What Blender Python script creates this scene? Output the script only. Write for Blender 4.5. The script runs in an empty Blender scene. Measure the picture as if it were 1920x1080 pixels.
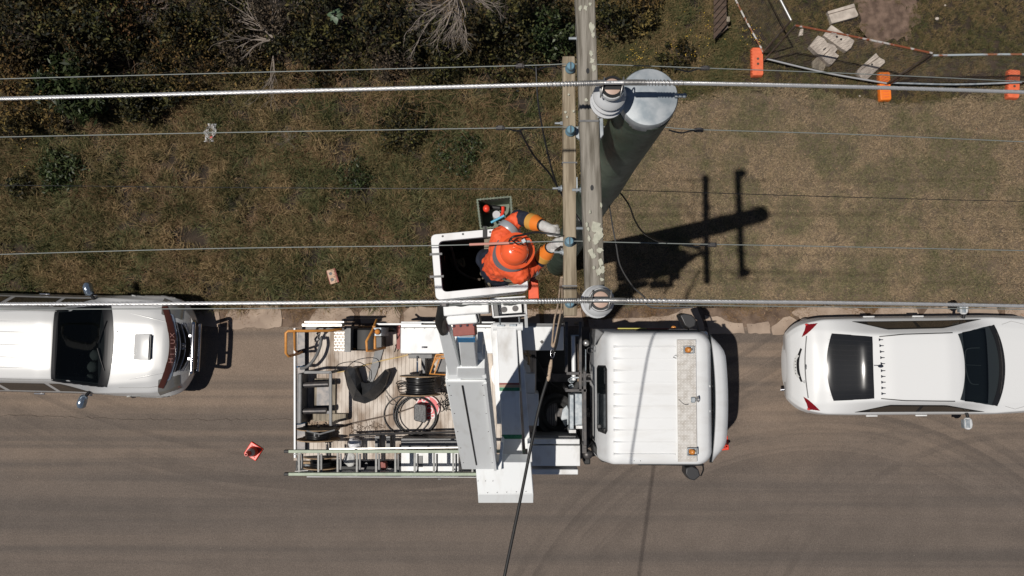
import bpy, math, random
import numpy as np
from mathutils import Vector, Matrix, Euler, Quaternion
random.seed(7); rng = np.random.default_rng(11)
S = bpy.context.scene
COL = S.collection
R = math.radians
# ------------------------------------------------------------------ camera, sky, sun, exposure
HC, FPX = 16.0, 1536.0
_c = Vector((981-960, 540-616, -FPX)).normalized()
CAMR = _c.rotation_difference(Vector((0, 0, -1))).to_matrix()
cam_d = bpy.data.cameras.new('camera'); cam = bpy.data.objects.new('camera', cam_d); COL.objects.link(cam)
cam.matrix_world = Matrix.Translation((0, 0, HC)) @ CAMR.to_4x4()
cam_d.sensor_width = 36; cam_d.lens = 36*FPX/1920; cam_d.clip_end = 2000; cam_d.clip_start = .05
S.camera = cam
world = bpy.data.worlds.new('World'); S.world = world; world.use_nodes = True
wn = world.node_tree; bg = wn.nodes['Background']
sky = wn.nodes.new('ShaderNodeTexSky'); sky.sky_type = 'NISHITA'; sky.sun_disc = False
SUNV = Vector((-3.98, -.95, 11.56)).normalized()
sky.sun_elevation = math.asin(SUNV.z); sky.sun_rotation = math.atan2(SUNV.x, SUNV.y)
sky.air_density = .6; sky.dust_density = .4
wn.links.new(sky.outputs[0], bg.inputs[0]); bg.inputs[1].default_value = 0.05
sl = bpy.data.lights.new('sun', 'SUN'); so = bpy.data.objects.new('sun', sl); COL.objects.link(so)
sl.energy = 4.9; sl.angle = R(.55); sl.color = (1, .95, .885)
so.rotation_euler = SUNV.to_track_quat('Z', 'Y').to_euler(); so.location = (-20, -5, 40)
S.view_settings.view_transform = 'Standard'; S.view_settings.look = 'None'
S.view_settings.exposure = -0.45; S.view_settings.gamma = 1; S.view_settings.use_curve_mapping = False
S.render.engine = 'CYCLES'

def W(px, py, h=0.0):
    """where the ray through a point of the photograph meets height h"""
    d = CAMR @ Vector((px-960, 540-py, -FPX)); t = (h-HC)/d.z
    return Vector((d.x*t, d.y*t, h))
def G(px, py, h=0.0):
    p = W(px, py, h); return (p.x, p.y)

# ------------------------------------------------------------------ mesh helpers
class MB:
    def __init__(s): s.v = []; s.f = []
    def add(s, vs, fs):
        o = len(s.v); s.v += [tuple(p) for p in vs]; s.f += [tuple(i+o for i in f) for f in fs]; return s
    def box(s, c, d, rz=0, M=None):
        M = M or Matrix.Rotation(rz, 3, 'Z'); c = Vector(c)
        vs = [c + M @ Vector((x*d[0]/2, y*d[1]/2, z*d[2]/2)) for x in (-1, 1) for y in (-1, 1) for z in (-1, 1)]
        return s.add(vs, [(0,1,3,2),(4,6,7,5),(0,4,5,1),(2,3,7,6),(0,2,6,4),(1,5,7,3)])
    def prism(s, poly, z0, z1, shrink=1.0):
        n = len(poly); a = sum(poly[i][0]*poly[(i+1)%n][1]-poly[(i+1)%n][0]*poly[i][1] for i in range(n))
        if a < 0: poly = list(poly)[::-1]
        cx = sum(p[0] for p in poly)/n; cy = sum(p[1] for p in poly)/n
        vs = [(p[0], p[1], z0) for p in poly] + [(cx+(p[0]-cx)*shrink, cy+(p[1]-cy)*shrink, z1) for p in poly]
        return s.add(vs, [tuple(range(n))[::-1], tuple(range(n, 2*n))] + [(i, (i+1)%n, n+(i+1)%n, n+i) for i in range(n)])
    def bp(s, x0, y0, x1, y1, z0, z1):      # box whose top shows as this rectangle of the photo
        a = W(x0, y0, z1); b = W(x1, y1, z1); return s.prism([(a.x, a.y), (b.x, a.y), (b.x, b.y), (a.x, b.y)], z0, z1)
    def pp(s, pts, z0, z1, shrink=1.0): return s.prism([G(x, y, z1) for x, y in pts], z0, z1, shrink)
    def rings(s, rs, cap=True, closed=True):
        n = len(rs[0]); vs = [p for r in rs for p in r]; fs = []
        for k in range(len(rs)-1):
            for i in range(n if closed else n-1):
                j = (i+1) % n; fs.append((k*n+i, k*n+j, (k+1)*n+j, (k+1)*n+i))
        if cap: fs += [tuple(range(n))[::-1], tuple((len(rs)-1)*n+i for i in range(n))]
        return s.add(vs, fs)
    def tube(s, pts, r, n=8, smooth=0, cap=True):
        P = [Vector(p) for p in pts]
        if smooth: P = catmull(P, smooth)
        m = len(P); rr = [r]*m if not hasattr(r, '__len__') else list(np.interp(np.linspace(0, 1, m), np.linspace(0, 1, len(r)), r))
        up = None; rs = []
        for i in range(m):
            t = (P[min(i+1, m-1)]-P[max(i-1, 0)]).normalized()
            if up is None: up = t.orthogonal().normalized()
            up = (up - t*up.dot(t)); up = up.normalized() if up.length > 1e-6 else t.orthogonal().normalized()
            b = t.cross(up)
            rs.append([P[i]+(up*math.cos(2*math.pi*k/n)+b*math.sin(2*math.pi*k/n))*rr[i] for k in range(n)])
        return s.rings(rs, cap)
    def cyl(s, a, b, r0, r1=None, n=16): return s.tube([a, b], [r0, r0 if r1 is None else r1], n)
    def lathe(s, c, prof, n=24, axis=Vector((0,0,1)), cap=True):
        axis = Vector(axis).normalized(); u = axis.orthogonal().normalized(); w = axis.cross(u); c = Vector(c)
        return s.rings([[c+axis*z+(u*math.cos(2*math.pi*k/n)+w*math.sin(2*math.pi*k/n))*max(r, 1e-4) for k in range(n)] for r, z in prof], cap)
    def ball(s, c, r, nu=16, nv=10, M=None):
        if not hasattr(r, '__len__'): r = (r, r, r)
        M = M or Matrix.Identity(3); c = Vector(c); rs = []
        for j in range(nv+1):
            a = -math.pi/2+math.pi*j/nv; a = max(min(a, math.pi/2-.02), -math.pi/2+.02)
            rs.append([c+M@Vector((r[0]*math.cos(a)*math.cos(2*math.pi*k/nu), r[1]*math.cos(a)*math.sin(2*math.pi*k/nu), r[2]*math.sin(a))) for k in range(nu)])
        return s.rings(rs)
    def beam(s, a, b, w0, t0, w1=None, t1=None, side=Vector((1,0,0))):   # rectangular bar
        a = Vector(a); b = Vector(b); w1 = w0 if w1 is None else w1; t1 = t0 if t1 is None else t1
        d = (b-a).normalized(); x = (side-d*side.dot(d)).normalized(); y = d.cross(x)
        return s.rings([[p+x*i*w/2+y*j*t/2 for i, j in ((-1,-1),(1,-1),(1,1),(-1,1))] for p, w, t in ((a, w0, t0), (b, w1, t1))])
    def build(s, name, m, parent=None, bevel=0, smooth=35, seg=2):
        me = bpy.data.meshes.new(name); me.from_pydata(s.v, [], s.f); me.validate()
        if m: me.materials.append(m)
        if smooth:
            me.shade_smooth(); me.set_sharp_from_angle(angle=R(smooth))
        o = bpy.data.objects.new(name, me); COL.objects.link(o); attach(o, parent)
        if bevel:
            b = o.modifiers.new('bevel', 'BEVEL'); b.width = bevel; b.segments = seg; b.limit_method = 'ANGLE'; b.angle_limit = R(40)
        return o
def attach(o, parent):
    if parent is not None:
        o.parent = parent
        if parent.get('_w'): o.location = -Vector(parent.location)
def catmull(P, k):
    out = []
    for i in range(len(P)-1):
        p0 = P[max(i-1, 0)]; p1 = P[i]; p2 = P[i+1]; p3 = P[min(i+2, len(P)-1)]
        for j in range(k):
            t = j/k; out.append(.5*((2*p1)+(p2-p0)*t+(2*p0-5*p1+4*p2-p3)*t*t+(3*p1-p0-3*p2+p3)*t**3))
    return out+[P[-1]]
THINGS = []
def thing(name, label, cat, base=(0,0,0), rz=0, group=None, local=False):
    o = bpy.data.objects.new(name, None); COL.objects.link(o); o.location = base; o.rotation_euler = (0, 0, rz)
    o.empty_display_size = .1
    if not local: o['_w'] = 1
    THINGS.append(o)
    return tag(o, label, cat, group)
def tag(o, label=None, cat=None, group=None, kind=None):
    for k, v in (('label', label), ('category', cat), ('group', group), ('kind', kind)):
        if v: o[k] = v
    return o
def copy_tree(o, parent=None):
    c = o.copy(); COL.objects.link(c)
    if parent: c.parent = parent
    for ch in list(o.children): copy_tree(ch, c)
    return c
def text_mesh(txt, size, name, m, parent, M, extrude=.001):
    cu = bpy.data.curves.new(name, 'FONT'); cu.body = txt; cu.size = size; cu.extrude = extrude; cu.align_x = 'CENTER'; cu.align_y = 'CENTER'
    t = bpy.data.objects.new(name, cu); COL.objects.link(t)
    bpy.context.view_layer.update()
    me = bpy.data.meshes.new_from_object(t.evaluated_get(bpy.context.evaluated_depsgraph_get()))
    bpy.data.objects.remove(t); me.transform(M); me.materials.clear(); me.materials.append(m)
    me.name = name
    o = bpy.data.objects.new(name, me); COL.objects.link(o); attach(o, parent); return o

# ------------------------------------------------------------------ materials
def mat(name, c, rough=.5, metal=0., c2=None, sc=8., det=4., bump=0., bsc=None, spec=None, coat=0., lo=.35, hi=.65, dist=0., stretch=None, emit=0):
    m = bpy.data.materials.new(name); m.use_nodes = True; nt = m.node_tree; N = nt.nodes; L = nt.links
    b = N['Principled BSDF']; b.inputs['Base Color'].default_value = (*c, 1); b.inputs['Roughness'].default_value = rough
    b.inputs['Metallic'].default_value = metal
    if spec is not None: b.inputs['Specular IOR Level'].default_value = spec
    if coat: b.inputs['Coat Weight'].default_value = coat; b.inputs['Coat Roughness'].default_value = .05
    geo = N.new('ShaderNodeTexCoord'); src = geo.outputs['Object']
    if stretch:
        mp = N.new('ShaderNodeMapping'); mp.inputs['Scale'].default_value = stretch; L.new(src, mp.inputs[0]); src = mp.outputs[0]
    if c2:
        n = N.new('ShaderNodeTexNoise'); n.inputs['Scale'].default_value = sc; n.inputs['Detail'].default_value = det; n.inputs['Distortion'].default_value = dist
        L.new(src, n.inputs['Vector'])
        r = N.new('ShaderNodeMapRange'); r.inputs[1].default_value = lo; r.inputs[2].default_value = hi; L.new(n.outputs[0], r.inputs[0])
        x = N.new('ShaderNodeMix'); x.data_type = 'RGBA'; x.inputs[6].default_value = (*c, 1); x.inputs[7].default_value = (*c2, 1)
        L.new(r.outputs[0], x.inputs[0]); L.new(x.outputs[2], b.inputs['Base Color'])
    if bump:
        n2 = N.new('ShaderNodeTexNoise'); n2.inputs['Scale'].default_value = bsc or sc*4; n2.inputs['Detail'].default_value = 6
        L.new(src, n2.inputs['Vector']); bu = N.new('ShaderNodeBump'); bu.inputs['Strength'].default_value = 1; bu.inputs['Distance'].default_value = bump
        L.new(n2.outputs[0], bu.inputs['Height']); L.new(bu.outputs[0], b.inputs['Normal'])
    return m
def blade_mat(name, cols, rough=.75, trans=.25, big=.7, patch=(.4, .6), sheen=0):
    """plant colours: cols = (a_dry, a_green, b_dry, b_green); tint picks along a ramp, world noise picks a or b"""
    m = bpy.data.materials.new(name); m.use_nodes = True; nt = m.node_tree; N = nt.nodes; L = nt.links; b = N['Principled BSDF']
    at = N.new('ShaderNodeAttribute'); at.attribute_name = 'tint'
    ge = N.new('ShaderNodeNewGeometry'); no = N.new('ShaderNodeTexNoise'); no.inputs['Scale'].default_value = big; no.inputs['Detail'].default_value = 5
    no.inputs['Roughness'].default_value = .65
    L.new(ge.outputs['Position'], no.inputs['Vector'])
    mr = N.new('ShaderNodeMapRange'); mr.inputs[1].default_value = patch[0]; mr.inputs[2].default_value = patch[1]; L.new(no.outputs[0], mr.inputs[0])
    def mx(c1, c2, f):
        x = N.new('ShaderNodeMix'); x.data_type = 'RGBA'
        for k, c in ((6, c1), (7, c2)):
            if isinstance(c, tuple): x.inputs[k].default_value = (*c, 1)
            else: L.new(c, x.inputs[k])
        L.new(f, x.inputs[0]); return x.outputs[2]
    ca = mx(cols[0], cols[1], at.outputs['Fac']); cb = mx(cols[2], cols[3], at.outputs['Fac'])
    cc = mx(ca, cb, mr.outputs[0]); L.new(cc, b.inputs['Base Color']); b.inputs['Roughness'].default_value = rough
    b.inputs['Specular IOR Level'].default_value = .25
    if trans:
        tr = N.new('ShaderNodeBsdfTranslucent'); L.new(cc, tr.inputs[0]); ms = N.new('ShaderNodeMixShader'); ms.inputs[0].default_value = trans
        L.new(b.outputs[0], ms.inputs[1]); L.new(tr.outputs[0], ms.inputs[2]); L.new(ms.outputs[0], N['Material Output'].inputs[0])
    return m
M = {}
M['white'] = mat('white_paint', (.76,.77,.77), .38, c2=(.52,.50,.47), sc=5, det=10, lo=.52, hi=.82, coat=.2, stretch=(1,.5,1))
M['carwhite'] = mat('car_white', (.74,.745,.74), .38, coat=.25, spec=.4)
M['cabwhite'] = mat('cab_white', (.77,.78,.78), .5, c2=(.68,.675,.66), sc=4, det=9, lo=.5, hi=.8, stretch=(.4,1.4,1))
M['silver'] = mat('car_silver', (.64,.64,.63), .34, metal=.2, coat=.4)
M['boomgrey'] = mat('boom_grey', (.82,.84,.84), .45, c2=(.70,.70,.68), sc=6, det=10, lo=.55, hi=.85, stretch=(1.5,.4,.4))
M['alu'] = mat('aluminium', (.55,.54,.52), .38, metal=.8, c2=(.42,.41,.39), sc=14)
M['galv'] = mat('galvanised', (.42,.45,.47), .5, metal=.3, c2=(.25,.29,.32), sc=11, det=8, lo=.40, hi=.62)
M['mirror'] = mat('mirror_shell', (.032,.032,.034), .4)
M['rung'] = mat('rung_grey', (.33,.33,.31), .5, c2=(.25,.25,.235), sc=20)
M['steel'] = mat('dark_steel', (.055,.055,.058), .45, metal=.5, c2=(.10,.09,.085), sc=12)
M['grey'] = mat('grey_paint', (.17,.17,.17), .5, c2=(.12,.12,.12), sc=10)
M['black'] = mat('black_plastic', (.012,.012,.013), .45)
M['rubber'] = mat('rubber', (.014,.014,.014), .6)
M['cable'] = mat('black_cable', (.012,.012,.013), .35)
M['tarp'] = mat('black_tarp', (.022,.023,.025), .45, c2=(.035,.036,.038), sc=6, bump=.004, bsc=30)
M['glass'] = mat('tinted_glass', (.006,.008,.009), .06, spec=.6)
M['glassg'] = mat('side_glass', (.05,.04,.03), .08, spec=.6)
M['orange'] = mat('safety_orange', (.85,.10,.018), .45, c2=(.72,.08,.015), sc=20)
M['orangefoot'] = mat('orange_plastic', (.80,.17,.07), .55, c2=(.70,.13,.05), sc=15, bump=.002)
M['coneR'] = mat('cone_red', (.80,.06,.03), .4)
M['yellow'] = mat('rail_orange', (.68,.30,.07), .45, c2=(.55,.23,.05), sc=9)
M['amber'] = mat('amber_lens', (.62,.24,.05), .2)
M['red'] = mat('red', (.55,.02,.02), .35)
M['tail'] = mat('tail_lamp_red', (.20,.006,.008), .12, coat=.8)
M['rust'] = mat('rust', (.20,.055,.02), .8, c2=(.40,.38,.36), sc=5, lo=.5, hi=.56, det=6, stretch=(1, 1, 1))
M['rustdark'] = mat('rust_dark', (.09,.055,.035), .8, c2=(.16,.13,.11), sc=8)
M['redbrown'] = mat('red_brown', (.22,.055,.045), .6, c2=(.30,.08,.06), sc=10)
M['blue'] = mat('blue_tape', (.03,.22,.45), .45, c2=(.02,.16,.35), sc=30)
M['green'] = mat('green_tape', (.02,.16,.07), .45, c2=(.04,.24,.12), sc=40)
M['fgreen'] = mat('ladder_green', (.34,.40,.29), .5, c2=(.28,.33,.24), sc=12)
M['porc'] = mat('porcelain_grey', (.56,.57,.58), .16, coat=.5)
M['peach'] = mat('saddle_clay', (.50,.35,.28), .5)
M['bluepin'] = mat('insulator_blue', (.17,.30,.37), .25, c2=(.13,.24,.31), sc=30)
M['wire'] = mat('wire_aluminium', (.60,.60,.60), .35, metal=.55)
M['wirethin'] = mat('wire_thin', (.24,.26,.245), .6, metal=.2)
M['rope'] = mat('tan_rope', (.50,.38,.28), .85, c2=(.36,.27,.19), sc=60)
M['conc'] = mat('concrete', (.56,.49,.42), .9, c2=(.36,.31,.265), sc=7, det=8, bump=.004, bsc=50)
M['slab'] = mat('gutter_concrete', (.42,.325,.25), .9, c2=(.28,.21,.16), sc=2.6, det=9, bump=.004, bsc=70)
M['wood'] = mat('grey_timber', (.34,.29,.22), .85, c2=(.18,.155,.12), sc=9, det=8, bump=.003, bsc=60, stretch=(3, .35, 3))
M['pallet'] = mat('brown_timber', (.10,.065,.045), .85, c2=(.05,.033,.024), sc=9, det=8, bump=.003, stretch=(.4, 3, 3))
M['ply'] = mat('plywood', (.40,.28,.17), .8, c2=(.25,.17,.10), sc=14)
M['crate'] = mat('crate_green', (.15,.18,.125), .5, c2=(.11,.135,.095), sc=20)
M['polegreen'] = mat('pole_green', (.045,.070,.050), .6, spec=.3, c2=(.13,.165,.125), sc=2.6, det=7, lo=.48, hi=.72, dist=.6, bump=.03, bsc=5)
M['hivis'] = mat('hi_vis_orange', (.88,.125,.035), .7, c2=(.78,.095,.03), sc=12, bump=.01, bsc=22)
M['helmet'] = mat('helmet_orange', (.90,.13,.04), .22, coat=.5)
M['navy'] = mat('navy_cloth', (.010,.014,.03), .8, c2=(.02,.026,.045), sc=15, bump=.006, bsc=30)
M['reflect'] = mat('reflective_tape', (.42,.44,.46), .35, metal=.3)
M['strap'] = mat('grey_strap', (.10,.10,.115), .7)
M['glovey'] = mat('glove_yellow', (.62,.33,.07), .5)
M['gloveo'] = mat('glove_orange', (.80,.22,.03), .35)
M['glovew'] = mat('glove_white', (.60,.59,.57), .8, c2=(.50,.49,.47), sc=40, bump=.003)
M['skin'] = mat('skin', (.45,.24,.16), .55)
M['khaki'] = mat('khaki', (.25,.21,.14), .85, c2=(.18,.15,.10), sc=20)
M['chrome'] = mat('chrome', (.55,.55,.57), .12, metal=1)
M['liner'] = mat('bucket_liner', (.018,.014,.012), .8, c2=(.045,.034,.027), sc=12, spec=.1)
M['canvas'] = mat('light_deck', (.64,.57,.50), .8, c2=(.30,.23,.175), sc=2.6, det=10, lo=.44, hi=.62, bump=.002, bsc=40, stretch=(1.6, .6, 1))
M['dirt'] = mat('leaf_dirt', (.20,.13,.085), .95, c2=(.08,.05,.03), sc=20, det=8, bump=.01)
M['brownfilm'] = mat('bonnet_guard', (.065,.022,.014), .12, coat=.8)
M['pink'] = mat('guard_letters', (.42,.22,.19), .4)
M['plate'] = mat('number_plate', (.62,.62,.60), .4)
M['foil'] = mat('foil_wrapper', (.80,.80,.82), .4, metal=.1, bump=.01, bsc=40)
# ------------------------------------------------------------------ the setting
def ground_mat(name, cols, scs, bump=.02):
    m = mat(name, cols[0], .95, c2=cols[1], sc=scs[0], det=9, bump=bump, bsc=scs[1]); return m
def road_mat():
    m = bpy.data.materials.new('asphalt'); m.use_nodes = True; nt = m.node_tree; N = nt.nodes; L = nt.links; b = N['Principled BSDF']
    ge = N.new('ShaderNodeNewGeometry')
    def noise(scale, stretch=(1,1,1), det=6, dist=0, rot=0):
        mp = N.new('ShaderNodeMapping'); mp.inputs['Scale'].default_value = stretch; mp.inputs['Rotation'].default_value = (0, 0, rot); L.new(ge.outputs['Position'], mp.inputs[0])
        n = N.new('ShaderNodeTexNoise'); n.inputs['Scale'].default_value = scale; n.inputs['Detail'].default_value = det; n.inputs['Distortion'].default_value = dist
        L.new(mp.outputs[0], n.inputs['Vector']); return n.outputs[0]
    def rng_(src, a, b_, c=0, d=1):
        r = N.new('ShaderNodeMapRange'); r.inputs[1].default_value = a; r.inputs[2].default_value = b_; r.inputs[3].default_value = c; r.inputs[4].default_value = d
        L.new(src, r.inputs[0]); return r.outputs[0]
    def mix(c1, c2, f, bt='MIX'):
        x = N.new('ShaderNodeMix'); x.data_type = 'RGBA'; x.blend_type = bt
        for k, c in ((6, c1), (7, c2)):
            if isinstance(c, tuple): x.inputs[k].default_value = (*c, 1)
            else: L.new(c, x.inputs[k])
        if isinstance(f, float): x.inputs[0].default_value = f
        else: L.new(f, x.inputs[0])
        return x.outputs[2]
    sep = N.new('ShaderNodeSeparateXYZ'); L.new(ge.outputs['Position'], sep.inputs[0])
    # dusty brown near the gutter, greyer along the driven lanes
    yy = N.new('ShaderNodeMath'); yy.operation = 'ADD'; L.new(sep.outputs[1], yy.inputs[0])
    wv = rng_(noise(.5, (1,1,1), 4), 0, 1, -.8, .8); L.new(wv, yy.inputs[1])
    lane = rng_(yy.outputs[0], -2.9, -1.5)
    base = mix((.142,.115,.096), (.215,.163,.124), lane)
    streak = rng_(noise(1.3, (.035, 2.4, 1), 6, .25), .46, .62)
    c = mix(base, (.088,.076,.068), mixf(N, L, streak, .60))
    st2 = rng_(noise(1.1, (.10, 1.5, 1), 4, .6, .28), .56, .68)
    c = mix(c, (.085,.073,.064), mixf(N, L, st2, .30))
    for (ax_, ay_, r0_, r1_, seed_, k_) in ((5.7, -7.96, 5.2, 7.1, 3., .55), (-3.4, 12.7, 14.6, 16.6, 7., .38), (9.6, -7.3, 4.6, 6.2, 5., .35)):
        vv = N.new('ShaderNodeVectorMath'); vv.operation = 'SUBTRACT'; L.new(ge.outputs['Position'], vv.inputs[0]); vv.inputs[1].default_value = (ax_, ay_, 0)
        ln = N.new('ShaderNodeVectorMath'); ln.operation = 'LENGTH'; L.new(vv.outputs[0], ln.inputs[0])
        n1 = N.new('ShaderNodeTexNoise'); n1.noise_dimensions = '1D'; n1.inputs['Scale'].default_value = 3.2; n1.inputs['Detail'].default_value = 3
        of = N.new('ShaderNodeMath'); of.operation = 'ADD'; L.new(ln.outputs['Value'], of.inputs[0]); of.inputs[1].default_value = seed_*10
        L.new(of.outputs[0], n1.inputs['W']); band_ = rng_(n1.outputs[0], .46, .56)
        lim = rng_(ln.outputs['Value'], r0_, r0_+.6); lim2 = rng_(ln.outputs['Value'], r1_, r1_-.7)
        m1 = N.new('ShaderNodeMath'); m1.operation = 'MULTIPLY'; L.new(lim, m1.inputs[0]); L.new(lim2, m1.inputs[1])
        m2 = N.new('ShaderNodeMath'); m2.operation = 'MULTIPLY'; L.new(m1.outputs[0], m2.inputs[0]); L.new(band_, m2.inputs[1])
        m3 = N.new('ShaderNodeMath'); m3.operation = 'MULTIPLY'; L.new(m2.outputs[0], m3.inputs[0]); L.new(rng_(noise(.7, det=3), .36, .52), m3.inputs[1])
        c = mix(c, (.085,.070,.060), mixf(N, L, m3.outputs[0], k_))
    fine = rng_(noise(150, det=3), .28, .72, .62, 1.38)
    c = mix(c, fine, 1.0, 'MULTIPLY')
    g2 = rng_(noise(42, det=4), .3, .7, .86, 1.14); c = mix(c, g2, 1.0, 'MULTIPLY')
    med = rng_(noise(2.5, det=8), .3, .7, .93, 1.06); c = mix(c, med, 1.0, 'MULTIPLY')
    sp = N.new('ShaderNodeTexVoronoi'); sp.inputs['Scale'].default_value = 6.0; L.new(ge.outputs['Position'], sp.inputs['Vector'])
    spots = rng_(sp.outputs['Distance'], .035, .06, 1, 0)
    rs = N.new('ShaderNodeSeparateColor'); L.new(sp.outputs['Color'], rs.inputs[0]); pick = rng_(rs.outputs[0], .80, .82)
    mu = N.new('ShaderNodeMath'); mu.operation = 'MULTIPLY'; L.new(spots, mu.inputs[0]); L.new(pick, mu.inputs[1])
    c = mix(c, (.30,.26,.22), mixf(N, L, mu.outputs[0], .75))
    L.new(c, b.inputs['Base Color']); b.inputs['Roughness'].default_value = .88; b.inputs['Specular IOR Level'].default_value = .3
    bu = N.new('ShaderNodeBump'); bu.inputs['Distance'].default_value = .004; L.new(noise(120, det=5), bu.inputs['Height']); L.new(bu.outputs[0], b.inputs['Normal'])
    return m
def mixf(N, L, src, k):
    a = N.new('ShaderNodeMath'); a.operation = 'MULTIPLY'; L.new(src, a.inputs[0]); a.inputs[1].default_value = k; return a.outputs[0]

def sheet(name, x0, y0, x1, y1, z, m, nx=1, ny=1, amp=0, kind='structure'):
    vs = []; fs = []
    for j in range(ny+1):
        for i in range(nx+1):
            x = x0+(x1-x0)*i/nx; y = y0+(y1-y0)*j/ny
            vs.append((x, y, z+amp*(math.sin(x*1.7+y*.6)*math.sin(y*2.1-x*.4)+.5*math.sin(x*4.1+1)*math.sin(y*3.7)) ))
    for j in range(ny):
        for i in range(nx): a = j*(nx+1)+i; fs.append((a, a+1, a+nx+2, a+nx+1))
    b = MB(); b.add(vs, fs); o = b.build(name, m); tag(o, kind=kind); return o
g = sheet('ground', -400, -400, 400, 400, -.03, mat('far_ground', (.075,.06,.035), .95, c2=(.045,.04,.022), sc=.6, det=9)); tag(g, kind='structure')
soil = sheet('verge', -14, .40, 14, 12, 0, ground_mat('soil', ((.050,.034,.022), (.018,.013,.008)), (3, 25)), 60, 30, .012)
rd = sheet('road', -200, -9.5, 200, .03, .0, road_mat()); rd.location.z = .004
gb = sheet('gutter', -200, .03, 200, .40, .0, mat('gutter_dirt', (.20,.14,.10), .95, c2=(.085,.055,.038), sc=5, det=9, bump=.01, bsc=40)); gb.location.z = .006
far = sheet('far_verge', -200, -14, 200, -9.5, .06, mat('far_turf', (.09,.085,.04), .95, c2=(.14,.11,.06), sc=2))
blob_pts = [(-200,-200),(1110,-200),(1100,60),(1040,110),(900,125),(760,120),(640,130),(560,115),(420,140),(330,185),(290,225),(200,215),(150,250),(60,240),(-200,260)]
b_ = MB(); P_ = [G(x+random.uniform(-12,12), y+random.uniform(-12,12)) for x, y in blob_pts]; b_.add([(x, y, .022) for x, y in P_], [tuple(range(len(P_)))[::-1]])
tag(b_.build('shaded_mould', ground_mat('shaded_mould', ((.020,.014,.009), (.008,.006,.004)), (4, 40)), smooth=0), kind='structure')  # near-black litter sheet, the deep shade under the shrubs painted into its colour
# broken concrete gutter slabs
slabs = [
 [(421,596),(432,578),(455,572),(520,573),(527,582),(529,611),(500,617),(470,613),(437,618)],
 [(578,606),(586,590),(600,575),(655,576),(666,590),(661,612),(620,616),(580,614)],
 [(674,588),(684,577),(742,574),(752,590),(750,606),(676,606)],
 [(757,586),(768,575),(822,576),(830,600),(790,610),(758,606)],
 [(840,580),(920,577),(926,612),(842,614)],[(932,580),(1010,578),(1014,612),(934,612)],[(1020,582),(1090,578),(1096,612),(1022,612)],
 [(1104,600),(1170,596),(1232,594),(1262,590),(1276,581),(1306,576),(1316,598),(1322,620),(1190,624),(1106,620)],
 [(1322,592),(1345,593),(1369,603),(1392,607),(1396,625),(1330,627)],
 [(1400,608),(1442,603),(1444,626),(1402,625)],
 [(1447,611),(1470,596),(1481,592),(1497,602),(1512,606),(1510,628),(1448,628)],
 [(1483,586),(1496,578),(1548,574),(1612,578),(1626,590),(1620,612),(1520,612)],
 [(1632,592),(1650,576),(1716,575),(1724,592),(1722,612),(1634,612)],
 [(1730,590),(1742,576),(1800,574),(1812,598),(1808,612),(1732,612)],
 [(1816,578),(1868,575),(1876,598),(1880,612),(1818,612)],[(1884,576),(1960,574),(1968,612),(1886,612)],
 [(330,580),(410,578),(414,612),(334,612)],[(240,580),(324,578),(328,612),(242,612)],[(150,580),(234,578),(236,612),(152,612)],[(0,580),(144,578),(146,612),(0,612)],
]
def rough_poly(pts, amp=1.3, step=7):
    out = []
    for i, a in enumerate(pts):
        b = pts[(i+1) % len(pts)]; d = math.dist(a, b); k = max(1, int(d/step))
        for j in range(k):
            t = j/k; out.append((a[0]+(b[0]-a[0])*t+random.uniform(-amp, amp), a[1]+(b[1]-a[1])*t+random.uniform(-amp, amp)))
    return out
for p in slabs:
    MB().pp(rough_poly(p), 0, .022).build('slab', M['slab'], gb, bevel=.004, smooth=0)
# crack along the road
cr = MB(); pts = []
x = -12.0
while x < -4.3:
    pts.append((x, -1.72-.012*(x+10)+random.uniform(-.022, .022)+.018*math.sin(x*1.1), .0085)); x += random.uniform(.04, .11)
for a, b in zip(pts[:-1], pts[1:]):
    w = random.uniform(.0015, .005)
    cr.add([(a[0], a[1]-w, .0085), (b[0], b[1]-w, .0085), (b[0], b[1]+w, .0085), (a[0], a[1]+w, .0085)], [(0,1,2,3)])
o = cr.build('crack', mat('crack_dark', (.075,.058,.046), .95), rd, smooth=0); o.location.z = 0
# seam of grit where the asphalt meets the gutter
gs = MB()
for i in range(700):
    x = random.uniform(-11, 11); y = .0+random.gauss(0, .035); s_ = random.uniform(.006, .016)
    gs.box((x, y, .028 if y > .03 else .012), (s_, s_*.8, s_*.7), random.random()*3)
for i in range(500):
    x = random.uniform(-11, 11); y = random.uniform(-5.5, -.2); s_ = random.uniform(.004, .012)
    gs.box((x, y, .008), (s_, s_*.8, s_*.6), random.random()*3)
o = gs.build('grit', mat('grit', (.26,.20,.15), .9, c2=(.08,.06,.05), sc=6), None, smooth=0); tag(o, 'loose grit and small stones scattered on the road and gutter', 'grit', kind='stuff')

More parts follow.
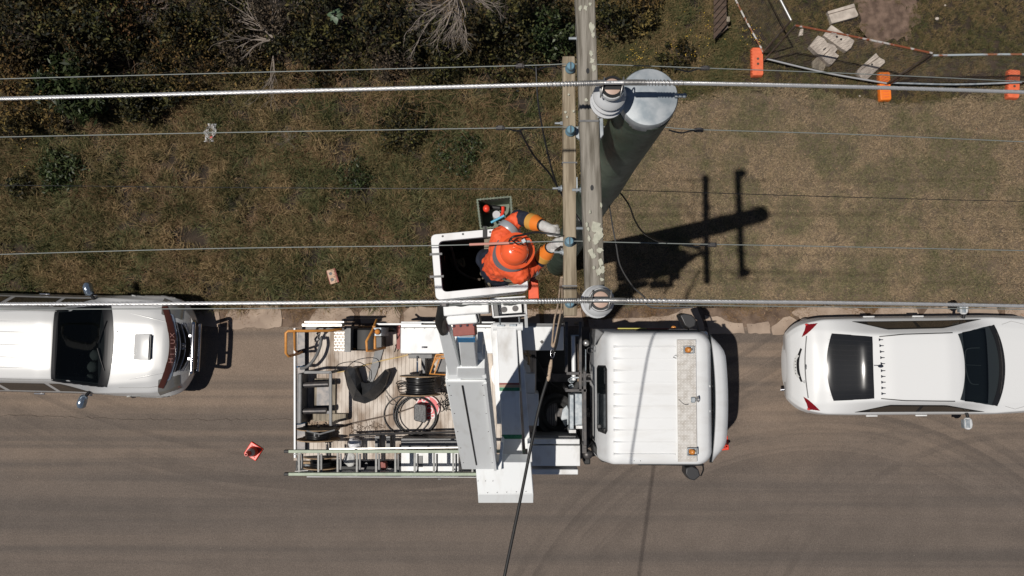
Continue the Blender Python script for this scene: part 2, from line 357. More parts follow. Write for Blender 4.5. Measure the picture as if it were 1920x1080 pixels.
# ------------------------------------------------------------------ vegetation
def raw_mesh(name, V, F, m, tint=None):
    me = bpy.data.meshes.new(name); V = np.asarray(V, np.float32).reshape(-1, 3); F = np.asarray(F, np.int32)
    k = F.shape[1]; me.vertices.add(len(V)); me.vertices.foreach_set('co', V.ravel())
    me.loops.add(F.size); me.loops.foreach_set('vertex_index', F.ravel())
    me.polygons.add(len(F)); me.polygons.foreach_set('loop_start', np.arange(len(F), dtype=np.int32)*k)
    me.update(calc_edges=True); me.validate()
    me.materials.append(m)
    if tint is not None:
        a = me.attributes.new('tint', 'FLOAT', 'POINT'); a.data.foreach_set('value', np.asarray(tint, np.float32))
    return me
def blades(n, rad, hmin, hmax, wid, bend, seg=4, lie=.5):
    """n curved tapering grass blades as quads"""
    V = []; F = []; T = []
    a = rng.uniform(0, 2*np.pi, n); r = rad*np.sqrt(rng.random(n)); L = rng.uniform(hmin, hmax, n); w = wid*rng.uniform(.6, 1.3, n)
    az = rng.uniform(0, 2*np.pi, n); b0 = rng.uniform(0, lie, n); bb = rng.uniform(.3, bend, n); t_ = np.clip(rng.normal(rng.uniform(.15, 1.0), .30, n), 0, 1)
    for i in range(n):
        p = np.array([r[i]*np.cos(a[i]), r[i]*np.sin(a[i]), -.01]); ang = b0[i]; d = np.array([np.cos(az[i]), np.sin(az[i])]); s = np.array([-d[1], d[0], 0])
        yaw = rng.uniform(-.35, .35)
        for k in range(seg+1):
            ww = w[i]*(1-k/seg*.85)/2; o = len(V)
            V.append(p-s*ww); V.append(p+s*ww); T += [t_[i]]*2
            if k: F.append((o-2, o-1, o+1, o))
            st = L[i]/seg; c, s_ = np.cos(az[i]+yaw*k), np.sin(az[i]+yaw*k)
            p = p+np.array([c*np.sin(ang)*st, s_*np.sin(ang)*st, np.cos(ang)*st]); ang = min(ang+bb[i]/seg, 1.9)
    return V, F, T
def proto(name, V, F, T, m):
    o = bpy.data.objects.new(name, raw_mesh(name, V, F, m, T)); return o
def scatter(name, label, cat, pts, scl, protos):
    n = len(pts); me = bpy.data.meshes.new(name); me.vertices.add(n); me.vertices.foreach_set('co', np.asarray(pts, np.float32).ravel())
    rot = np.zeros((n, 3), np.float32); rot[:, 2] = rng.uniform(0, 6.283, n); rot[:, 0] = rng.normal(0, .12, n); rot[:, 1] = rng.normal(0, .12, n)
    for nm, ty, dat in (('rot', 'FLOAT_VECTOR', rot), ('scl', 'FLOAT', np.asarray(scl, np.float32)), ('pick', 'INT', rng.integers(0, len(protos), n).astype(np.int32))):
        a = me.attributes.new(nm, ty, 'POINT'); a.data.foreach_set('vector' if ty == 'FLOAT_VECTOR' else 'value', dat.ravel())
    o = bpy.data.objects.new(name, me); COL.objects.link(o)
    c = bpy.data.collections.new(name+'_source')
    for p in protos: c.objects.link(p)
    ng = bpy.data.node_groups.new(name, 'GeometryNodeTree'); ng.interface.new_socket('Geometry', in_out='INPUT', socket_type='NodeSocketGeometry'); ng.interface.new_socket('Geometry', in_out='OUTPUT', socket_type='NodeSocketGeometry')
    N = ng.nodes; L = ng.links; gi = N.new('NodeGroupInput'); go = N.new('NodeGroupOutput'); ip = N.new('GeometryNodeInstanceOnPoints')
    ci = N.new('GeometryNodeCollectionInfo'); ci.inputs[0].default_value = c; ci.inputs['Separate Children'].default_value = True; ci.inputs['Reset Children'].default_value = True
    def na(nm, ty):
        x = N.new('GeometryNodeInputNamedAttribute'); x.data_type = ty; x.inputs[0].default_value = nm; return x.outputs[0]
    L.new(gi.outputs[0], ip.inputs['Points']); L.new(ci.outputs[0], ip.inputs['Instance']); ip.inputs['Pick Instance'].default_value = True
    L.new(na('pick', 'INT'), ip.inputs['Instance Index']); L.new(na('rot', 'FLOAT_VECTOR'), ip.inputs['Rotation']); L.new(na('scl', 'FLOAT'), ip.inputs['Scale'])
    L.new(ip.outputs[0], go.inputs[0]); md = o.modifiers.new('scatter', 'NODES'); md.node_group = ng
    return tag(o, label, cat, kind='stuff')
def pix_pts(n, fn):
    """n random ground points over the seen verge kept where fn(px,py) accepts (probability)"""
    n = int(n*1.7); px = rng.uniform(-300, 2220, n); py = rng.uniform(-300, 585, n); keep = rng.random(n) < fn(px, py)
    px, py = px[keep], py[keep]; x = (px-981)/96.1; y = (616-py)/96.1
    return np.stack([x, y, np.zeros_like(x)], 1), px, py
def sn(x, y, s, seed=0):
    return .5+.5*np.sin(x*s+seed+2.1*np.sin(y*s*.7+seed*1.3))*np.sin(y*s*1.1+seed*.7+1.7*np.sin(x*s*.6))
mg_long = blade_mat('long_grass_blades', ((.42,.29,.155), (.11,.092,.036), (.22,.175,.078), (.032,.042,.014)), big=1.5, patch=(.42,.56), trans=.10)
mg_straw = blade_mat('straw_blades', ((.40,.28,.16), (.25,.17,.095), (.36,.21,.105), (.17,.11,.058)), big=1.3)
mg_lawn = blade_mat('lawn_blades', ((.47,.345,.22), (.20,.165,.10), (.29,.24,.135), (.10,.11,.05)), big=.8, patch=(.44,.56), trans=.15)
mg_dark = blade_mat('dark_grass_blades', ((.40,.265,.14), (.13,.115,.05), (.24,.185,.085), (.075,.09,.035)), big=1.0)
P_long = [proto('grass_tuft', *blades(20, .085, .12, .34, .016, 1.7, 5, .9), mg_long) for _ in range(12)]
P_straw = [proto('straw_tuft', *blades(16, .12, .10, .30, .010, 1.0, 4, 1.5), mg_straw) for _ in range(5)]
P_lawn = [proto('lawn_tuft', *blades(14, .07, .03, .085, .0095, 1.3, 3, 1.2), mg_lawn) for _ in range(6)]
P_dark = [proto('dark_tuft', *blades(20, .09, .10, .24, .015, 1.6, 4, 1.0), mg_dark) for _ in range(9)]
def left_zone(px, py):
    e = 1100+30*np.sin(py*.03)-.1*(py-300)*0
    return (px < e) & (py < 574)
def f_long(px, py):
    p = np.where(left_zone(px, py), 1.0, 0.); p = np.where(py < 135+35*np.sin(px*.012), p*.12, p)
    p *= np.where(py > 540, .7, 1.); d = .5*sn(px, py, .035, 3)+.5*sn(px, py, .11, 8); return p*np.clip((d-.30)*2.3, .03, 1)
def f_straw(px, py):
    p = np.where(left_zone(px, py) & (py > 120), 1., 0.)*(sn(px, py, .022, 9) > .62)
    p = np.where(left_zone(px, py), p+.12, p)
    for cx, cy, rx, ry in ((700,185,60,28),(470,290,60,50),(560,160,70,26),(960,145,60,30),(330,210,70,50),(380,400,40,20),(250,250,30,30),(550,440,60,30)):
        p = np.maximum(p, np.exp(-(((px-cx)/rx)**2+((py-cy)/ry)**2)*1.2)*.95*left_zone(px, py))
    return np.clip(p, 0, 1)
mg_fan = blade_mat('arching_blades', ((.26,.235,.12), (.10,.115,.042), (.165,.165,.07), (.05,.07,.025)), big=1.1, trans=.15)
P_fan = [proto('fan_tuft', *blades(38, .03, .20, .42, .014, 1.3, 5, 1.0), mg_fan) for _ in range(8)]
def lawn_zone(px, py): return (px > 1095) & (py < 576) & ((py > 175+20*np.sin(px*.012)) & (px > 1330-(py-100)*1.05))
pl, a, b = pix_pts(38000, f_long); scatter('long_grass', 'tangled long half dry grass covering the verge left of the pole', 'grass', pl, rng.uniform(.5, 1.15, len(pl)), P_long)
pl, a, b = pix_pts(3400, lambda x, y: left_zone(x, y)*(y > 120)*(sn(x, y, .017, 4) > .35)*.8); scatter('grass_fans', 'large arching grass clumps standing out of the long grass', 'grass', pl, rng.uniform(.55, 1.1, len(pl)), P_fan)
pl, a, b = pix_pts(13000, f_straw); pl[:, 2] = .03; scatter('dead_grass', 'flattened straw coloured dead grass lying in patches on the verge', 'grass', pl, rng.uniform(.6, 1.2, len(pl)), P_straw)
pl, a, b = pix_pts(120000, lambda x, y: lawn_zone(x, y)*(.55+.45*sn(x, y, .05, 5))*np.where(y > 560, .5, 1)); pl[:, 2] = .024; scatter('lawn', 'short mown brownish lawn right of the pole', 'grass', pl, rng.uniform(.6, 1.25, len(pl)), P_lawn)
def f_rt(px, py):
    z = (px > 1060) & (py < 300) & ~lawn_zone(px, py)
    bare = np.exp(-(((px-1665)/56)**2+((py-32)/50)**2)**2*1.2)*(.55+.9*sn(px, py, .13, 6))
    return np.where(z, 1., 0.)*(1-np.clip(bare*1.6, 0, 1))*(.4+.6*sn(px, py, .04, 1))
pl, a, b = pix_pts(52000, f_rt); pl[:, 2] = .015; sc_ = np.where(a > 1400, .5, .95)*rng.uniform(.6, 1.2, len(pl)); scatter('rough_grass', 'dark rough grass behind the crossarms and round the rubble', 'grass', pl, sc_, P_dark)
# lawn ground sheet
def blob(poly_px, z, m, name, kind='structure', parent=None):
    b_ = MB(); P = [G(x, y) for x, y in poly_px]; b_.add([(x, y, z) for x, y in P], [tuple(range(len(P)))[::-1]]); o = b_.build(name, m, parent, smooth=0)
    if kind: tag(o, kind=kind)
    return o
blob(rough_poly([(1130,574),(1110,480),(1140,330),(1250,200),(1400,180),(1700,190),(2000,190),(2000,574)], 6, 40), .024, ground_mat('lawn_soil', ((.15,.108,.074), (.085,.066,.044)), (4, 60), .01), 'lawn_soil')
blob(rough_poly([(1590,-30),(1612,20),(1604,50),(1640,84),(1700,72),(1722,40),(1710,-30)], 9, 9), .026, ground_mat('bare_earth', ((.20,.135,.10), (.095,.062,.045)), (7, 50), .015), 'bare_earth')
# stray straw in the gutter joints
def f_gut(px, py):
    return ((py > 566) & (py < 600))*np.clip(sn(px, py*.2, .03, 2)*1.5-.45, 0, 1)*.9
px = rng.uniform(0, 1960, 9000); py = rng.uniform(564, 606, 9000); k = rng.random(9000) < f_gut(px, py)*np.where(py < 580, 1, .45); px, py = px[k], py[k]
pl = np.stack([(px-981)/96.1, (616-py)/96.1, np.full(len(px), .012)], 1)
scatter('gutter_straw', 'dry clippings and straw lying along the broken gutter', 'dry grass', pl, rng.uniform(.35, .8, len(pl)), [proto('clipping', *blades(10, .12, .08, .22, .008, .6, 3, 1.6), mg_straw) for _ in range(4)])

def leaves(C, size, wid=.45, droop=.3, jitter=.9):
    """leaf quads (rhombs) at centres C"""
    n = len(C); az = rng.uniform(0, 2*np.pi, n); el = rng.normal(.1, .5, n); roll = rng.normal(0, jitter, n); s = size*rng.uniform(.6, 1.3, n)
    d = np.stack([np.cos(az)*np.cos(el), np.sin(az)*np.cos(el), np.sin(el)], 1)
    u = np.stack([-np.sin(az), np.cos(az), np.zeros(n)], 1); v = np.cross(d, u)
    w = u*np.cos(roll)[:, None]+v*np.sin(roll)[:, None]; s = s[:, None]
    up = np.cross(d, w); up *= np.sign(up[:, 2:3]+1e-9)
    V = np.stack([C-d*s*.5, C+w*s*wid*.5+up*s*.06, C+d*s*.5-up*s*droop*.3, C-w*s*wid*.5+up*s*.06], 1).reshape(-1, 3)
    F = np.arange(4*n).reshape(-1, 4); T = np.repeat(1-rng.random(n)**2.6, 4); return V, F, T  # skewed tint: most leaves painted dark as shade, a few bright as highlights
def crown_pts(n, rx, ry, h, clumps=14, tight=.28, low=.25):
    th = rng.uniform(0, 2*np.pi, clumps); ph = np.arccos(rng.uniform(0, 1, clumps)); rr = rng.uniform(.55, 1, clumps)
    cc = np.stack([rx*rr*np.sin(ph)*np.cos(th), ry*rr*np.sin(ph)*np.sin(th), h*(low+(1-low)*rr*np.cos(ph))], 1)
    i = rng.integers(0, clumps, n); sg = np.array([rx, ry, h*.6])*tight
    p = cc[i]+rng.normal(0, 1, (n, 3))*sg*rng.uniform(.6, 1.2, clumps)[i][:, None]; p[:, 2] = np.abs(p[:, 2]); return p, cc
def cols(a, b, c, d): return (a, b, c, d)
FM = {  # each pair: bright highlight tone, then dark tone painting shade into the crown
 'dark': blade_mat('leaf_dark_green', ((.15,.145,.045), (.005,.008,.003), (.10,.065,.022), (.008,.009,.003)), big=1.5, trans=.15, rough=.6),
 'olive': blade_mat('leaf_olive', ((.30,.225,.07), (.014,.014,.006), (.21,.12,.042), (.020,.014,.006)), big=1.5, trans=.2),
 'glossy': blade_mat('leaf_glossy', ((.12,.15,.06), (.016,.028,.009), (.095,.115,.045), (.014,.022,.007)), big=1.5, trans=.15, rough=.45),
 'rusty': blade_mat('leaf_rusty', ((.28,.15,.06), (.035,.022,.009), (.20,.10,.04), (.022,.014,.006)), big=1.5, trans=.15),
 'grey': blade_mat('leaf_grey', ((.19,.145,.10), (.022,.017,.012), (.15,.11,.07), (.018,.014,.009)), big=1.5, trans=.1),
}
twig = mat('twig_bark', (.10,.075,.055), .9, c2=(.05,.036,.026), sc=10)
pale = mat('bleached_twig', (.30,.255,.215), .85, c2=(.22,.18,.15), sc=14)
def bush(px, py, r, h, kind, label, n=2600, ls=.05, clumps=16, wid=.45, name='shrub', group=None, ry=None, tight=.26):
    h *= 1.25 if h > .6 else 1
    c = W(px, py, h*.5); base = Vector((c.x, c.y, 0)); t = thing(name, label, 'shrub', base, group=group, local=True)
    P, cc = crown_pts(n, r, ry or r, h, int(clumps*1.6), tight*.6)
    V, F, T = leaves(P, ls*1.6, wid); o = bpy.data.objects.new('foliage', raw_mesh('foliage', V, F, FM[kind], T)); COL.objects.link(o); o.parent = t
    st = MB()
    for q in cc:
        q = Vector(q); st.tube([(random.uniform(-.05,.05), random.uniform(-.05,.05), -.02), q*.45+Vector((0,0,h*.08)), q], [.012, .008, .003], 5, smooth=3)
    st.build('stem', twig, t); return t
G1 = 'dark shrubs massed along the top of the verge'
B = [ # px, py, radius, height, kind, label
 (30, 40, .95, 1.7, 'dark', 'dark green shrub in the far top left corner of the verge', 3600, .06),
 (170, 20, .85, 1.9, 'dark', 'tall dark shrub at the top edge left of the twiggy grey bush', 3400, .055),
 (70, 150, .8, 1.2, 'olive', 'olive brown shrub below the dark corner shrub, crossed by the upper thin wire', 3200, .05),
 (215, 110, .75, 1.1, 'dark', 'dark shrub between the glossy leaved bush and the grey twig bush', 2800, .05),
 (350, 115, .75, 1.0, 'olive', 'feathery olive shrub just above the upper thin wire left of the bleached branches', 3000, .04),
 (415, 30, .6, 1.2, 'dark', 'dark shrub at the top edge behind the bleached branches', 2400, .05),
 (150, 75, .35, 1.3, 'rusty', 'rusty brown dying shrub standing among the dark green ones', 1000, .05),
 (560, 95, .6, 1.0, 'dark', 'dark shrub right of the bleached branches', 2600, .05),
 (600, 20, .7, 1.5, 'dark', 'blackish shrub around the broad leaved plant', 2600, .06),
 (720, 30, .8, 1.5, 'dark', 'blackish shrub between the broad leaved plant and the bare dead tree', 3000, .06),
 (730, 100, .55, .9, 'grey', 'brownish grey seedy shrub under the blackish ones left of the bare dead tree', 2600, .035),
 (830, 100, .6, .9, 'dark', 'low dark shrub beneath the bare dead tree', 2400, .045),
 (940, 40, .8, 1.6, 'dark', 'blackish shrub right of the bare dead tree', 3000, .06),
 (960, 110, .6, .9, 'dark', 'low dark shrub above the thick wire left of the pole', 2200, .045),
 (1030, 55, .55, 1.1, 'glossy', 'mid green shrub at the left side of the long crossarm', 2000, .05),
 (1145, 40, .45, .8, 'dark', 'dark green shrub just right of the long crossarm top', 1700, .05),
 (1270, 105, .35, .5, 'dark', 'small dark shrub above the pole cap among yellow flowers', 1200, .045),
 (480, 120, .4, .55, 'olive', 'small olive shrub at the foot of the bleached branches', 1300, .04),
 (110, 5, .6, 1.8, 'olive', 'olive shrub at the top edge right of the corner shrub', 2400, .05),
 (250, 30, .55, 1.3, 'rusty', 'brown seedy shrub at the top edge beside the grey twig bush', 1500, .045),
 (330, 60, .6, 1.1, 'dark', 'dark shrub just right of the grey twig bush', 2400, .05),
 (455, 85, .5, .8, 'grey', 'brown grey shrub below the bleached branches', 1800, .04),
 (20, 110, .5, 1.1, 'rusty', 'rust tinted shrub at the left edge above the upper thin wire', 1500, .045),
 (300, 165, .55, .6, 'dark', 'low dark shrub under the thick wire right of the dark mound', 2000, .045),
 (660, 90, .5, .8, 'dark', 'dark shrub directly below the broad leaved plant', 1900, .045),
 (790, 70, .5, 1.2, 'dark', 'blackish shrub behind the lower twigs of the bare dead tree', 2000, .05),
 (890, 75, .5, 1.1, 'dark', 'blackish shrub right of the lower twigs of the bare dead tree', 2000, .05),
 (1010, 10, .6, 1.4, 'dark', 'dark shrub at the top edge next to the long crossarm', 2200, .05),
 (510, 30, .5, 1.3, 'grey', 'brownish shrub at the top edge between bleached branches and broad leaved plant', 2000, .04),
 (1200, 20, .5, .6, 'olive', 'olive shrub at the top edge right of the long crossarm', 1700, .045),
 (25, 225, .5, .7, 'olive', 'low olive shrub at the left edge below the thick wire', 1600, .045),
 (250, 195, .45, .8, 'dark', 'dark mound right of the glossy leaved bush, below the thick wire', 1900, .045),
 (760, 240, .55, .5, 'dark', 'low creeping green shrub in the middle of the long grass, left of the wire connector', 2200, .04),
 (860, 290, .5, .4, 'glossy', 'low creeping green shrub above the tool crate', 1500, .035),
 (660, 330, .4, .35, 'glossy', 'small flat green weed patch midway between the box and the wires', 900, .035),
]
for (px, py, r, h, k, lab, n, ls) in B: bush(px, py, r, h, k, lab, int(n*(.5 if px > 540 and py < 130 and k == 'dark' else .85 if k != 'rusty' else .7)), ls, group=G1 if 'dark shrub' in lab else None)
bush(135, 165, .62, 1.1, 'glossy', 'glossy long leaved green bush crossed by the thick upper wire', 2600, .105, 22, .26, ry=.75, tight=.2)
bush(40, 350, .3, .4, 'dark', 'small dark weed at the left edge of the long grass', 700, .045)
bush(105, 315, .45, .35, 'glossy', 'low green weed patch below the glossy leaved bush', 1300, .06, wid=.35)
# bare branches
def grow(mb, p, d, L, r, depth, spread, up=.0, seg=4):
    pts = [p]; q = p.copy(); dd = d.copy()
    for i in range(seg):
        dd = (dd+Vector((random.gauss(0, .16), random.gauss(0, .16), random.gauss(0, .10)+up*.1))).normalized(); q = q+dd*L/seg; pts.append(q.copy())
    mb.tube(pts, [r, r*.6], 5, cap=False)
    if depth:
        for i in range(random.choice((2, 3, 3))):
            k = random.randint(1, seg); nd = (dd+Vector((random.uniform(-1, 1), random.uniform(-1, 1), random.uniform(-.4, .5)))*spread).normalized()
            grow(mb, pts[k], nd, L*random.uniform(.5, .75), r*.58, depth-1, spread, up, max(3, seg-1))
def bare(name, label, cat, px, py, z, dirs, L, r, depth, m, spread=.55, part='branch'):
    base = W(px, py, z); t = thing(name, label, cat, (base.x, base.y, 0))
    for d in dirs:
        mb = MB(); grow(mb, base, Vector(d).normalized(), L*random.uniform(.8, 1.15), r, depth, spread); mb.build(part, m, t)
    MB().tube([(base.x, base.y, 0), base], [r*2, r*1.2], 7).build('trunk', m, t); return t
bare('dead_tree', 'bare dead tree with a fan of bleached twigs reaching down from the top edge', 'tree', 855, -10, 2.2, [(-.5,-1,.0), (-.15,-1,.1), (.25,-1,.0), (.65,-.7,.2), (.1,-.8,.5), (.9,-.1,.2), (-.8,-.6,.2), (.2,-.4,.8), (-.25,-.9,-.3)], .62, .012, 4, pale, .5)
bare('bleached_shrub', 'dead shrub with white bleached branches fanning to the upper left', 'shrub', 515, 75, .8, [(-1,.5,.2), (-.6,1,.3), (-1,.1,.1), (-.15,1,.3), (-.9,.9,.4), (-1,-.1,.1), (.5,.5,.2)], .55, .013, 3, pale, .4)
bare('bleached_shrub', 'thin pale dead stems pointing down across the thick wire', 'shrub', 512, 105, .35, [(0,-1,.0), (-.2,-1,.0), (.15,-1,.05)], .55, .008, 3, pale, .35)
bare('twig_bush', 'grey leafless bush of dense fine twigs near the top left', 'shrub', 288, 15, .9, [(math.cos(a), math.sin(a)*.9, .5) for a in (0, .7, 1.4, 2.2, 3, 3.8, 4.3, 4.7, 5.1, 5.6)], .26, .008, 4, mat('grey_twig', (.22,.175,.145), .9), .6)
bare('twig_bush', 'hazy grey tuft of fine twigs under the second thin wire', 'shrub', 540, 262, .25, [(math.cos(a), math.sin(a), .7) for a in np.linspace(0, 6, 9)], .15, .003, 4, mat('haze_twig', (.20,.165,.135), .9), .6)
# broad leaved plant
t = thing('broad_leaf_plant', 'plant with a whorl of seven broad pale green leaves among black shrubs', 'plant', (*G(630, 30, 1.4), 0), local=True)
lm = mat('broad_leaf', (.085,.13,.075), .5, c2=(.06,.095,.05), sc=12)
for k in range(7):
    a = k*.9+.3; L = .11+.035*(k % 2); mb = MB(); pts = []
    prof = [(0,.003), (.2,.3), (.45,.5), (.7,.36), (1,.02)]
    vs = []; 
    for s_, w in prof:
        c = Vector((math.cos(a), math.sin(a), 0))*(.025+L*s_); n_ = Vector((-math.sin(a), math.cos(a), 0))*w*L*.7; z = 1.42-.05*s_*s_+.01*k
        vs += [c-n_+Vector((0,0,z+.012*w)), c+Vector((0,0,z)), c+n_+Vector((0,0,z+.012*w))]
    fs = [(3*i+j, 3*i+j+1, 3*i+j+4, 3*i+j+3) for i in range(4) for j in range(2)]
    mb.add(vs, fs).build('leaf', lm, t, smooth=60)
MB().tube([(0,0,0), (.03,.02,.7), (0,0,1.42)], [.012,.006], 6, smooth=4).build('stem', twig, t)
# bent orange straw stalks in front of the shrubs
mb = MB()
for i in range(170):
    cx, cy = random.choice(((700,185),(700,190),(740,180),(620,170),(930,200),(860,250),(1000,130),(820,210),(640,120),(960,170),(330,150),(90,110)))
    p = W(cx+random.gauss(0, 45), cy+random.gauss(0, 22), random.uniform(.15, .4)); a = random.uniform(0, 6.28); L = random.uniform(.15, .5)
    d = Vector((math.cos(a), math.sin(a), random.uniform(-.1,.2))); m_ = p+d*L*.5+Vector((random.gauss(0,.05), random.gauss(0,.05), .04))
    mb.tube([p, m_, p+d*L], [.0035,.0016], 4, smooth=3, cap=False)
tag(mb.build('dry_stalks', mat('dry_stalk', (.30,.18,.10), .85, c2=(.18,.10,.05), sc=5)), 'dry reddish stalks lying tangled over the scrub', 'stalks', kind='stuff')
# yellow flowers
mb = MB()
for i in range(150):
    cx, cy, s = random.choice(((1190,100,14),(1195,108,10),(1290,85,22),(1310,100,18),(1340,20,14),(1335,50,16),(1410,60,14),(1425,75,8),(1300,70,30),(170,95,20),(30,280,30)))
    p = W(cx+random.gauss(0, s), cy+random.gauss(0, s*.7), .3); r_ = random.uniform(.006,.012)
    mb.ball(p, (r_, r_, r_*.5), 5, 3)
tag(mb.build('yellow_flowers', mat('flower_yellow', (.60,.38,.04), .6)), 'tiny yellow flowers dotted through the rough grass', 'flowers', kind='stuff')
# fallen leaves
mb = MB()
for i in range(420):
    px = random.uniform(0, 1920); py = random.choice((random.uniform(300, 570), random.uniform(540, 600), random.uniform(150, 570))); p = W(px, py, .05 if py < 565 else .035); a = random.uniform(0, 6.28); L = random.uniform(.015, .04)
    d = Vector((math.cos(a), math.sin(a), .1)); n_ = Vector((-math.sin(a), math.cos(a), .15))*.3
    mb.add([p-d*L, p+n_*L, p+d*L, p-n_*L], [(0,1,2,3)])
tag(mb.build('fallen_leaves', mat('fallen_leaf', (.36,.25,.16), .8, c2=(.24,.13,.07), sc=4), smooth=0), 'small pale fallen leaves scattered on grass and gutter', 'leaves', kind='stuff')
# ------------------------------------------------------------------ utility pole
def lerp(a, b, t): return a+(b-a)*t
pole_b = W(1046, 496, 0); PT = W(1215, 185, 11.5)
pole = thing('utility_pole', 'green wrapped utility pole with metal cap and two timber crossarms', 'utility pole', (pole_b.x, pole_b.y, 0))
def pole_at(z): return Vector((lerp(pole_b.x, PT.x, z/11.5), lerp(pole_b.y, PT.y, z/11.5), z))
rs = []
for k in range(60):
    z = -.05+11.5*k/59; c = pole_at(z); r = lerp(.225, .150, z/11.5)*(1+.018*math.sin(z*2.3))
    if z > 8.9: r += .012
    rs.append([(c.x+math.cos(a)*r*(1+.02*math.sin(3*a+z*2)), c.y+math.sin(a)*r*(1+.02*math.sin(3*a+z*2)), z) for a in np.linspace(0, 2*math.pi, 36, endpoint=False)])
MB().rings(rs).build('pole_shaft', M['polegreen'], pole, smooth=70)
MB().lathe((PT.x, PT.y, 11.40), [(.158,0),(.163,.01),(.163,.12),(.157,.132),(.10,.140),(.001,.144)], 40).build('pole_cap', M['galv'], pole, smooth=50)
MB().cyl(PT+Vector((.135,.0,.06)), PT+Vector((.19,.0,.06)), .011, n=8).ball(PT+Vector((.19,0,.06)), .015, 8, 6).build('cap_bolt', M['galv'], pole)
# long upper crossarm
ZU = 11.22
ua = W(1097.5, 0, ZU); ub = W(1118, 593, ZU); du = (ub-ua).normalized(); ua2 = ub-du*2.12
def arm(name, a, b, w, h, m, seed):
    random.seed(seed); d = (b-a); n = 26; rs = []; s = Vector((-d.y, d.x, 0)).normalized()
    for i in range(n+1):
        p = a+d*i/n; j = lambda: random.uniform(-.0022, .0022)
        rs.append([p+s*(w/2+j())+Vector((0,0,-h)), p-s*(w/2+j())+Vector((0,0,-h)), p-s*(w/2+j())+Vector((0,0,j())), p+s*(w/2+j())+Vector((0,0,j()))])
    return MB().rings(rs).build(name, m, pole, bevel=.006, smooth=30)
woodU = mat('weathered_crossarm', (.30,.275,.235), .9, c2=(.13,.115,.09), sc=6, det=10, lo=.42, hi=.6, bump=.004, bsc=45, stretch=(5,.35,3))
woodL = mat('tan_crossarm', (.36,.30,.215), .88, c2=(.19,.15,.10), sc=6, det=10, lo=.42, hi=.6, bump=.003, bsc=45, stretch=(5,.35,3))
au = arm('crossarm', ua2, ub, .113, .10, woodU, 3)
ZL = 9.36
la = W(1066.5, 105, ZL); lb = W(1069.5, 592, ZL); al = arm('crossarm', la, lb, .105, .10, woodL, 4)
au['label'] = 'long upper weathered grey crossarm with pale lichen patches'; al['label'] = 'shorter lower tan crossarm carrying the small blue insulators'
random.seed(12)
# lichen patches on the upper arm: thin crusts
lich = mat('lichen', (.50,.49,.40), .9, c2=(.40,.40,.32), sc=40, bump=.002)
LN = [0]
def crust(px, py, rx, ry, z, parent, k=14):
    c = W(px, py, z); P = []
    for i in range(k):
        a = 2*math.pi*i/k; q = random.uniform(.55, 1.15); P.append((c.x+math.cos(a)*rx*q, c.y+math.sin(a)*ry*q))
    LN[0] += 1; return MB().prism(P, z-.001, z+.0025+LN[0]*.0004).build('lichen', lich, parent, smooth=0)
for px, py, rx, ry in ((1088,15,.010,.022),(1098,15,.013,.020),(1106,8,.009,.014),(1110,52,.018,.035),(1112,66,.012,.02),(1108,100,.014,.02),(1110,115,.016,.02),(1113,128,.012,.025),(1099,188,.010,.012),
    (1118,425,.030,.035),(1122,440,.028,.032),(1117,452,.022,.025),(1125,432,.018,.03),(1104,447,.010,.022),(1108,472,.018,.02),(1124,470,.022,.02),(1112,480,.02,.016),(1126,492,.016,.03),(1123,510,.018,.03),(1130,505,.012,.03),(1113,502,.009,.012),(1128,525,.013,.014),(1100,422,.008,.015),(1127,385,.006,.018),(1106,398,.006,.012),(1103,430,.009,.015)):
    crust(px, py, rx, ry, ZU+.002, au)
for px, py, rx, ry in ((1060,211,.012,.014),(1063,220,.010,.012),(1075,209,.009,.012),(1066,178,.009,.01)): crust(px, py, rx, ry, ZL+.002, al)
# dark bolt holes and knots
for px, py, z, p in ((1102,133,ZU,au),(1110,352,ZU,au)):
    c = W(px, py, z+.002); MB().prism([(c.x+.010*math.cos(a)*1.0, c.y+.017*math.sin(a)) for a in np.linspace(0, 6.28, 12, endpoint=False)], z, z+.003).build('bolt_hole', M['black'], p, smooth=0)
# straps around the arms
for px0, px1, py, z, p in ((1054,1082,536,ZL,al),(1054,1082,305,ZL,al),(1086,1122,227,ZU,au)):
    a = W(px0, py, z); b = W(px1, py, z); MB().box(((a.x+b.x)/2, a.y, z-.048), (abs(b.x-a.x)+.002, .012, .108)).build('strap', M['grey'], p)
# porcelain insulators
def insulator(px, py, ztop, label, tilt=Vector((0,0,1)), hgt=.26):
    c = W(px, py, ztop-.02); ax = tilt.normalized(); b = c-ax*hgt
    o = MB().lathe(b, [(.028,0),(.034,.01),(.070,.012),(.092,.035),(.094,.052),(.072,.066),(.070,.072),(.090,.090),(.091,.104),(.068,.118),(.066,.126),(.088,.142),(.088,.156),(.060,.176),(.050,.190),(.050,.215),(.064,.226),(.066,.240),(.062,hgt-.008)], 32, ax, cap=True).build('pin_insulator', M['porc'], pole, smooth=60)
    o['label'] = label
    MB().lathe(b+ax*(hgt-.010), [(.045,0),(.045,.012),(.042,.014),(.001,.014)], 24, ax).build('saddle', M['peach'], o)
    MB().lathe(b+ax*(hgt-.004), [(.045,0),(.058,0),(.058,.012),(.045,.012)], 24, ax, cap=False).build('rim', M['black'], o)
    MB().box(b+ax*(hgt+.008), (.086,.034,.012)).build('slot', M['black'], o)
    MB().cyl(b-ax*.16, b+ax*.01, .012, n=8).build('pin', M['galv'], o)
    return c
ins1 = insulator(1148, 163, 11.82, 'ribbed grey insulator on the bracket beside the pole cap', Vector((.02,.10,1)))
ins2 = insulator(1126, 562, ZU+.33, 'ribbed grey insulator on the near end of the upper crossarm', Vector((0,.02,1)))
p = ua2+du*.09; MBt = W(0,0,0)
insT = Vector((p.x, p.y, ZU+.31)); b = insT-Vector((0,0,.26))
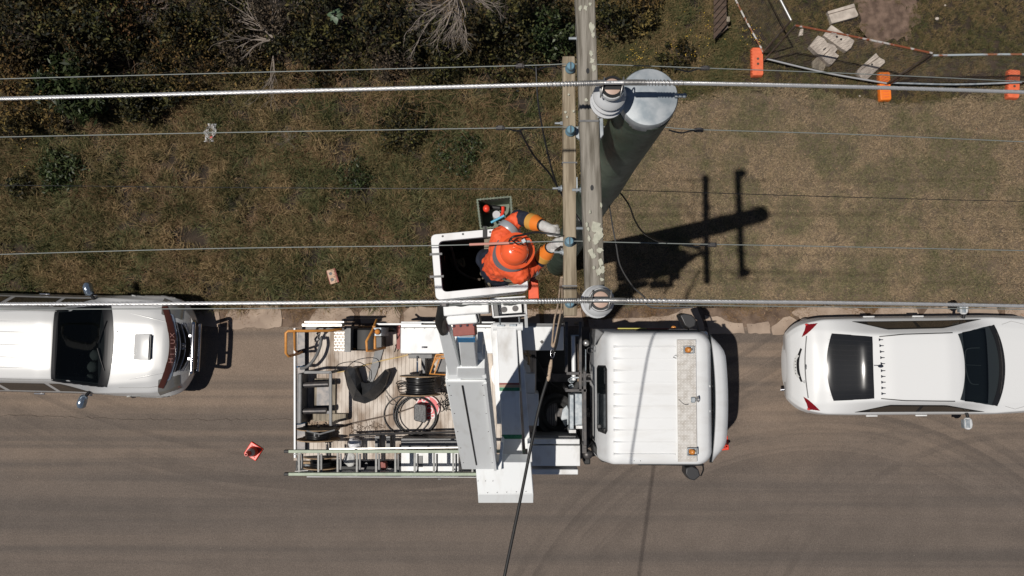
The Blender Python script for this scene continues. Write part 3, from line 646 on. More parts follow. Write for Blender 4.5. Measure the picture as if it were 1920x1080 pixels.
MB().lathe(b, [(.034,0),(.092,.035),(.094,.052),(.070,.072),(.091,.104),(.066,.126),(.088,.156),(.050,.190),(.062,.238),(.050,.25)], 24).build('pin_insulator', M['porc'], pole, smooth=60)
# brackets
c = W(1118, 215, ZU); MB().beam((c.x-.02, c.y, ZU-.05), (c.x+.16, c.y+.03, ZU+.28-.08), .05, .012, side=Vector((0,1,0))).build('bracket', M['galv'], pole)
MB().pp([(1121,215),(1131,217),(1132,252),(1127,259),(1121,258)], ZU-.1, ZU-.02).build('bracket', M['galv'], pole, bevel=.004)
MB().pp([(1077,334),(1083,331),(1084,358),(1078,362)], ZL-.08, ZL-.01).build('bracket', M['galv'], pole, bevel=.004)
MB().pp([(1068,247),(1084,236),(1088,262),(1078,256)], ZL-.07, ZL-.02).build('bracket', M['galv'], pole, bevel=.003)
for px, py, L, z, dx in ((1043,353,.12,ZL-.05,-1),(1047,231,.05,ZL-.04,-1),(1046,473,.05,ZL-.05,-1),(1076,72,.10,ZU-.05,-1),(1090,428,.10,ZU-.06,-1),(1082,356,.05,ZU-.1,-1)):
    c = W(px, py, z); mb = MB().cyl(c-Vector((.03,0,0)), c+Vector((L,0,0)), .0085, n=8)
    mb.cyl(c+Vector((.035,0,0)), c+Vector((.047,0,0)), .026, n=10).cyl(c+Vector((.015,0,0)), c+Vector((.035,0,0)), .016, n=6); mb.build('through_bolt', M['galv'], pole)
# blue low voltage insulators
BI = []
for px, py in ((1070,124),(1070,243),(1068,452),(1069,568)):
    c = W(px, py, ZL+.09); BI.append(c); b = Vector((c.x, c.y, ZL))
    o = MB().lathe(b, [(.030,.0),(.040,.012),(.041,.035),(.026,.05),(.026,.066),(.034,.076),(.034,.096),(.028,.106),(.001,.108)], 24).build('pin_insulator', M['bluepin'], pole, smooth=50)
    MB().box(b+Vector((0,0,.107)), (.008,.056,.006)).build('groove', M['steel'], o)
# ------------------------------------------------------------------ conductors
def sagpts(a, b, sag, n=40, k=1.6):
    return [a.lerp(b, (i/n))+Vector((0, 0, -sag*((i/n)**k)))  for i in range(n+1)]
def strand(mb, P, R_, r, turns, n=6, seg=5):
    m = len(P)
    for s_ in range(n):
        Q = []
        for i, p in enumerate(P):
            t = (P[min(i+1, m-1)]-P[max(i-1, 0)]).normalized(); u = t.cross(Vector((0,0,1))).normalized(); v = t.cross(u)
            a = 2*math.pi*(s_/n+turns*i/(m-1)); Q.append(p+(u*math.cos(a)+v*math.sin(a))*R_)
        mb.tube(Q, r, seg, cap=False)
def pixline(pts, n=260):
    """pts: (px,py,h) knots -> dense smooth 3D line"""
    P = [W(*p) for p in pts]; Q = catmull(P, max(2, n//(len(P)-1))); return Q
def ext(P, d):   # carry the line on past the frame
    a = (P[1]-P[0]).normalized(); b = (P[-1]-P[-2]).normalized(); return [P[0]-a*d]+P+[P[-1]+b*d]
HI = [(-30,186,11.55),(0,185,11.57),(500,172,11.73),(1040,158,11.84),(1150,155,11.85),(1280,156,11.84),(1600,163,11.75),(1925,173,11.55),(2000,176,11.5)]
LO = [(-30,570,11.25),(0,570,11.28),(500,568,11.45),(1040,564,11.57),(1126,563,11.58),(1200,564,11.57),(1600,568,11.45),(1925,574,11.28),(2000,575,11.2)]
for pts, lab in ((HI, 'thick twisted aluminium conductor over the insulator beside the pole cap'), (LO, 'thick twisted aluminium conductor over the near end insulator of the long crossarm')):
    P = pixline(pts, 520); c = thing('power_line', lab, 'power line', tuple(P[len(P)//2]), group='overhead conductors')
    mb = MB(); strand(mb, ext(P, 20)[1:-1], .0068, .0048, 90, 6, 5); strand_o = mb.build('conductor', M['wire'], c, smooth=80)
    # helical ties around the insulator
    ci = ins1 if pts is HI else ins2
    near = [q for q in P if abs(q.x-ci.x) < .42]
    mb = MB()
    for x0, x1 in ((-.36,-.05), (.05,.36)):
        seg_ = [q for q in near if x0 <= q.x-ci.x <= x1]; seg_ = catmull(seg_, 10) if len(seg_) > 1 else seg_
        m_ = len(seg_); Q = []
        for i, q in enumerate(seg_):
            f = i/m_; dens = 34; a = 2*math.pi*dens*(f if x0 < 0 else f)*(.6 if f > .5 else 1); Q.append(q+Vector((0, math.cos(a)*.0135, math.sin(a)*.0135)))
        if len(Q) > 3: mb.tube(Q, .0032, 5, cap=False)
    for s_ in (-.05, .05):
        mb.tube([Vector((ci.x+s_+.01*math.cos(a), ci.y+.03+.052*math.cos(a)-.03, ci.z-.035+.05*math.sin(a)*.6+.03)) for a in np.linspace(0, 6.28, 20)], .004, 5)
    mb.build('tie_wire', M['alu'], c, smooth=80)
LV = [
 ([(-30,149,8.95),(0,148,9.0),(500,135,9.28),(975,123,9.43),(1070,120,9.45),(1190,123,9.43),(1330,128,9.38),(1600,138,9.2),(1925,153,8.9),(2000,156,8.8)], 'thin wire on the blue insulator at the far end of the short crossarm', [(975,124),(1322,128)]),
 ([(-30,258,8.95),(0,257,9.0),(400,249,9.25),(940,240,9.44),(1070,238,9.45),(1230,238,9.43),(1310,243,9.4),(1600,252,9.2),(1925,266,8.9),(2000,268,8.8)], 'thin wire on the second blue insulator of the short crossarm', [(938,240),(1310,244)]),
 ([(-30,479,8.95),(0,477,9.0),(400,466,9.27),(830,460,9.42),(960,455,9.44),(1068,452,9.45),(1150,454,9.44),(1330,458,9.38),(1600,463,9.2),(1925,470,8.9),(2000,472,8.8)], 'thin wire passing over the orange helmet to the third blue insulator', [(1335,459)]),
 ([(-30,581,8.95),(0,580,9.0),(500,578,9.3),(840,572,9.42),(1068,568,9.45),(1200,571,9.43),(1600,576,9.2),(1925,580,8.9),(2000,581,8.8)], 'thin wire beside the thick one along the gutter, on the nearest blue insulator', [(833,571)]),
 ([(-30,346,7.1),(0,347,7.2),(500,352,7.6),(1050,355,7.9),(1180,357,7.9),(1600,370,7.5),(1925,378,7.1),(2000,380,7.0)], 'thin dark low cable crossing the middle of the verge', []),
]
for pts, lab, con in LV:
    P = pixline(pts, 200); t = thing('power_line', lab, 'power line', tuple(P[len(P)//2]), group='overhead conductors')
    dark = not con and pts[0][2] < 8
    MB().tube(ext(P, 20), .0036 if dark else .0042, 6).build('conductor', M['cable'] if dark else M['wirethin'], t, smooth=80)
    for cx, cy in con:
        h = np.interp(cx, [q[0] for q in pts], [q[2] for q in pts]); c = W(cx, cy, h)
        k = MB().cyl(c-Vector((.035,0,0)), c+Vector((.035,0,0)), .019, n=8); k.box(c+Vector((0,.0,.016)), (.04,.03,.018)); k.build('clamp', M['steel'], t, bevel=.002)
        P2 = [c, c+Vector((.06,.0,-.02)), c+Vector((.13,-.01,-.06)), c+Vector((.2,0,-.03)), c+Vector((.3,0,0))] if cx < 1100 else [c, c-Vector((.06,0,.02)), c-Vector((.13,.01,.05)), c-Vector((.24,0,.0))]
        MB().tube(P2, .007, 6, smooth=5).build('jumper', M['cable'], t)
# red cover on the third wire left of the helmet and on the fourth wire
a, b = W(880,458.5,9.43), W(955,455.5,9.445); MB().cyl(a, b, .0105, n=8).build('wire_cover', mat('pink_cover', (.62,.30,.24), .5), THINGS[-3])
# service cables dropping from the joints
def drop(pts, r, label, m=None, name='service_cable'):
    P = pixline(pts, 60); o = MB().tube(P, r, 6).build(name, m or M['cable'], None, smooth=80); return tag(o, label, 'cable')
drop([(975,245,9.42),(1000,290,9.2),(1030,325,9.0),(1052,362,8.8),(1072,395,8.6)], .009, 'black service cable from the second thin wire down to the pole')
drop([(1005,123,9.4),(1010,200,9.3),(1030,300,9.1),(1048,360,8.9)], .008, 'long black cable hanging from the first thin wire to the crossarm')
drop([(1150,345,8.3),(1178,382,8.4),(1190,412,8.6),(1206,436,8.9),(1230,450,9.2),(1250,455,9.42)], .008, 'black cable looping right of the pole above the shadow')
drop([(1140,368,8.3),(1148,420,8.6),(1155,458,8.7),(1163,498,8.8),(1185,535,9.0),(1207,556,9.2),(1222,576,9.35),(1300,576,9.4)], .007, 'grey black cable curving from the pole down to the gutter side wire', mat('grey_cable', (.07,.07,.07), .5))
drop([(1078,400,8.6),(1090,420,8.6),(1098,440,8.4),(1108,470,8.2)], .012, 'short black cable behind the crossarms at the pole')
# ------------------------------------------------------------------ tan rope, hook and stay cable
ro = thing('hoist_rope', 'doubled tan rope with steel hook tied to a long dark line crossing the road', 'rope', tuple(W(1045, 590, 9.3)))
for dx in (-1, 1):
    MB().tube([W(1053+dx, 520, 9.15), W(1050+dx*3.5, 570, 8.75), W(1044+dx*4.5, 600, 8.52), W(1038+dx*2.5, 640, 8.32), W(1036, 648, 8.28)], .0085, 6, smooth=6).build('rope', M['rope'], ro, smooth=80)
MB().ball(W(1037,646,8.28), (.022,.03,.02), 10, 8).build('knot', M['rope'], ro)
k = W(1036, 662, 8.2); MB().tube([k+Vector((.018*math.cos(a), .045*math.sin(a), .0)) for a in np.linspace(0, 6.28, 24)], .0045, 6).build('hook', M['chrome'], ro, smooth=80)
P = [W(1034,674,8.16), W(1030,700,8.12), W(1027,715,8.12)]; MB().tube(P, [.010,.019,.016,.021,.010], 8, smooth=6).build('knot', M['rope'], ro, smooth=80)
P = [W(1029,703,8.12), W(1012,760,8.1), W(997,830,8.1), W(975,940,8.16), W(946,1080,8.26), W(930,1160,8.32)]; e = (P[-1]-P[-2]).normalized()
MB().tube(P+[P[-1]+e*3+Vector((0,0,.1)), P[-1]+e*9+Vector((0,0,.3))], .0150, 7, smooth=5).build('line', M['rubber'], ro, smooth=80)
MB().tube([W(1058,585,8.7), W(1050,610,8.5), W(1042,650,8.3), W(1036,662,8.2)], .012, 6, smooth=5).build('line', M['rubber'], ro, smooth=80)
# ------------------------------------------------------------------ bucket truck
tb = W(990, 735, 0)
T = thing('bucket_truck', 'white flat tray bucket truck with raised boom parked between the two white cars', 'truck', (tb.x, tb.y, 0))
# chassis
MB().bp(560, 700, 1110, 716, .55, .85).bp(560, 765, 1110, 781, .55, .85).build('chassis_rail', M['steel'], T)
def wheel(parent, c, r, w, ax=Vector((0,1,0)), name='wheel', tyre=M['rubber'], rim=M['galv']):
    o = MB().lathe(c-ax*w/2, [(r*.6,0),(r*.93,0),(r,.03),(r,w-.03),(r*.93,w),(r*.6,w)], 28, ax, cap=False).build(name, tyre, parent, smooth=40)
    MB().lathe(c-ax*w*.4, [(r*.62,0),(r*.6,w*.3),(r*.2,w*.35),(r*.2,w*.45),(r*.6,w*.5),(r*.62,w*.8)], 20, ax).build('rim', rim, o); return o
cy0 = -1.19
for x in (-2.9, 2.15):
    for s_ in (-1, 1): wheel(T, Vector((x, cy0+s_*.98, .46)), .46, .25 if x > 0 else .42)
MB().bp(980, 640, 1100, 830, .25, .7).build('underbody', M['rubber'], T)
MB().bp(1000,800,1085,860,.35,.75).build('fuel_tank', M['steel'], T, bevel=.05)
# deck of transverse boards
x = W(562, 0, 1.1).x; xe = W(1000, 0, 1.1).x; ya = W(0, 622, 1.1).y; yb = W(0, 862, 1.1).y
wy0, wy1 = W(0, 657, 1.1).y, W(0, 600, 1.1).y; wx0, wx1 = W(658, 0, 1.1).x, W(702, 0, 1.1).x
i = 0
while x < xe:
    w = .072; y0 = ya
    if x+w > wx0 and x < wx1: y0 = wy0
    z = 1.1-random.uniform(0, .003)
    MB().box((x+w/2, (y0+yb)/2, z-.0125), (w-.004, abs(yb-y0), .025)).build('deck_plank', M['canvas'], T, smooth=0); x += w
MB().bp(562, 622, 1000, 862, 1.0, 1.07).build('deck_frame', M['steel'], T) if False else None
MB().bp(562, 660, 1000, 862, 1.02, 1.072).bp(562, 622, 656, 659, 1.02, 1.072).bp(704, 622, 1000, 659, 1.02, 1.072).build('deck_frame', M['steel'], T)
MB().bp(626, 620, 656, 660, 1.101, 1.106).build('checker_plate', M['canvas'], T)
mb = MB()
for i in range(9):
    for j in range(7):
        c = W(628+i*3.3, 624+j*5.4, 1.106); mb.box(c, (.034,.007,.006), R(45 if (i+j) % 2 else -45))
mb.build('tread_pattern', M['alu'], T, smooth=0)
# tail rail and rear beam
MB().beam(W(553.5, 615, 1.45), W(554, 858, 1.45), .035, .10).build('tail_board', M['white'], T, bevel=.006)
MB().bp(558, 620, 575, 850, 1.02, 1.12).build('rear_beam', M['steel'], T, bevel=.01)
MB().bp(558, 700, 565, 795, 1.10, 1.55).build('rear_roller', M['grey'], T, bevel=.02)
mb = MB(); mb.tube([W(566, 722, 1.45), W(616, 720, 1.45)], .052, 14).tube([W(566, 771, 1.45), W(612, 770, 1.45)], .052, 14); mb.build('roller', M['steel'], T)
mb = MB(); 
for a, b in (((572,698),(622,698)),((620,698),(620,796))): mb.beam(W(*a, 1.72), W(*b, 1.72), .05, .05, side=Vector((0,0,1)))
for a in ((572,698),(620,698),(620,796)): mb.beam(W(*a, 1.72), Vector((W(*a, 1.72).x, W(*a, 1.72).y, 1.1)), .045, .045)
mb.build('rack_frame', M['grey'], T, bevel=.006)
MB().bp(588, 710, 628, 790, 1.10, 1.16).build('tray_plate', M['wood'], T, bevel=.004)
MB().bp(594, 716, 618, 782, 1.16, 1.18).build('plate_mat', M['steel'], T)
MB().bp(586, 776, 650, 788, 1.10, 1.2).build('timber_block', M['wood'], T, bevel=.005)
# orange loop rails
def rail(pts, h, r, name, parent, legs=(), m='yellow'):
    mb = MB(); mb.tube([W(x, y, z) for x, y, z in pts], r, 8)
    return mb.build(name, M[m], parent, smooth=60)
rail([(640,617,1.55),(615,620,1.9),(540,621,2.1),(536,624,2.1),(536,662,1.95),(541,668,1.9),(560,663,1.5),(566,660,1.12)], 0, .024, 'loop_rail', T)
rail([(552,622,2.1),(553,655,1.8),(556,660,1.12)], 0, .022, 'loop_rail', T)
rail([(706,600,1.5),(698,620,2.0),(687,640,2.15),(688,658,2.15),(700,657,2.0),(722,652,1.5)], 0, .022, 'loop_rail', T)
rail([(702,612,1.9),(703,655,1.95)], 0, .028, 'loop_rail', T)
# side lockers, upper side (gutter side)
def locker(name, px0, py0, px1, py1, z0, z1, m='white', bev=.012, parent=None): return MB().bp(px0, py0, px1, py1, z0, z1).build(name, M[m], parent or T, bevel=bev)
lk = locker('side_locker', 751, 614, 930, 663, .75, 1.62)
MB().bp(752, 609, 929, 613.3, 1.3, 1.64).build('lid_hinge', M['alu'], lk, bevel=.003)
mb = MB()
for k in range(9):
    c = W(758+k*19, 616, 1.628); mb.cyl(c, c+Vector((0,0,.008)), .006, n=6)
mb.build('rivet', M['grey'], lk)
c = W(796, 651, 1.62); MB().box(c+Vector((0,0,.006)), (.10,.032,.014)).build('latch_plate', M['chrome'], lk, bevel=.005); MB().ball(c+Vector((.02,0,.02)), (.03,.012,.01), 10, 6).build('latch', M['steel'], lk)
MB().bp(704, 606, 790, 609.5, 1.2, 1.68).bp(752, 603, 928, 606, 1.2, 1.6).build('side_gate', M['white'], T, bevel=.003)
MB().bp(571, 602, 645, 605.5, 1.25, 1.50).bp(566, 607, 641, 612, 1.2, 1.42).build('side_gate', M['alu'], T, bevel=.004)
MB().bp(566, 613, 645, 618, 1.1, 1.2).build('side_rail', M['grey'], T)
lk2 = locker('side_locker', 978, 612, 1057, 657, .75, 1.62)
MB().bp(979, 606.5, 1056, 611, 1.3, 1.61).build('lid_hinge', M['grey'], lk2)
c = W(1016, 641, 1.622); MB().box(c, (.05,.05,.01), R(40)).build('latch', M['steel'], lk2, bevel=.004)
# stair well
well = MB().bp(646, 611, 657, 660, .45, 1.12).build('step_well', M['grey'], T)
for k in range(6):
    z = .36+k*.10; y = 612+k*8.3
    mb = MB(); a = W(660, y, z); b = W(700, y, z)
    mb.beam(a, b, .02, .03, side=Vector((0,1,0)))
    for q in range(8):
        xx = a.x+(b.x-a.x)*q/8; w = (b.x-a.x)/8
        mb.tube([(xx, a.y, z), (xx+w*.5, a.y-.075, z), (xx+w, a.y, z)], .004, 4, cap=False); mb.tube([(xx, a.y-.075, z), (xx+w*.5, a.y, z), (xx+w, a.y-.075, z)], .004, 4, cap=False)
    mb.build('step', M['yellow'], well, smooth=0)
# beacon on the tray
be = MB().bp(700, 614, 715, 630, 1.2, 1.95).build('beacon_box', M['galv'], T, bevel=.006)
def beacon(px, py, z, parent):
    c = W(px, py, z+.05); b = Vector((c.x, c.y, z))
    o = MB().lathe(b, [(.055,0),(.055,.015),(.050,.02)], 20).build('beacon_base', M['steel'], parent)
    MB().lathe(b, [(.046,.015),(.046,.05),(.036,.075),(.001,.082)], 20).build('beacon_lens', M['amber'], o, smooth=60); return o
beacon(707.5, 622, 1.95, be)
MB().bp(704, 631, 716, 652, 1.12, 1.5).build('junction_box', M['black'], T, bevel=.01)
MB().tube([W(716,604,1.5), W(728,612,1.5), W(742,620,1.55), W(745,640,1.3), W(740,660,1.2)], .010, 6, smooth=6).build('hose', M['cable'], T)
MB().bp(744, 610, 750, 655, 1.1, 1.35).build('sticker_post', M['redbrown'], T)
# winch hose left
MB().tube([W(602,634,1.3), W(600,650,1.35), W(590,672,1.4), W(575,688,1.42), W(562,690,1.45)], .028, 10, smooth=6).build('hose', M['grey'], T, smooth=80)
mb = MB()
for k in range(9): c = W(596+random.uniform(-4,5), 628+random.uniform(-6,12), 1.25+random.random()*.1); mb.box(c, (random.uniform(.02,.06), random.uniform(.02,.05), .05), random.random()*3)
mb.build('hitch_fittings', M['steel'], T, bevel=.003)
MB().tube([W(556,688,1.3), W(568,687,1.4), W(583,687,1.3)], .012, 6).build('clamp_strap', M['blue'], T)
MB().tube([W(551,795,1.47), W(562,795,1.4), W(574,792,1.2)], .013, 6).build('clamp_strap', M['blue'], T)
# drum stand and orange gate frame
o = MB().beam(W(782.5, 668, 1.5), W(782.5, 698, 1.75), .03, .03, side=Vector((1,0,0))).build('drum_stand', M['chrome'], T)
MB().bp(766,664,810,672,1.1,1.5).bp(790,664,797,702,1.1,1.45).build('drum_stand', M['grey'], T, bevel=.006)
gf = rail([(818,665,1.75),(806,701,1.75),(842,703,1.75),(846,665,1.75),(818,665,1.75)], 0, .018, 'gate_frame', T)
for a, b in (((812,683,1.75),(822,668,1.75)),((814,702,1.75),(826,668,1.75)),((820,672,1.75),(850,671,1.75))): rail([a, b], 0, .012, 'brace', gf)
MB().pp([(824,673),(846,673),(846,697),(818,697)], 1.60, 1.66).build('gate_panel', M['grey'], gf)
# lower side (road side)
lk3 = locker('side_locker', 998, 823, 1087, 833, .8, 1.75)
lk4 = locker('side_locker', 990, 835, 1088, 874, .6, 1.70); locker('side_step', 990, 880, 1084, 890, .6, 1.45); locker('side_panel', 995, 817, 1080, 822, .9, 1.6, 'grey')
MB().bp(1046,833.6,1088,834.4,1.3,1.71).build('trim', M['grey'], lk4)
locker('side_locker', 752, 848, 860, 884, .6, 1.40)
MB().bp(752,822,862,841,1.1,1.50).build('side_panel', M['grey'], T, bevel=.008)
MB().bp(575, 893.5, 905, 895.6, 1.0, 1.72).build('side_rail', M['white'], T, bevel=.003)
MB().bp(566, 886, 755, 889, .9, 1.25).build('side_rail', M['white'], T, bevel=.003)
MB().bp(560, 808, 900, 842, .98, 1.02).build('tray_floor', M['rubber'], T)
MB().bp(555, 842, 905, 890, .55, .60).build('tray_floor', M['rubber'], T)
MB().tube([W(655,816,1.35), W(760,812,1.35), W(860,810,1.35)], .022, 8).build('cross_tube', M['steel'], T)
MB().bp(703,818,711,850,1.0,1.3).bp(724,818,731,850,1.0,1.3).build('bracket', M['grey'], T)
# cavity with coiled hose behind the boom
hz = MB()
for k in range(11):
    c = W(1042, 778, .95); r = .20+.016*k; zz = .95+.02*math.sin(k)+.012*k
    hz.tube([(c.x+r*math.cos(a)*.95, c.y+r*math.sin(a)*1.1, zz+.02*math.sin(3*a+k)) for a in np.linspace(0, 6.28, 34)], .013, 6, cap=False)
hz.build('hose_coil', M['rubber'], T, smooth=80)
MB().bp(1015,755,1045,800,.75,.9).build('pump', M['grey'], T, bevel=.04)
mb = MB()
for k in range(7): mb.bp(1016+k*4.2,757,1018+k*4.2,798,.9,.915)
mb.build('grille', M['steel'], T)
MB().tube([W(1068,768,1.2), W(1074,785,1.25), W(1066,800,1.2), W(1056,806,1.1)], .013, 7, smooth=4).build('handle', M['chrome'], T, smooth=80)
MB().pp([(1055,768),(1063,760),(1072,790),(1060,800),(1052,785)],1.0,1.05).build('bracket', M['galv'], T)
mb = MB().tube([W(984,650,1.3), W(990,662,1.35), W(992,680,1.3)], .02, 8).tube([W(980,663,1.4), W(996,666,1.4)], .022, 8).ball(W(991,682,1.35), .025, 8, 6); mb.build('hydraulic_fitting', mat('brass', (.45,.33,.2), .3, metal=.9), T, smooth=70)
mb = MB()
for k in range(6): mb.tube([W(986+k*3, 665, 1.1), W(1000+k*6, 690+k*5, 1.0), W(1020+k*6, 735, .9), W(1000+k*7, 800, .8)], .015, 6, smooth=5)
mb.build('hydraulic_hose', M['rubber'], T, smooth=80)
mb = MB()
for k in range(10): mb.bp(1003+k*2.6, 690, 1004.6+k*2.6, 712, .7, .86)
mb.build('cooler_fin', M['steel'], T)
MB().bp(984,738,1010,798,1.0,1.75).build('valve_box', M['white'], T, bevel=.008)
MB().bp(985,701,1003,737,1.0,1.68).build('valve_box', M['white'], T, bevel=.006)
# rack behind the cab
mb = MB()
for a, b in (((1062,606),(1062,698)),((1088,604),(1088,733)),((1062,700),(1088,700)),((1096,696),(1097,835))): mb.beam(W(*a, 2.2), W(*b, 2.2), .05, .05, side=Vector((0,0,1)))
for a in ((1062,606),(1088,606),(1062,730),(1097,838)): p = W(*a, 2.2); mb.box((p.x, p.y, 1.6), (.05,.05,1.2))
mb.beam(W(1060,732,2.2), W(1100,732,2.2), .05,.05,side=Vector((0,0,1))); mb.bp(1091,734,1100,850,1.2,1.7); mb.build('headboard', M['steel'], T, bevel=.005)
MB().tube([W(1074.5, 630, 2.15), W(1076, 713, 2.15)], .035, 14).build('document_tube', M['white'], T, smooth=60)
MB().tube([W(1083, 645, 2.0), W(1084, 715, 2.0)], .010, 6).build('rod', M['rope'], T); MB().tube([W(1098, 655, 2.0), W(1098, 720, 2.0)], .010, 6).build('rod', M['galv'], T)
mb = MB()
for y in (629, 708): mb.beam(W(1070, y, 2.2), W(1090, y, 2.2), .012, .02, side=Vector((0,0,1)))
mb.build('bracket', M['galv'], T)
mb = MB()
for k in range(6): c = W(1070+random.uniform(-4,8), 718+random.uniform(-6,8), 2.0); mb.tube([c+Vector((.03*math.cos(a), .03*math.sin(a), random.uniform(-.01,.01))) for a in np.linspace(0, 6.28, 12)], .005, 5)
mb.build('chain', M['galv'], T)
c = W(1099, 643, 2.1); MB().lathe(c-Vector((0,0,.1)), [(.055,0),(.06,.05),(.05,.1),(.03,.12),(.001,.125)], 16).build('work_lamp', M['alu'], T, smooth=60)
c = W(1106, 657, 2.0); MB().tube([c+Vector((.05*math.cos(a), .05*math.sin(a), 0)) for a in np.linspace(0, 6.28, 20)], .008, 6).build('ring', M['black'], T)
MB().bp(1068,740,1076,805,1.3,1.75).bp(1075,738,1094,798,1.2,1.65).build('tank', M['galv'], T, bevel=.01)
MB().bp(1067,806,1080,812,1.3,1.8).bp(1080,798,1092,804,1.2,1.72).build('bracket', M['white'], T, bevel=.004)
c = W(1102, 853, 1.6); MB().lathe(c-Vector((0,0,.25)), [(.06,0),(.075,.05),(.085,.18),(.085,.22),(.05,.25),(.001,.255)], 20).build('air_intake', M['steel'], T, smooth=60)
MB().bp(1095,850,1107,871,.9,1.35).build('mud_guard', M['rubber'], T, bevel=.02)
MB().tube([W(1100,843,1.6), W(1110,830,1.7), W(1116,838,1.5)], .008, 6, smooth=4).build('hose', M['cable'], T)

# ------------------------------------------------------------------ cab
def rr(x0, x1, y0, y1, r, z, n=6, bow=0, bz=0):
    out = []
    for cx, cy, a0 in ((x1-r, y1-r, 0), (x0+r*.6, y1-r*.6, 90), (x0+r*.6, y0+r*.6, 180), (x1-r, y0+r, 270)):
        q = r if cx > (x0+x1)/2 else r*.6
        for k in range(n+1):
            a = R(a0+90*k/n); out.append((cx+q*math.cos(a), cy+q*math.sin(a), z))
    m = []                                                   # bow of the front
    for x, y, z_ in out:
        t = (y-(y0+y1)/2)/((y1-y0)/2); m.append((x+(bow*(1-t*t) if x > (x0+x1)/2 else 0), y, z_))
    return m
cxr = W(1113, 0, 2.45).x; cxf = W(1322, 0, 2.5).x; cy1 = W(0, 623, 2.45).y; cy2 = W(0, 869, 2.45).y
cab = MB().rings([rr(cxr+.06, cxf+.10, cy2-.05, cy1+.05, .16, .55, bow=.10), rr(cxr+.05, cxf+.22, cy2-.06, cy1+.06, .18, .9, bow=.12), rr(cxr+.05, cxf+.20, cy2-.03, cy1+.05, .2, 1.5, bow=.12), 
    rr(cxr+.075, cxf+.12, cy2-.01, cy1+.03, .2, 2.0, bow=.10), rr(cxr+.187, cxf+.03, cy2, cy1, .2, 2.36, bow=.08), rr(cxr+.215, cxf-.02, cy2+.015, cy1-.015, .2, 2.44, bow=.07), rr(cxr+.26, cxf-.06, cy2+.05, cy1-.05, .2, 2.49, bow=.06),
    rr(cxr+.36, cxf-.18, cy2+.13, cy1-.13, .2, 2.515, bow=.05), rr(cxr+.5, cxf-.4, cy2+.4, cy1-.4, .2, 2.528)]).build('cab_body', M['cabwhite'], T, smooth=60)
for k in range(10):
    y = 650+k*22.4; a = W(1150, y, 2.525); b = W(1268, y, 2.525)
    MB().rings([[(a.x, a.y-.018, 2.505), (a.x, a.y+.018, 2.505), (a.x+.02, a.y+.008, 2.533), (a.x+.02, a.y-.008, 2.533)], [(b.x, b.y-.018, 2.505), (b.x, b.y+.018, 2.505), (b.x-.02, b.y+.008, 2.533), (b.x-.02, b.y-.008, 2.533)]]).build('roof_rib', M['cabwhite'], cab, smooth=0)
def winring(dy, o_, z0, z1):
    f = lambda z: cxr+.075+(z-2.0)*.311
    y1_, y0_ = W(0,684,2.3).y-dy, W(0,811,2.3).y+dy; n_ = Vector((-.94,0,.336))*o_
    pts = [(z0,y0_+.06),(z0+.05,y0_+.01),(z1-.06,y0_),(z1,y0_+.06),(z1,y1_-.06),(z1-.06,y1_),(z0+.05,y1_-.01),(z0,y1_-.06)]
    return [Vector((f(z), y, z))+n_ for z, y in pts]
rw = MB().rings([winring(0,-.02,2.0,2.40), winring(0,.016,2.0,2.40)]).build('rear_window', M['black'], T, bevel=.004)
MB().rings([winring(.03,-.01,2.04,2.375), winring(.03,.020,2.04,2.375)]).build('pane', M['glass'], rw)
MB().bp(1144,700,1152,860,2.524,2.53)
# roof checker plate strip with beacons
st = MB().bp(1269.5, 637, 1307, 866, 2.53, 2.56).build('roof_walkway', mat('walkway_plate', (.60,.58,.55), .5, c2=(.45,.42,.38), sc=9, metal=.25), T)
mb = MB()
for i in range(6):
    for j in range(40):
        c = W(1273+i*6.1, 641+j*5.6, 2.56); mb.box(c+Vector((0,0,.001)), (.036,.006,.005), R(35 if j % 2 else -35))
mb.build('tread_pattern', mat('tread', (.74,.72,.69), .45, metal=.3), st, smooth=0)
for py in (656, 847):
    c = W(1291 if py < 700 else 1298, py, 2.6); o = MB()
    for s_ in (-1, 1): o.box((c.x, c.y+s_*.055, 2.60), (.16,.014,.07)).box((c.x+s_*.075, c.y, 2.60), (.014,.11,.07))
    o = o.build('beacon_guard', M['galv'], st, bevel=.003)
    MB().lathe((c.x, c.y, 2.562), [(.05,0),(.05,.03),(.042,.035),(.042,.075),(.03,.095),(.001,.10)], 20).build('beacon_lens', M['amber'], st, smooth=60)
c = W(1300, 750, 2.6); o = MB().box((c.x, c.y, 2.585), (.07,.09,.05)).build('roof_lamp', M['galv'], T, bevel=.012)
MB().lathe((c.x+.03, c.y+.012, 2.60), [(.01,0),(.03,.02),(.05,.05),(.052,.055)], 16, (1,0,0)).build('lamp_bell', M['alu'], o, smooth=60)
MB().tube([W(1272,748,2.56), W(1283,758,2.57), W(1291,758,2.6)], .005, 5, smooth=4).build('lead', M['cable'], o)
MB().tube([W(1270,668,2.57), W(1266,666,2.6), W(1262,670,2.56), W(1268,672,2.57)], .004, 5).build('bracket', M['steel'], st)
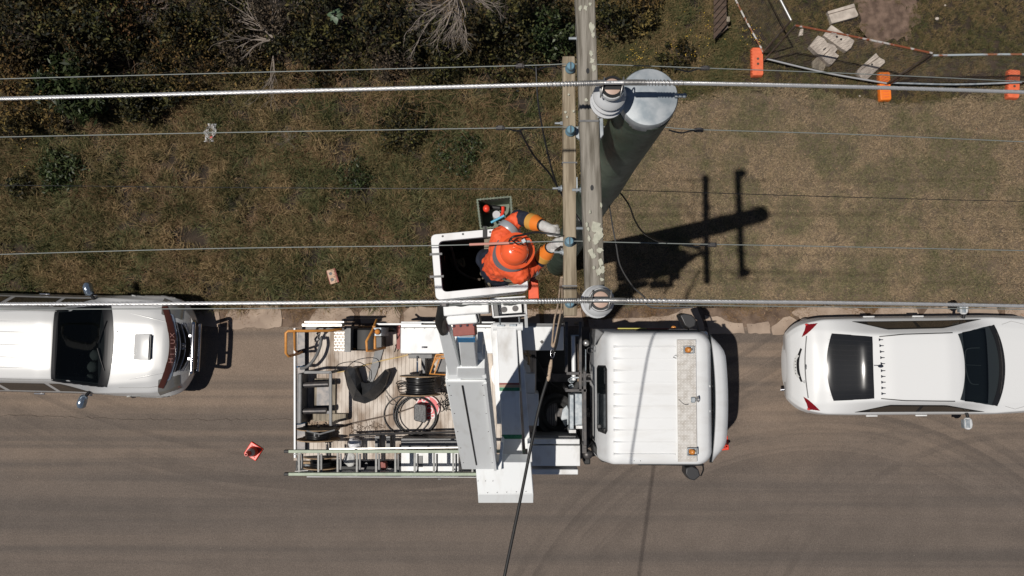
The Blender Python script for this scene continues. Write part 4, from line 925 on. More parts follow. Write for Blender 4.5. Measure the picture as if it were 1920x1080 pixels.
# windscreen visor
def visor_ring(off, z0, z1):
    out = []
    for k in range(25):
        t = -1+2*k/24; y = (cy1+cy2)/2+t*(cy1-cy2)/2*.96; x = cxf+.045+off+.07*(1-t*t)-.05*max(0, abs(t)-.75)*4*off*2; out.append(Vector((x, y, 0)))
    return out
N0, N1 = visor_ring(.0, 0, 0), visor_ring(.24, 0, 0)
vs = []; fs = []
for k in range(25):
    t = abs(-1+2*k/24); f = 1-.9*max(0, (t-.62)/.38)**2.2; a = N0[k]; b = N0[k].lerp(N1[k], f)
    vs += [(a.x+.012, a.y, 2.40), (b.x*.5+a.x*.5, a.y, 2.37), (b.x, b.y, 2.28), (b.x+.004, b.y, 2.24), (a.x+.012, a.y, 2.30)]
for k in range(24):
    for j in range(5): fs.append((k*5+j, k*5+(j+1) % 5, k*5+5+(j+1) % 5, k*5+5+j))
vis = MB().add(vs, fs).build('sun_visor', M['cabwhite'], T, smooth=50)
for py in (724, 771): c = W(1327, py, 2.42); MB().box((c.x+.0, c.y, 2.41), (.09,.035,.02)).build('visor_bracket', M['white'], vis, bevel=.004)
MB().rings([[(cxf+.02+.07*(1-((k-12)/12)**2)+(.05 if j in (1,2) else 0), (cy1+cy2)/2+(k-12)/12*(cy1-cy2)/2*.97, 2.36+(.01 if j > 1 else -.05)) for j in range(4)] for k in range(25)]).build('visor_gap', M['glass'], T, smooth=40)
for py, z in ((676,2.34),(706,2.34),(722,2.36),(770,2.36)): pass
mb = MB()
for px, py in ((1181,638),(1192,638),(1189,864),(1201,864),(1353,724),(1354,769),(1336,724),(1337,769)): c = W(px, py, 2.50 if px < 1300 else 2.36); mb.cyl(c-Vector((0,0,.05)), c+Vector((0,0,.004)), .007, n=8)
mb.build('rivet', M['steel'], T)
# door side stripes, marker lamp, side window on the gutter side
ys = cy1+.06
MB().box((W(1200,0,1.6).x, ys, 1.55), (.9,.02,.25)).build('side_stripe', M['redbrown'], T, bevel=.004)
MB().box((W(1180,0,1.6).x, ys+.006, 1.62), (.5,.02,.12)).build('side_stripe', mat('stripe_yellow', (.55,.50,.12), .4), T, bevel=.004)
MB().box((W(1245,0,1.9).x, cy1+.035, 1.95), (1.1,.02,.5)).build('side_window', M['glass'], T, bevel=.01)
MB().box((W(1245,0,1.9).x, cy2-.035, 1.95), (1.1,.02,.5)).build('side_window', M['glass'], T, bevel=.01)
MB().ball(W(1263,614,1.75), (.045,.03,.03), 12, 8).build('marker_lamp', M['amber'], T)
MB().box((cxf+.24, (cy1+cy2)/2, 1.9), (.03, 1.75, .62)).build('windscreen', M['glass'], T, bevel=.01)
MB().box((cxf+.30, (cy1+cy2)/2, .62), (.16, 2.2, .3)).build('bumper', M['white'], T, bevel=.04)
# rear corner flaps
MB().pp([(1112,833),(1124,842),(1142,856),(1141,868),(1128,866),(1112,846)], .9, 1.9).build('corner_flap', M['rubber'], T, bevel=.02)
MB().pp([(1116,616),(1122,617),(1133,624),(1120,640),(1114,650)], 1.2, 2.2).build('corner_flap', M['grey'], T, bevel=.02)
# mirrors
def mirror(poly, z0, z1, arms, name='wing_mirror', parent=T):
    o = MB().pp(poly, z0, z1, .9).build(name, M['mirror'], parent, bevel=.02, seg=3)
    mb = MB()
    for a in arms: mb.tube([W(*p) for p in a], .013, 7, smooth=3)
    mb.build('mirror_arm', M['black'], o, smooth=60); return o
mirror([(1273,590),(1283,586),(1298,589),(1307,600),(1305,613),(1293,618),(1283,611)], 1.75, 2.05, [[(1292,612,1.9),(1290,622,2.1)],[(1303,600,1.9),(1308,612,2.0),(1309,622,2.1)]])
mirror([(1285,876),(1298,872),(1311,879),(1315,893),(1303,903),(1292,900),(1284,889)], 1.75, 2.05, [[(1240,871,2.2),(1290,872,2.2),(1318,872,2.2)],[(1316,868,2.25),(1319,880,2.1),(1314,892,2.0)]])

# ------------------------------------------------------------------ booms
def pbar(name, a, b, th, m, parent, bev=.008):     # a,b: ((xl,xr,py,h)) edge pairs
    (l0, r0, y0, h0), (l1, r1, y1, h1) = a, b
    A, B, C_, D = W(l0, y0, h0), W(r0, y0, h0), W(r1, y1, h1), W(l1, y1, h1)
    n = (B-A).cross(D-A).normalized(); n = n if n.z > 0 else -n
    q = [A, B, C_, D]; o = MB().add(q+[p-n*th for p in q], [(0,1,2,3),(7,6,5,4),(0,4,5,1),(1,5,6,2),(2,6,7,3),(3,7,4,0)])
    bpy_o = o.build(name, m, parent, bevel=bev)
    return bpy_o
MB().lathe((W(958,760,1.1).x, W(958,700,1.1).y, 1.08), [(.36,0),(.36,.12),(.28,.14),(.28,.75)], 32).build('turntable', M['white'], T)
lb_ = pbar('lower_boom', (931,968,608,2.3), (944,981,880,2.5), .28, M['white'], T, .015)
pbar('boom_side', (920,933,608,2.15), (932,942,795,2.25), .5, M['white'], T)
pbar('boom_side', (969,976,606,2.25), (985,995,842,2.35), .5, M['white'], T)
c = W(951, 612, 2.35); MB().cyl(c-Vector((.24,0,.1)), c+Vector((.26,0,-.1)), .07, n=20).build('pivot_pin', M['white'], T)
MB().bp(932,609,946,612,2.2,2.36).bp(955,608,968,612,2.2,2.36).build('pivot_cap', M['galv'], T, bevel=.004)
def tapeband(y0, y1, m, name, dz=.012):
    def e(y): t = (y-608)/(880-608); return (931+13*t-.5, 968+13*t+.5, y, 2.3+.2*t+.006)
    return pbar(name, e(y0), e(y1), .03, m, lb_, 0)
tapeband(718, 721.5, M['redbrown'], 'tape'); tapeband(721.8, 726, mat('tape_tan', (.45,.30,.20), .6), 'tape'); tapeband(726.4, 733, M['green'], 'tape'); tapeband(815, 823, M['green'], 'tape')
# elbow
pbar('elbow_cover', (891,995,867,3.02), (896,1000,926,2.86), .30, M['boomgrey'], T, .01)
pbar('elbow_cover', (896,1000,926.5,2.855), (897,1000,943,2.66), .2, M['boomgrey'], T, .006)
MB().pp([(989,832),(996,830),(998,866),(990,868)], 2.4, 3.0).build('elbow_plate', M['white'], T, bevel=.006)
MB().pp([(939,826),(944,832),(940,882),(934,880)], 2.4, 3.1).build('elbow_plate', M['boomgrey'], T, bevel=.006)
mb = MB()
for k in range(5): c = W(914+k*18, 924-k*.6, 2.885); mb.cyl(c-Vector((0,0,.02)), c+Vector((0,0,.006)), .006, n=8)
for k in range(3): c = W(896+k*14, 902, 2.95); mb.cyl(c-Vector((0,0,.02)), c+Vector((0,0,.006)), .005, n=8)
mb.build('rivet', M['steel'], T)
# upper boom: from the elbow up to the bucket
ubm = pbar('upper_boom', (835,912,716,6.1), (866,931,880,3.05), .42, M['boomgrey'], T, .012)
def onpl(u, v, e=.006):
    a, b, c_, d = W(835,716,6.1), W(912,716,6.1), W(931,880,3.05), W(866,880,3.05); n = (b-a).cross(d-a).normalized(); n = n if n.z > 0 else -n
    return a.lerp(b, u).lerp(d.lerp(c_, u), v)+n*e
MB().beam(onpl(.40,.03), onpl(.44,.93), .018, .012, side=Vector((1,0,0))).build('seam', M['black'], ubm)
MB().beam(onpl(.97,.0,.012), onpl(.97,1,.012), .035, .03, side=Vector((1,0,0))).build('edge_fold', M['boomgrey'], ubm)
mb = MB()
for u in (.08,.9):
    for v in (.03,.12,.3,.5,.7,.9): mb.ball(onpl(u, v, .004), .007, 6, 4)
mb.build('rivet', M['steel'], ubm)
pbar('boom_panel', (847,884,716,6.13),(862,862.5,730,5.95), .02, M['boomgrey'], ubm, 0) if False else None
MB().bp(836,712,912,716,5.9,6.14).build('boom_collar', M['boomgrey'], T, bevel=.01)
pbar('boom_collar', (857,909,690,6.45), (857,911,712,6.10), .30, M['boomgrey'], T, .01)
pbar('boom_plate', (853,859,660,6.6), (857,861,700,6.3), .35, M['boomgrey'], T)
pbar('boom_plate', (893,904,660,6.5), (905,913,710,6.2), .35, M['boomgrey'], T)
ub2 = pbar('inner_boom', (858,888,626,7.55), (865,896,692,6.35), .24, M['boomgrey'], T, .015)
pbar('tape', (857.6,890,634,7.44), (858.7,891.2,642,7.30), .02, M['blue'], ub2, 0)
MB().beam(W(875,640,7.3)-Vector((0,0,.2)), W(880,700,6.2)-Vector((0,0,.2)), .15, .1).build('cylinder', M['steel'], T)
pbar('link_arm', (821,842,620,7.4), (842,868,706,6.15), .14, M['boomgrey'], T)
pbar('link_arm', (836,858,690,6.3), (840,867,716,6.1), .16, M['boomgrey'], T)
MB().tube([W(829,574,8.0), W(826,590,7.9), W(824,605,7.7), W(831,622,7.35)], .045, 10, smooth=6).build('hydraulic_hose', M['rubber'], T, smooth=80)
MB().tube([W(836,580,7.9), W(832,598,7.8), W(835,620,7.5)], .035, 10, smooth=6).build('hydraulic_hose', M['steel'], T, smooth=80)
# red brown knuckle and white jib blocks
kn = MB().pp([(848,609),(889,606),(891,628),(850,631)], 7.3, 7.72).build('knuckle', M['redbrown'], T, bevel=.008)
mb = MB()
for k in range(4): c = W(851+k*12.5, 612-k*.9, 7.73); mb.ball(c, .014, 8, 6)
mb.build('bolt_head', M['chrome'], kn)
MB().pp([(835,592),(892,588),(896,603),(893,606),(840,609),(837,600)], 7.45, 7.85).build('jib_block', M['white'], T, bevel=.012)
MB().pp([(893,588),(897,588),(900,606),(895,606)], 7.4, 7.8).build('jib_plate', M['grey'], T)
MB().pp([(830,567),(885,562),(916,563),(917,586),(832,593)], 7.6, 8.1).build('jib_block', M['white'], T, bevel=.012)
MB().pp([(836,571),(857,568),(867,569),(862,573),(837,575)], 8.09, 8.112).build('jib_slot', M['rubber'], T)
# ------------------------------------------------------------------ bucket (part of the truck)
ZB = 8.6
tl, tr, br, bl = W(807,440,ZB), W(975,424,ZB), W(992,545,ZB), W(817,563,ZB)
ctr = (tl+tr+br+bl)/4
def quadring(scale_in, z, ins=0):
    out = []; q = [tl, tr, br, bl]
    for i in range(4):
        p = q[i]; a = q[i-1]; b = q[(i+1) % 4]; d1 = (a-p).normalized(); d2 = (b-p).normalized(); r = .05
        pp_ = p+(d1+d2)*ins
        for k in range(6):
            t = k/5; out.append(Vector(((1-t)**2*(pp_+d1*r).x+2*t*(1-t)*pp_.x+t*t*(pp_+d2*r).x, (1-t)**2*(pp_+d1*r).y+2*t*(1-t)*pp_.y+t*t*(pp_+d2*r).y, z)))
    return out
def shrink(ring, k, z): return [Vector((ctr.x+(p.x-ctr.x)*k, ctr.y+(p.y-ctr.y)*k, z)) for p in ring]
o0 = quadring(1, ZB); inn = quadring(1, ZB, .068)
bk = MB().rings([shrink(o0, .93, ZB-1.05), shrink(o0, .97, ZB-.5), shrink(o0, .975, ZB-.07), shrink(o0, .999, ZB-.065), shrink(o0, 1.0, ZB-.008), shrink(o0, .99, ZB), shrink(inn, 1.01, ZB), shrink(inn, 1.0, ZB-.008), shrink(inn, 1.0, ZB-.06)], cap=True)
bk.f.pop()  # open top
bko = bk.build('bucket', M['white'], T, smooth=40)
ln = MB().rings([shrink(inn, .96, ZB-1.0), shrink(inn, .985, ZB-.5), shrink(inn, 1.0, ZB-.06)], cap=True); ln.f.pop(); 
lo_ = ln.build('liner', M['liner'], bko)
for px, py in ((830,443),(868,439),(919,435)): c = W(px, py, ZB); MB().cyl(c-Vector((0,0,.001)), c+Vector((0,0,.004)), .010, n=10).build('rim_hole', M['steel'], bko)
for py in (477, 519): a = W(806, py, ZB+.01); b = W(829+(py-477)*.07, py-1, ZB+.01); MB().beam(a, b, .012, .02, side=Vector((0,0,1))).build('band', M['grey'], bko)
MB().pp([(905,424),(913,424),(913,445),(905,446)], ZB-.35, ZB+.012).build('crate_strap', M['rubber'], bko)
MB().pp([(908,440),(925,438),(926,466),(908,467)], ZB-.45, ZB-.12).build('inner_step', M['wood'], bko)
# control box
cb = MB().pp([(923,566),(984,562),(987,590),(928,595)], 8.0, 8.06).build('control_box', M['grey'], T)
for a, b in (((922,560),(926,595)),((926,595),(987,591)),((987,591),(985,562)),((922,561),(985,557))): MB().beam(W(*a, 8.32), W(*b, 8.32), .26, .012, side=Vector((0,0,1))).build('box_wall', M['white'], cb)
MB().pp([(935,566),(977,564),(979,586),(936,589)], 8.06, 8.24).build('control_panel', M['white'], cb, bevel=.004)
for px, py in ((945,580.5),(966,578.5)):
    c = W(px, py, 8.24); MB().cyl(c, c+Vector((0,0,.012)), .028, n=24).build('dial', M['steel'], cb)
for px, py in ((954,569),(961,568),(968,567)): c = W(px, py, 8.24); MB().cyl(c, c+Vector((0,0,.02)), .008, n=10).build('knob', M['black'], cb)
c = W(947,569,8.26); MB().box(c, (.035,.04,.05)).build('joystick', M['black'], cb, bevel=.008)
MB().tube([W(948,571,8.3), W(960,572,8.33), W(974,566,8.35)], .006, 6, smooth=3).build('lead', M['cable'], cb)
MB().beam(W(985,566,8.3), W(987,612,7.9), .03, .03).build('box_bracket', M['white'], T)
mb = MB().tube([W(937,590,8.0), W(938,608,7.8)], .008, 6).tube([W(973,588,8.0), W(974,606,7.8)], .008, 6); mb.build('box_bracket', M['galv'], T)
MB().pp([(991,528),(1009,524),(1011,563),(991,565)], 8.1, 8.5).build('tool_holder', M['orange'], T, bevel=.006)
MB().pp([(994,520),(1004,518),(1005,526),(995,528)], 8.1, 8.52).build('tool_holder', M['redbrown'], T)
# ------------------------------------------------------------------ cars
class Shell:
    """lofted car skin: stations along x, each with (half width, height) from sill to centre line"""
    def __init__(s, st, nx=110, nv=56, sm=2):
        xs = [a[0] for a in st]; X = np.linspace(xs[0], xs[-1], nx); s.X = X
        K = len(st[0][1]); C = np.zeros((nx, K, 2))
        for k in range(K):
            for d in range(2):
                v = np.interp(X, xs, [a[1][k][d] for a in st])
                for _ in range(sm): v[1:-1] = .25*v[:-2]+.5*v[1:-1]+.25*v[2:]
                C[:, k, d] = v
        s.K = K; V = np.linspace(0, K-1, nv); P = np.zeros((nx, nv, 2))
        for i in range(nx):
            for d in range(2): P[i, :, d] = np.interp(V, np.arange(K), C[i, :, d])
        for _ in range(2): P[:, 1:-1] = .25*P[:, :-2]+.5*P[:, 1:-1]+.25*P[:, 2:]
        k = int(nv*3.25/(K-1)); 
        for _ in range(22): P[:, k:-1, 1] = .25*P[:, k-1:-2, 1]+.5*P[:, k:-1, 1]+.25*P[:, k+1:, 1]; P[:, -1, 1] = .5*P[:, -1, 1]+.5*P[:, -2, 1]+.0
        s.V = V; s.P = P; s.nx = nx; s.nv = nv
    def at(s, x, v, off=0):
        """v in [-(K-1), K-1]: sign picks the side, |v| runs sill -> centre"""
        sg = 1 if v >= 0 else -1; a = abs(v)
        fi = np.clip((x-s.X[0])/(s.X[-1]-s.X[0])*(s.nx-1), 0, s.nx-1.001); i = int(fi); f = fi-i
        fj = np.clip(a/(s.K-1)*(s.nv-1), 0, s.nv-1.001); j = int(fj); g = fj-j; P = s.P
        q = (P[i,j]*(1-f)+P[i+1,j]*f)*(1-g)+(P[i,j+1]*(1-f)+P[i+1,j+1]*f)*g
        p = Vector((x, sg*q[0], q[1]))
        if off:
            du = P[min(i+1, s.nx-1), j]-P[max(i-1, 0), j]; dx = s.X[min(i+1, s.nx-1)]-s.X[max(i-1, 0)]; dv = P[i, min(j+1, s.nv-1)]-P[i, max(j-1, 0)]
            n = Vector((dx, du[0]*sg, du[1])).cross(Vector((0, dv[0]*sg, dv[1])))
            if n.length > 1e-9:
                n.normalize()
                if n.z < -.02 or (abs(n.z) <= .02 and n.y*sg < 0): n = -n
                p += n*off
        return p
    def y2v(s, x, y):
        """side coordinate whose half width is |y| on the upper body"""
        i = int(np.clip((x-s.X[0])/(s.X[-1]-s.X[0])*(s.nx-1), 0, s.nx-1)); w = s.P[i, :, 0]; j0 = int(np.argmax(w)); a = abs(y)
        v = np.interp(-a, -w[j0:], s.V[j0:]) if a <= w[j0] else s.V[j0]; return v*(1 if y >= 0 else -1)
    def mesh(s, skip=None):
        vs = []; fs = []; n = s.nv
        for i in range(s.nx):
            for j in range(n): vs.append((s.X[i], -s.P[i,j,0], s.P[i,j,1]))
            for j in range(n-2, -1, -1): vs.append((s.X[i], s.P[i,j,0], s.P[i,j,1]))
        m = 2*n-1
        for i in range(s.nx-1):
            for j in range(m-1):
                if skip:
                    c = [vs[i*m+j], vs[(i+1)*m+j], vs[(i+1)*m+j+1], vs[i*m+j+1]]; cx = sum(p[0] for p in c)/4; cy = sum(p[1] for p in c)/4; cz = sum(p[2] for p in c)/4
                    if skip(cx, cy, cz): continue
                fs.append((i*m+j, (i+1)*m+j, (i+1)*m+j+1, i*m+j+1))
        fs += [tuple(range(m)), tuple((s.nx-1)*m+k for k in range(m))[::-1]]
        return MB().add(vs, fs)
    def patch(s, poly, off=.004, nu=14, nvv=18, thick=0):
        """poly: 4 corners (x,y) rear-left, rear-right, front-right, front-left in plan, edges bowed: poly + (bow_rear, bow_front)"""
        (a, b, c, d), (br, bf) = poly; vs = []; fs = []
        for i in range(nu+1):
            u = i/nu
            for j in range(nvv+1):
                t = j/nvv; bow = (1-(2*t-1)**2)
                x0 = a[0]*(1-t)+b[0]*t+br*bow; y0 = a[1]*(1-t)+b[1]*t; x1 = d[0]*(1-t)+c[0]*t+bf*bow; y1 = d[1]*(1-t)+c[1]*t
                x = x0*(1-u)+x1*u; y = y0*(1-u)+y1*u; vs.append(s.at(x, s.y2v(x, y), off))
        for i in range(nu):
            for j in range(nvv): q = i*(nvv+1)+j; fs.append((q, q+nvv+1, q+nvv+2, q+1))
        return MB().add(vs, fs)
    def vpatch(s, x0, x1, f0, f1, sg, off=.004, n=24):
        vs = []; fs = []
        for i in range(n+1):
            x = x0+(x1-x0)*i/n; a = f0((i/n)); b = f1((i/n))
            for j in range(5): vs.append(s.at(x, sg*(a+(b-a)*j/4), off))
        for i in range(n):
            for j in range(4): q = i*5+j; fs.append((q, q+5, q+6, q+1))
        return MB().add(vs, fs)
    def line(s, pts, w=.006, off=.003, n=20):
        vs = []; fs = []; Q = []
        for a, b in zip(pts[:-1], pts[1:]):
            for k in range(n): t = k/n; x = a[0]+(b[0]-a[0])*t; y = a[1]+(b[1]-a[1])*t; Q.append(s.at(x, s.y2v(x, y), off))
        mb = MB(); mb.tube(Q, w/2, 4); return mb
def ell(w, h): return [(w, h)]
# ---- silver pickup, local x forward, 0 = front bumper, origin under it
hb = W(357, 651, .7); HX, HY = hb.x, hb.y; HA = R(-1.5)
H = thing('pickup_truck', 'silver white pickup with bonnet scoop and chrome nudge bar parked behind the bucket truck', 'pickup truck', (HX, HY, 0), HA, local=True)
def hp(px, py, z):  # photo point -> pickup local
    p = W(px, py, z)-Vector((HX, HY, 0)); q = Matrix.Rotation(-HA, 3, 'Z') @ p; return (q.x, q.y)
st = [ # x, [(sill),(mid),(belt),(cant),(in),(centre)]
 (-5.1, [(.80,.50),(.86,.75),(.84,1.05),(.70,1.10),(.4,1.12),(0,1.12)]),
 (-4.9, [(.84,.45),(.92,.75),(.88,1.10),(.74,1.14),(.4,1.15),(0,1.15)]),
 (-4.05,[(.84,.42),(.93,.75),(.88,1.14),(.72,1.20),(.4,1.22),(0,1.22)]),
 (-3.85,[(.84,.42),(.92,.75),(.88,1.12),(.62,1.70),(.4,1.75),(0,1.77)]),
 (-3.2, [(.84,.42),(.92,.75),(.88,1.10),(.63,1.73),(.4,1.78),(0,1.80)]),
 (-2.25,[(.84,.42),(.92,.75),(.88,1.08),(.62,1.72),(.4,1.77),(0,1.79)]),
 (-1.95,[(.84,.42),(.92,.75),(.88,1.07),(.62,1.67),(.4,1.72),(0,1.735)]),
 (-1.43,[(.84,.42),(.93,.78),(.88,1.04),(.74,1.14),(.42,1.20),(0,1.225)]),
 (-1.30,[(.84,.42),(.94,.80),(.87,1.03),(.72,1.11),(.42,1.165),(0,1.18)]),
 (-.55, [(.84,.42),(.95,.80),(.84,1.00),(.64,1.07),(.40,1.12),(0,1.13)]),
 (-.28, [(.82,.42),(.92,.76),(.78,.95),(.58,1.01),(.38,1.06),(0,1.08)]),
 (-.14, [(.78,.42),(.86,.62),(.72,.80),(.54,.88),(.34,.92),(0,.95)]),
 (-.03, [(.62,.42),(.70,.55),(.62,.66),(.50,.68),(.3,.69),(0,.69)]),
 (0, [(.50,.42),(.55,.50),(.5,.58),(.4,.60),(.3,.60),(0,.60)]),
]
HS = Shell(st)
wsr = [hp(96,708,1.70), hp(109,584,1.70)]; wsf = [hp(195,729,1.17), hp(208,573,1.17)]
WR, WL = -1.99, .615   # windscreen in local terms
def inws(cx, cy, cz): 
    t = (cx+1.98)/(.62); return -1.95 < cx < -1.46 and abs(cy) < .60+.10*t-.02
hbody = HS.mesh(inws).build('body', M['silver'], H, smooth=50)
MB().rings([[(x, y, z) for x, y in ((-4.0,-.6),(-1.15,-.6),(-1.15,.6),(-4.0,.6))] for z in (.8,.83)]).build('cabin_floor', M['black'], H)
ws = HS.patch(([(-2.0,-.60),(-2.0,.60),(-1.40,.735),(-1.40,-.735)], (.02,.10)), .006).build('windscreen', M['glass'], H, smooth=60)
def make_clear(o, name, tint=(.30,.33,.34)):
    m = bpy.data.materials.new(name); m.use_nodes = True; nt = m.node_tree; b = nt.nodes['Principled BSDF']; b.inputs['Base Color'].default_value = (.004,.005,.005,1); b.inputs['Roughness'].default_value = .04
    tr = nt.nodes.new('ShaderNodeBsdfTransparent'); tr.inputs[0].default_value = (*tint, 1); mx = nt.nodes.new('ShaderNodeMixShader'); mx.inputs[0].default_value = .45
    nt.links.new(b.outputs[0], mx.inputs[1]); nt.links.new(tr.outputs[0], mx.inputs[2]); nt.links.new(mx.outputs[0], nt.nodes['Material Output'].inputs[0])
    o.data.materials[0] = m
make_clear(ws, 'clear_windscreen')
# black surround and cowl
HS.patch(([(-1.47,-.72),(-1.47,.72),(-1.33,.755),(-1.33,-.755)], (.10,.115)), .009).build('cowl', M['black'], H, smooth=60)
HS.patch(([(-2.03,-.615),(-2.03,.615),(-1.97,.62),(-1.97,-.62)], (.02,.03)), .010).build('windscreen_seal', M['black'], H, smooth=60)
for s_ in (-1, 1):
    HS.line([(-2.0, s_*.605), (-1.36, s_*.745)], .045, .004).build('pillar_seal', M['black'], H)
    MB().tube([HS.at(-1.36, s_*3.9, .02), HS.at(-1.42, s_*4.4, .025), HS.at(-1.47, s_*4.9, .03)], .008, 5).build('wiper', M['black'], H)
# dashboard and pale things on it
MB().box((-1.60, 0, .98), (.40, 1.25, .10)).build('dashboard', M['liner'], H, bevel=.03)
MB().tube([(-1.86+.02*math.cos(a), -.36+.18*math.cos(a), 1.10+.17*math.sin(a)) for a in np.linspace(0, 6.28, 24)], .014, 6).build('steering_wheel', M['black'], H)
for k, (px, py, z) in enumerate(((176,666,1.12),(171,688,1.12),(166,712,1.12))):
    c = hp(px, py, z); p = Vector((c[0], c[1], 1.04)); o = MB().lathe(p, [(.10,0),(.10,.02),(.085,.07),(.055,.10),(.001,.112)], 20).ball(p+Vector((-.02,.07,.05)), .03, 8, 6).ball(p+Vector((-.02,-.07,.05)), .03, 8, 6).build('soft_toy', mat('toy_pale', (.85,.90,.82), .9), None, smooth=60)
    o.parent = H; o.name = 'dash_ornament'
MB().box((-2.6, .35, 1.0), (.5,.5,.25)).box((-2.75,.35,1.25), (.14,.48,.5)).box((-2.6,-.35,1.0), (.5,.5,.25)).box((-2.75,-.35,1.25), (.14,.48,.5)).build('seat', M['black'], H, bevel=.03)
# side glass
for s_ in (-1, 1):
    for x0, x1 in ((-3.05,-2.22),(-2.14,-1.66)):
        HS.vpatch(x0, x1, lambda t: 2.15, lambda t, e=(x1 > -2): 2.78-(.55*max(0, (t-.35)/.65)**1.3 if e else 0), s_, .004).build('side_window', M['glassg'], H, smooth=60)
    HS.vpatch(-3.75, -3.15, lambda t: 2.12, lambda t: 2.82, s_, .004).build('side_window', M['glassg'], H, smooth=60)
    for x in (-2.18, -3.10, -1.38): HS.vpatch(x-.003, x+.003, lambda t: .2, lambda t: 1.98, s_, .003, 2).build('door_gap', M['black'], H)
    HS.vpatch(-3.9, -1.4, lambda t: 1.99, lambda t: 2.03, s_, .012).build('waist_trim', M['black'], H)
    for x in (-2.62, -1.75-.0):
        q = HS.at(x, s_*1.75, .025); MB().box(q, (.20,.028,.035)).build('door_handle', M['chrome'], H, bevel=.01)
    MB().tube([(-1.64, s_*.84, 1.12), (-1.68, s_*.92, 1.16)], .03, 8).build('mirror_arm', M['black'], H)
    mm = MB().rings([[Vector((-1.72-(.0 if y<1 else .03)+w*.5*math.cos(a), s_*y, 1.16+h*.5*math.sin(a))) for a in np.linspace(0, 6.28, 16, endpoint=False)] for y, w, h in ((.90,.09,.10),(.95,.15,.19),(1.05,.165,.21),(1.12,.13,.18),(1.145,.06,.10))])
    if s_ < 0: pass
    mm.build('wing_mirror', mat('mirror_chrome', (.35,.42,.50), .18, metal=.8), H, smooth=60)
    HS.line([(-2.0, s_*.60), (-3.9, s_*.61)], .020, .004).build('roof_gutter', M['grey'], H)
    # fender flare, lamps
    hl = HS.patch(([(-.42,s_*.60),(-.46,s_*.90),(-.13,s_*.78),(-.12,s_*.52)], (0,0)) if s_ > 0 else ([(-.46,-.90),(-.42,-.60),(-.12,-.52),(-.13,-.78)], (0,0)), .006).build('headlight', mat('headlamp', (.22,.21,.19), .12, metal=.3, coat=1), H, smooth=60)
    HS.vpatch(-1.1, -.30, lambda t: .6+.25*math.sin(math.pi*t), lambda t: 1.1+.35*math.sin(math.pi*t), s_, .016).build('wheel_arch_flare', M['silver'], H, smooth=60)
    MB().lathe((-.16, s_*.66, .58), [(.055,0),(.055,.04)], 14, (1,0,0)).build('fog_lamp', M['chrome'], H)
    for x in (-.92, -3.98): wheel(H, Vector((x, s_*.76, .37)), .37, .26)
# roof ribs
for y in (-.40, -.22, 0, .22, .40):
    mb = MB(); mb.tube([HS.at(x, HS.y2v(x, y), .001) for x in np.linspace(-3.6, -2.40, 14)], [.002,.012,.012,.012,.010,.002], 6); mb.build('roof_rib', M['silver'], H, smooth=60)
# bonnet: creases, scoop, washer jets, guard
for s_ in (-1, 1):
    vs = []
    mb = MB().tube([HS.at(x, HS.y2v(x, s_*y), -.004) for x, y in zip(np.linspace(-1.02, -.33, 12), np.linspace(.62, .47, 12))], [.004,.013,.016,.012], 6); mb.build('bonnet_crease', M['silver'], H, smooth=80)
    HS.line([(-1.13, s_*.76), (-.6, s_*.75), (-.30, s_*.70)], .007, .002).build('bonnet_gap', M['black'], H)
sc = W(267, 651, 1.2); c = hp(267, 651, 1.2); c0 = Vector((c[0], c[1], 0))
rs = []
for t, hh, w in ((-.21,.0,.21),(-.16,.055,.235),(-.02,.085,.238),(.10,.09,.235),(.115,.09,.233)):
    rs.append([c0+Vector((t, y*w, 1.115+hh*(1-.25*abs(y)**3)+ (0 if k < 8 else 0))) if k < 8 else c0+Vector((t, y*w, 1.09)) for k, y in enumerate(list(np.linspace(-1, 1, 8))+[1, -1])])
scp = MB().rings(rs).build('bonnet_scoop', M['silver'], H, smooth=60, bevel=.006)
MB().box(c0+Vector((.122,0,1.15)), (.03,.43,.055)).build('scoop_mouth', M['black'], scp)
MB().rings([[c0+Vector((x, y*w, 1.085+z)) for x, y, z in ((.14,-1,0),(.14,1,0),(.205,1,0),(.205,-1,0))] for w, z in ((.228,0),(.226,.07),(.215,.078))]).build('scoop_lip', M['silver'], scp, bevel=.008)
for px, py in ((221,622),(215,680)): c = hp(px, py, 1.15); p = HS.at(c[0], HS.y2v(c[0], c[1]), .003); MB().ball(p, (.014,.012,.010), 8, 6).build('washer_jet', M['black'], H)
gd = HS.patch(([(-.44,-.74),(-.44,.74),(-.35,.76),(-.35,-.76)], (.185,.185)), .022, 6, 40).build('bonnet_guard', M['brownfilm'], H, smooth=60)
# lettering on the guard, reading towards the gutter
for i, ch in enumerate('HILUX'):
    y = -.25+.115*i+.01; x = -.395+.185*(1-(y/.75)**2); p = HS.at(x, HS.y2v(x, y), .034); q1 = HS.at(x-.04, HS.y2v(x-.04, y)); q2 = HS.at(x+.04, HS.y2v(x+.04, y)); sl_a = math.atan2(q1.z-q2.z, .08)
    text_mesh(ch, .135, 'letter', M['pink'], gd, Matrix.Translation(p) @ Matrix.Rotation(sl_a, 4, 'Y') @ Matrix.Rotation(R(90), 4, 'Z') @ Matrix.Diagonal((.95,.80,1,1)), .002)
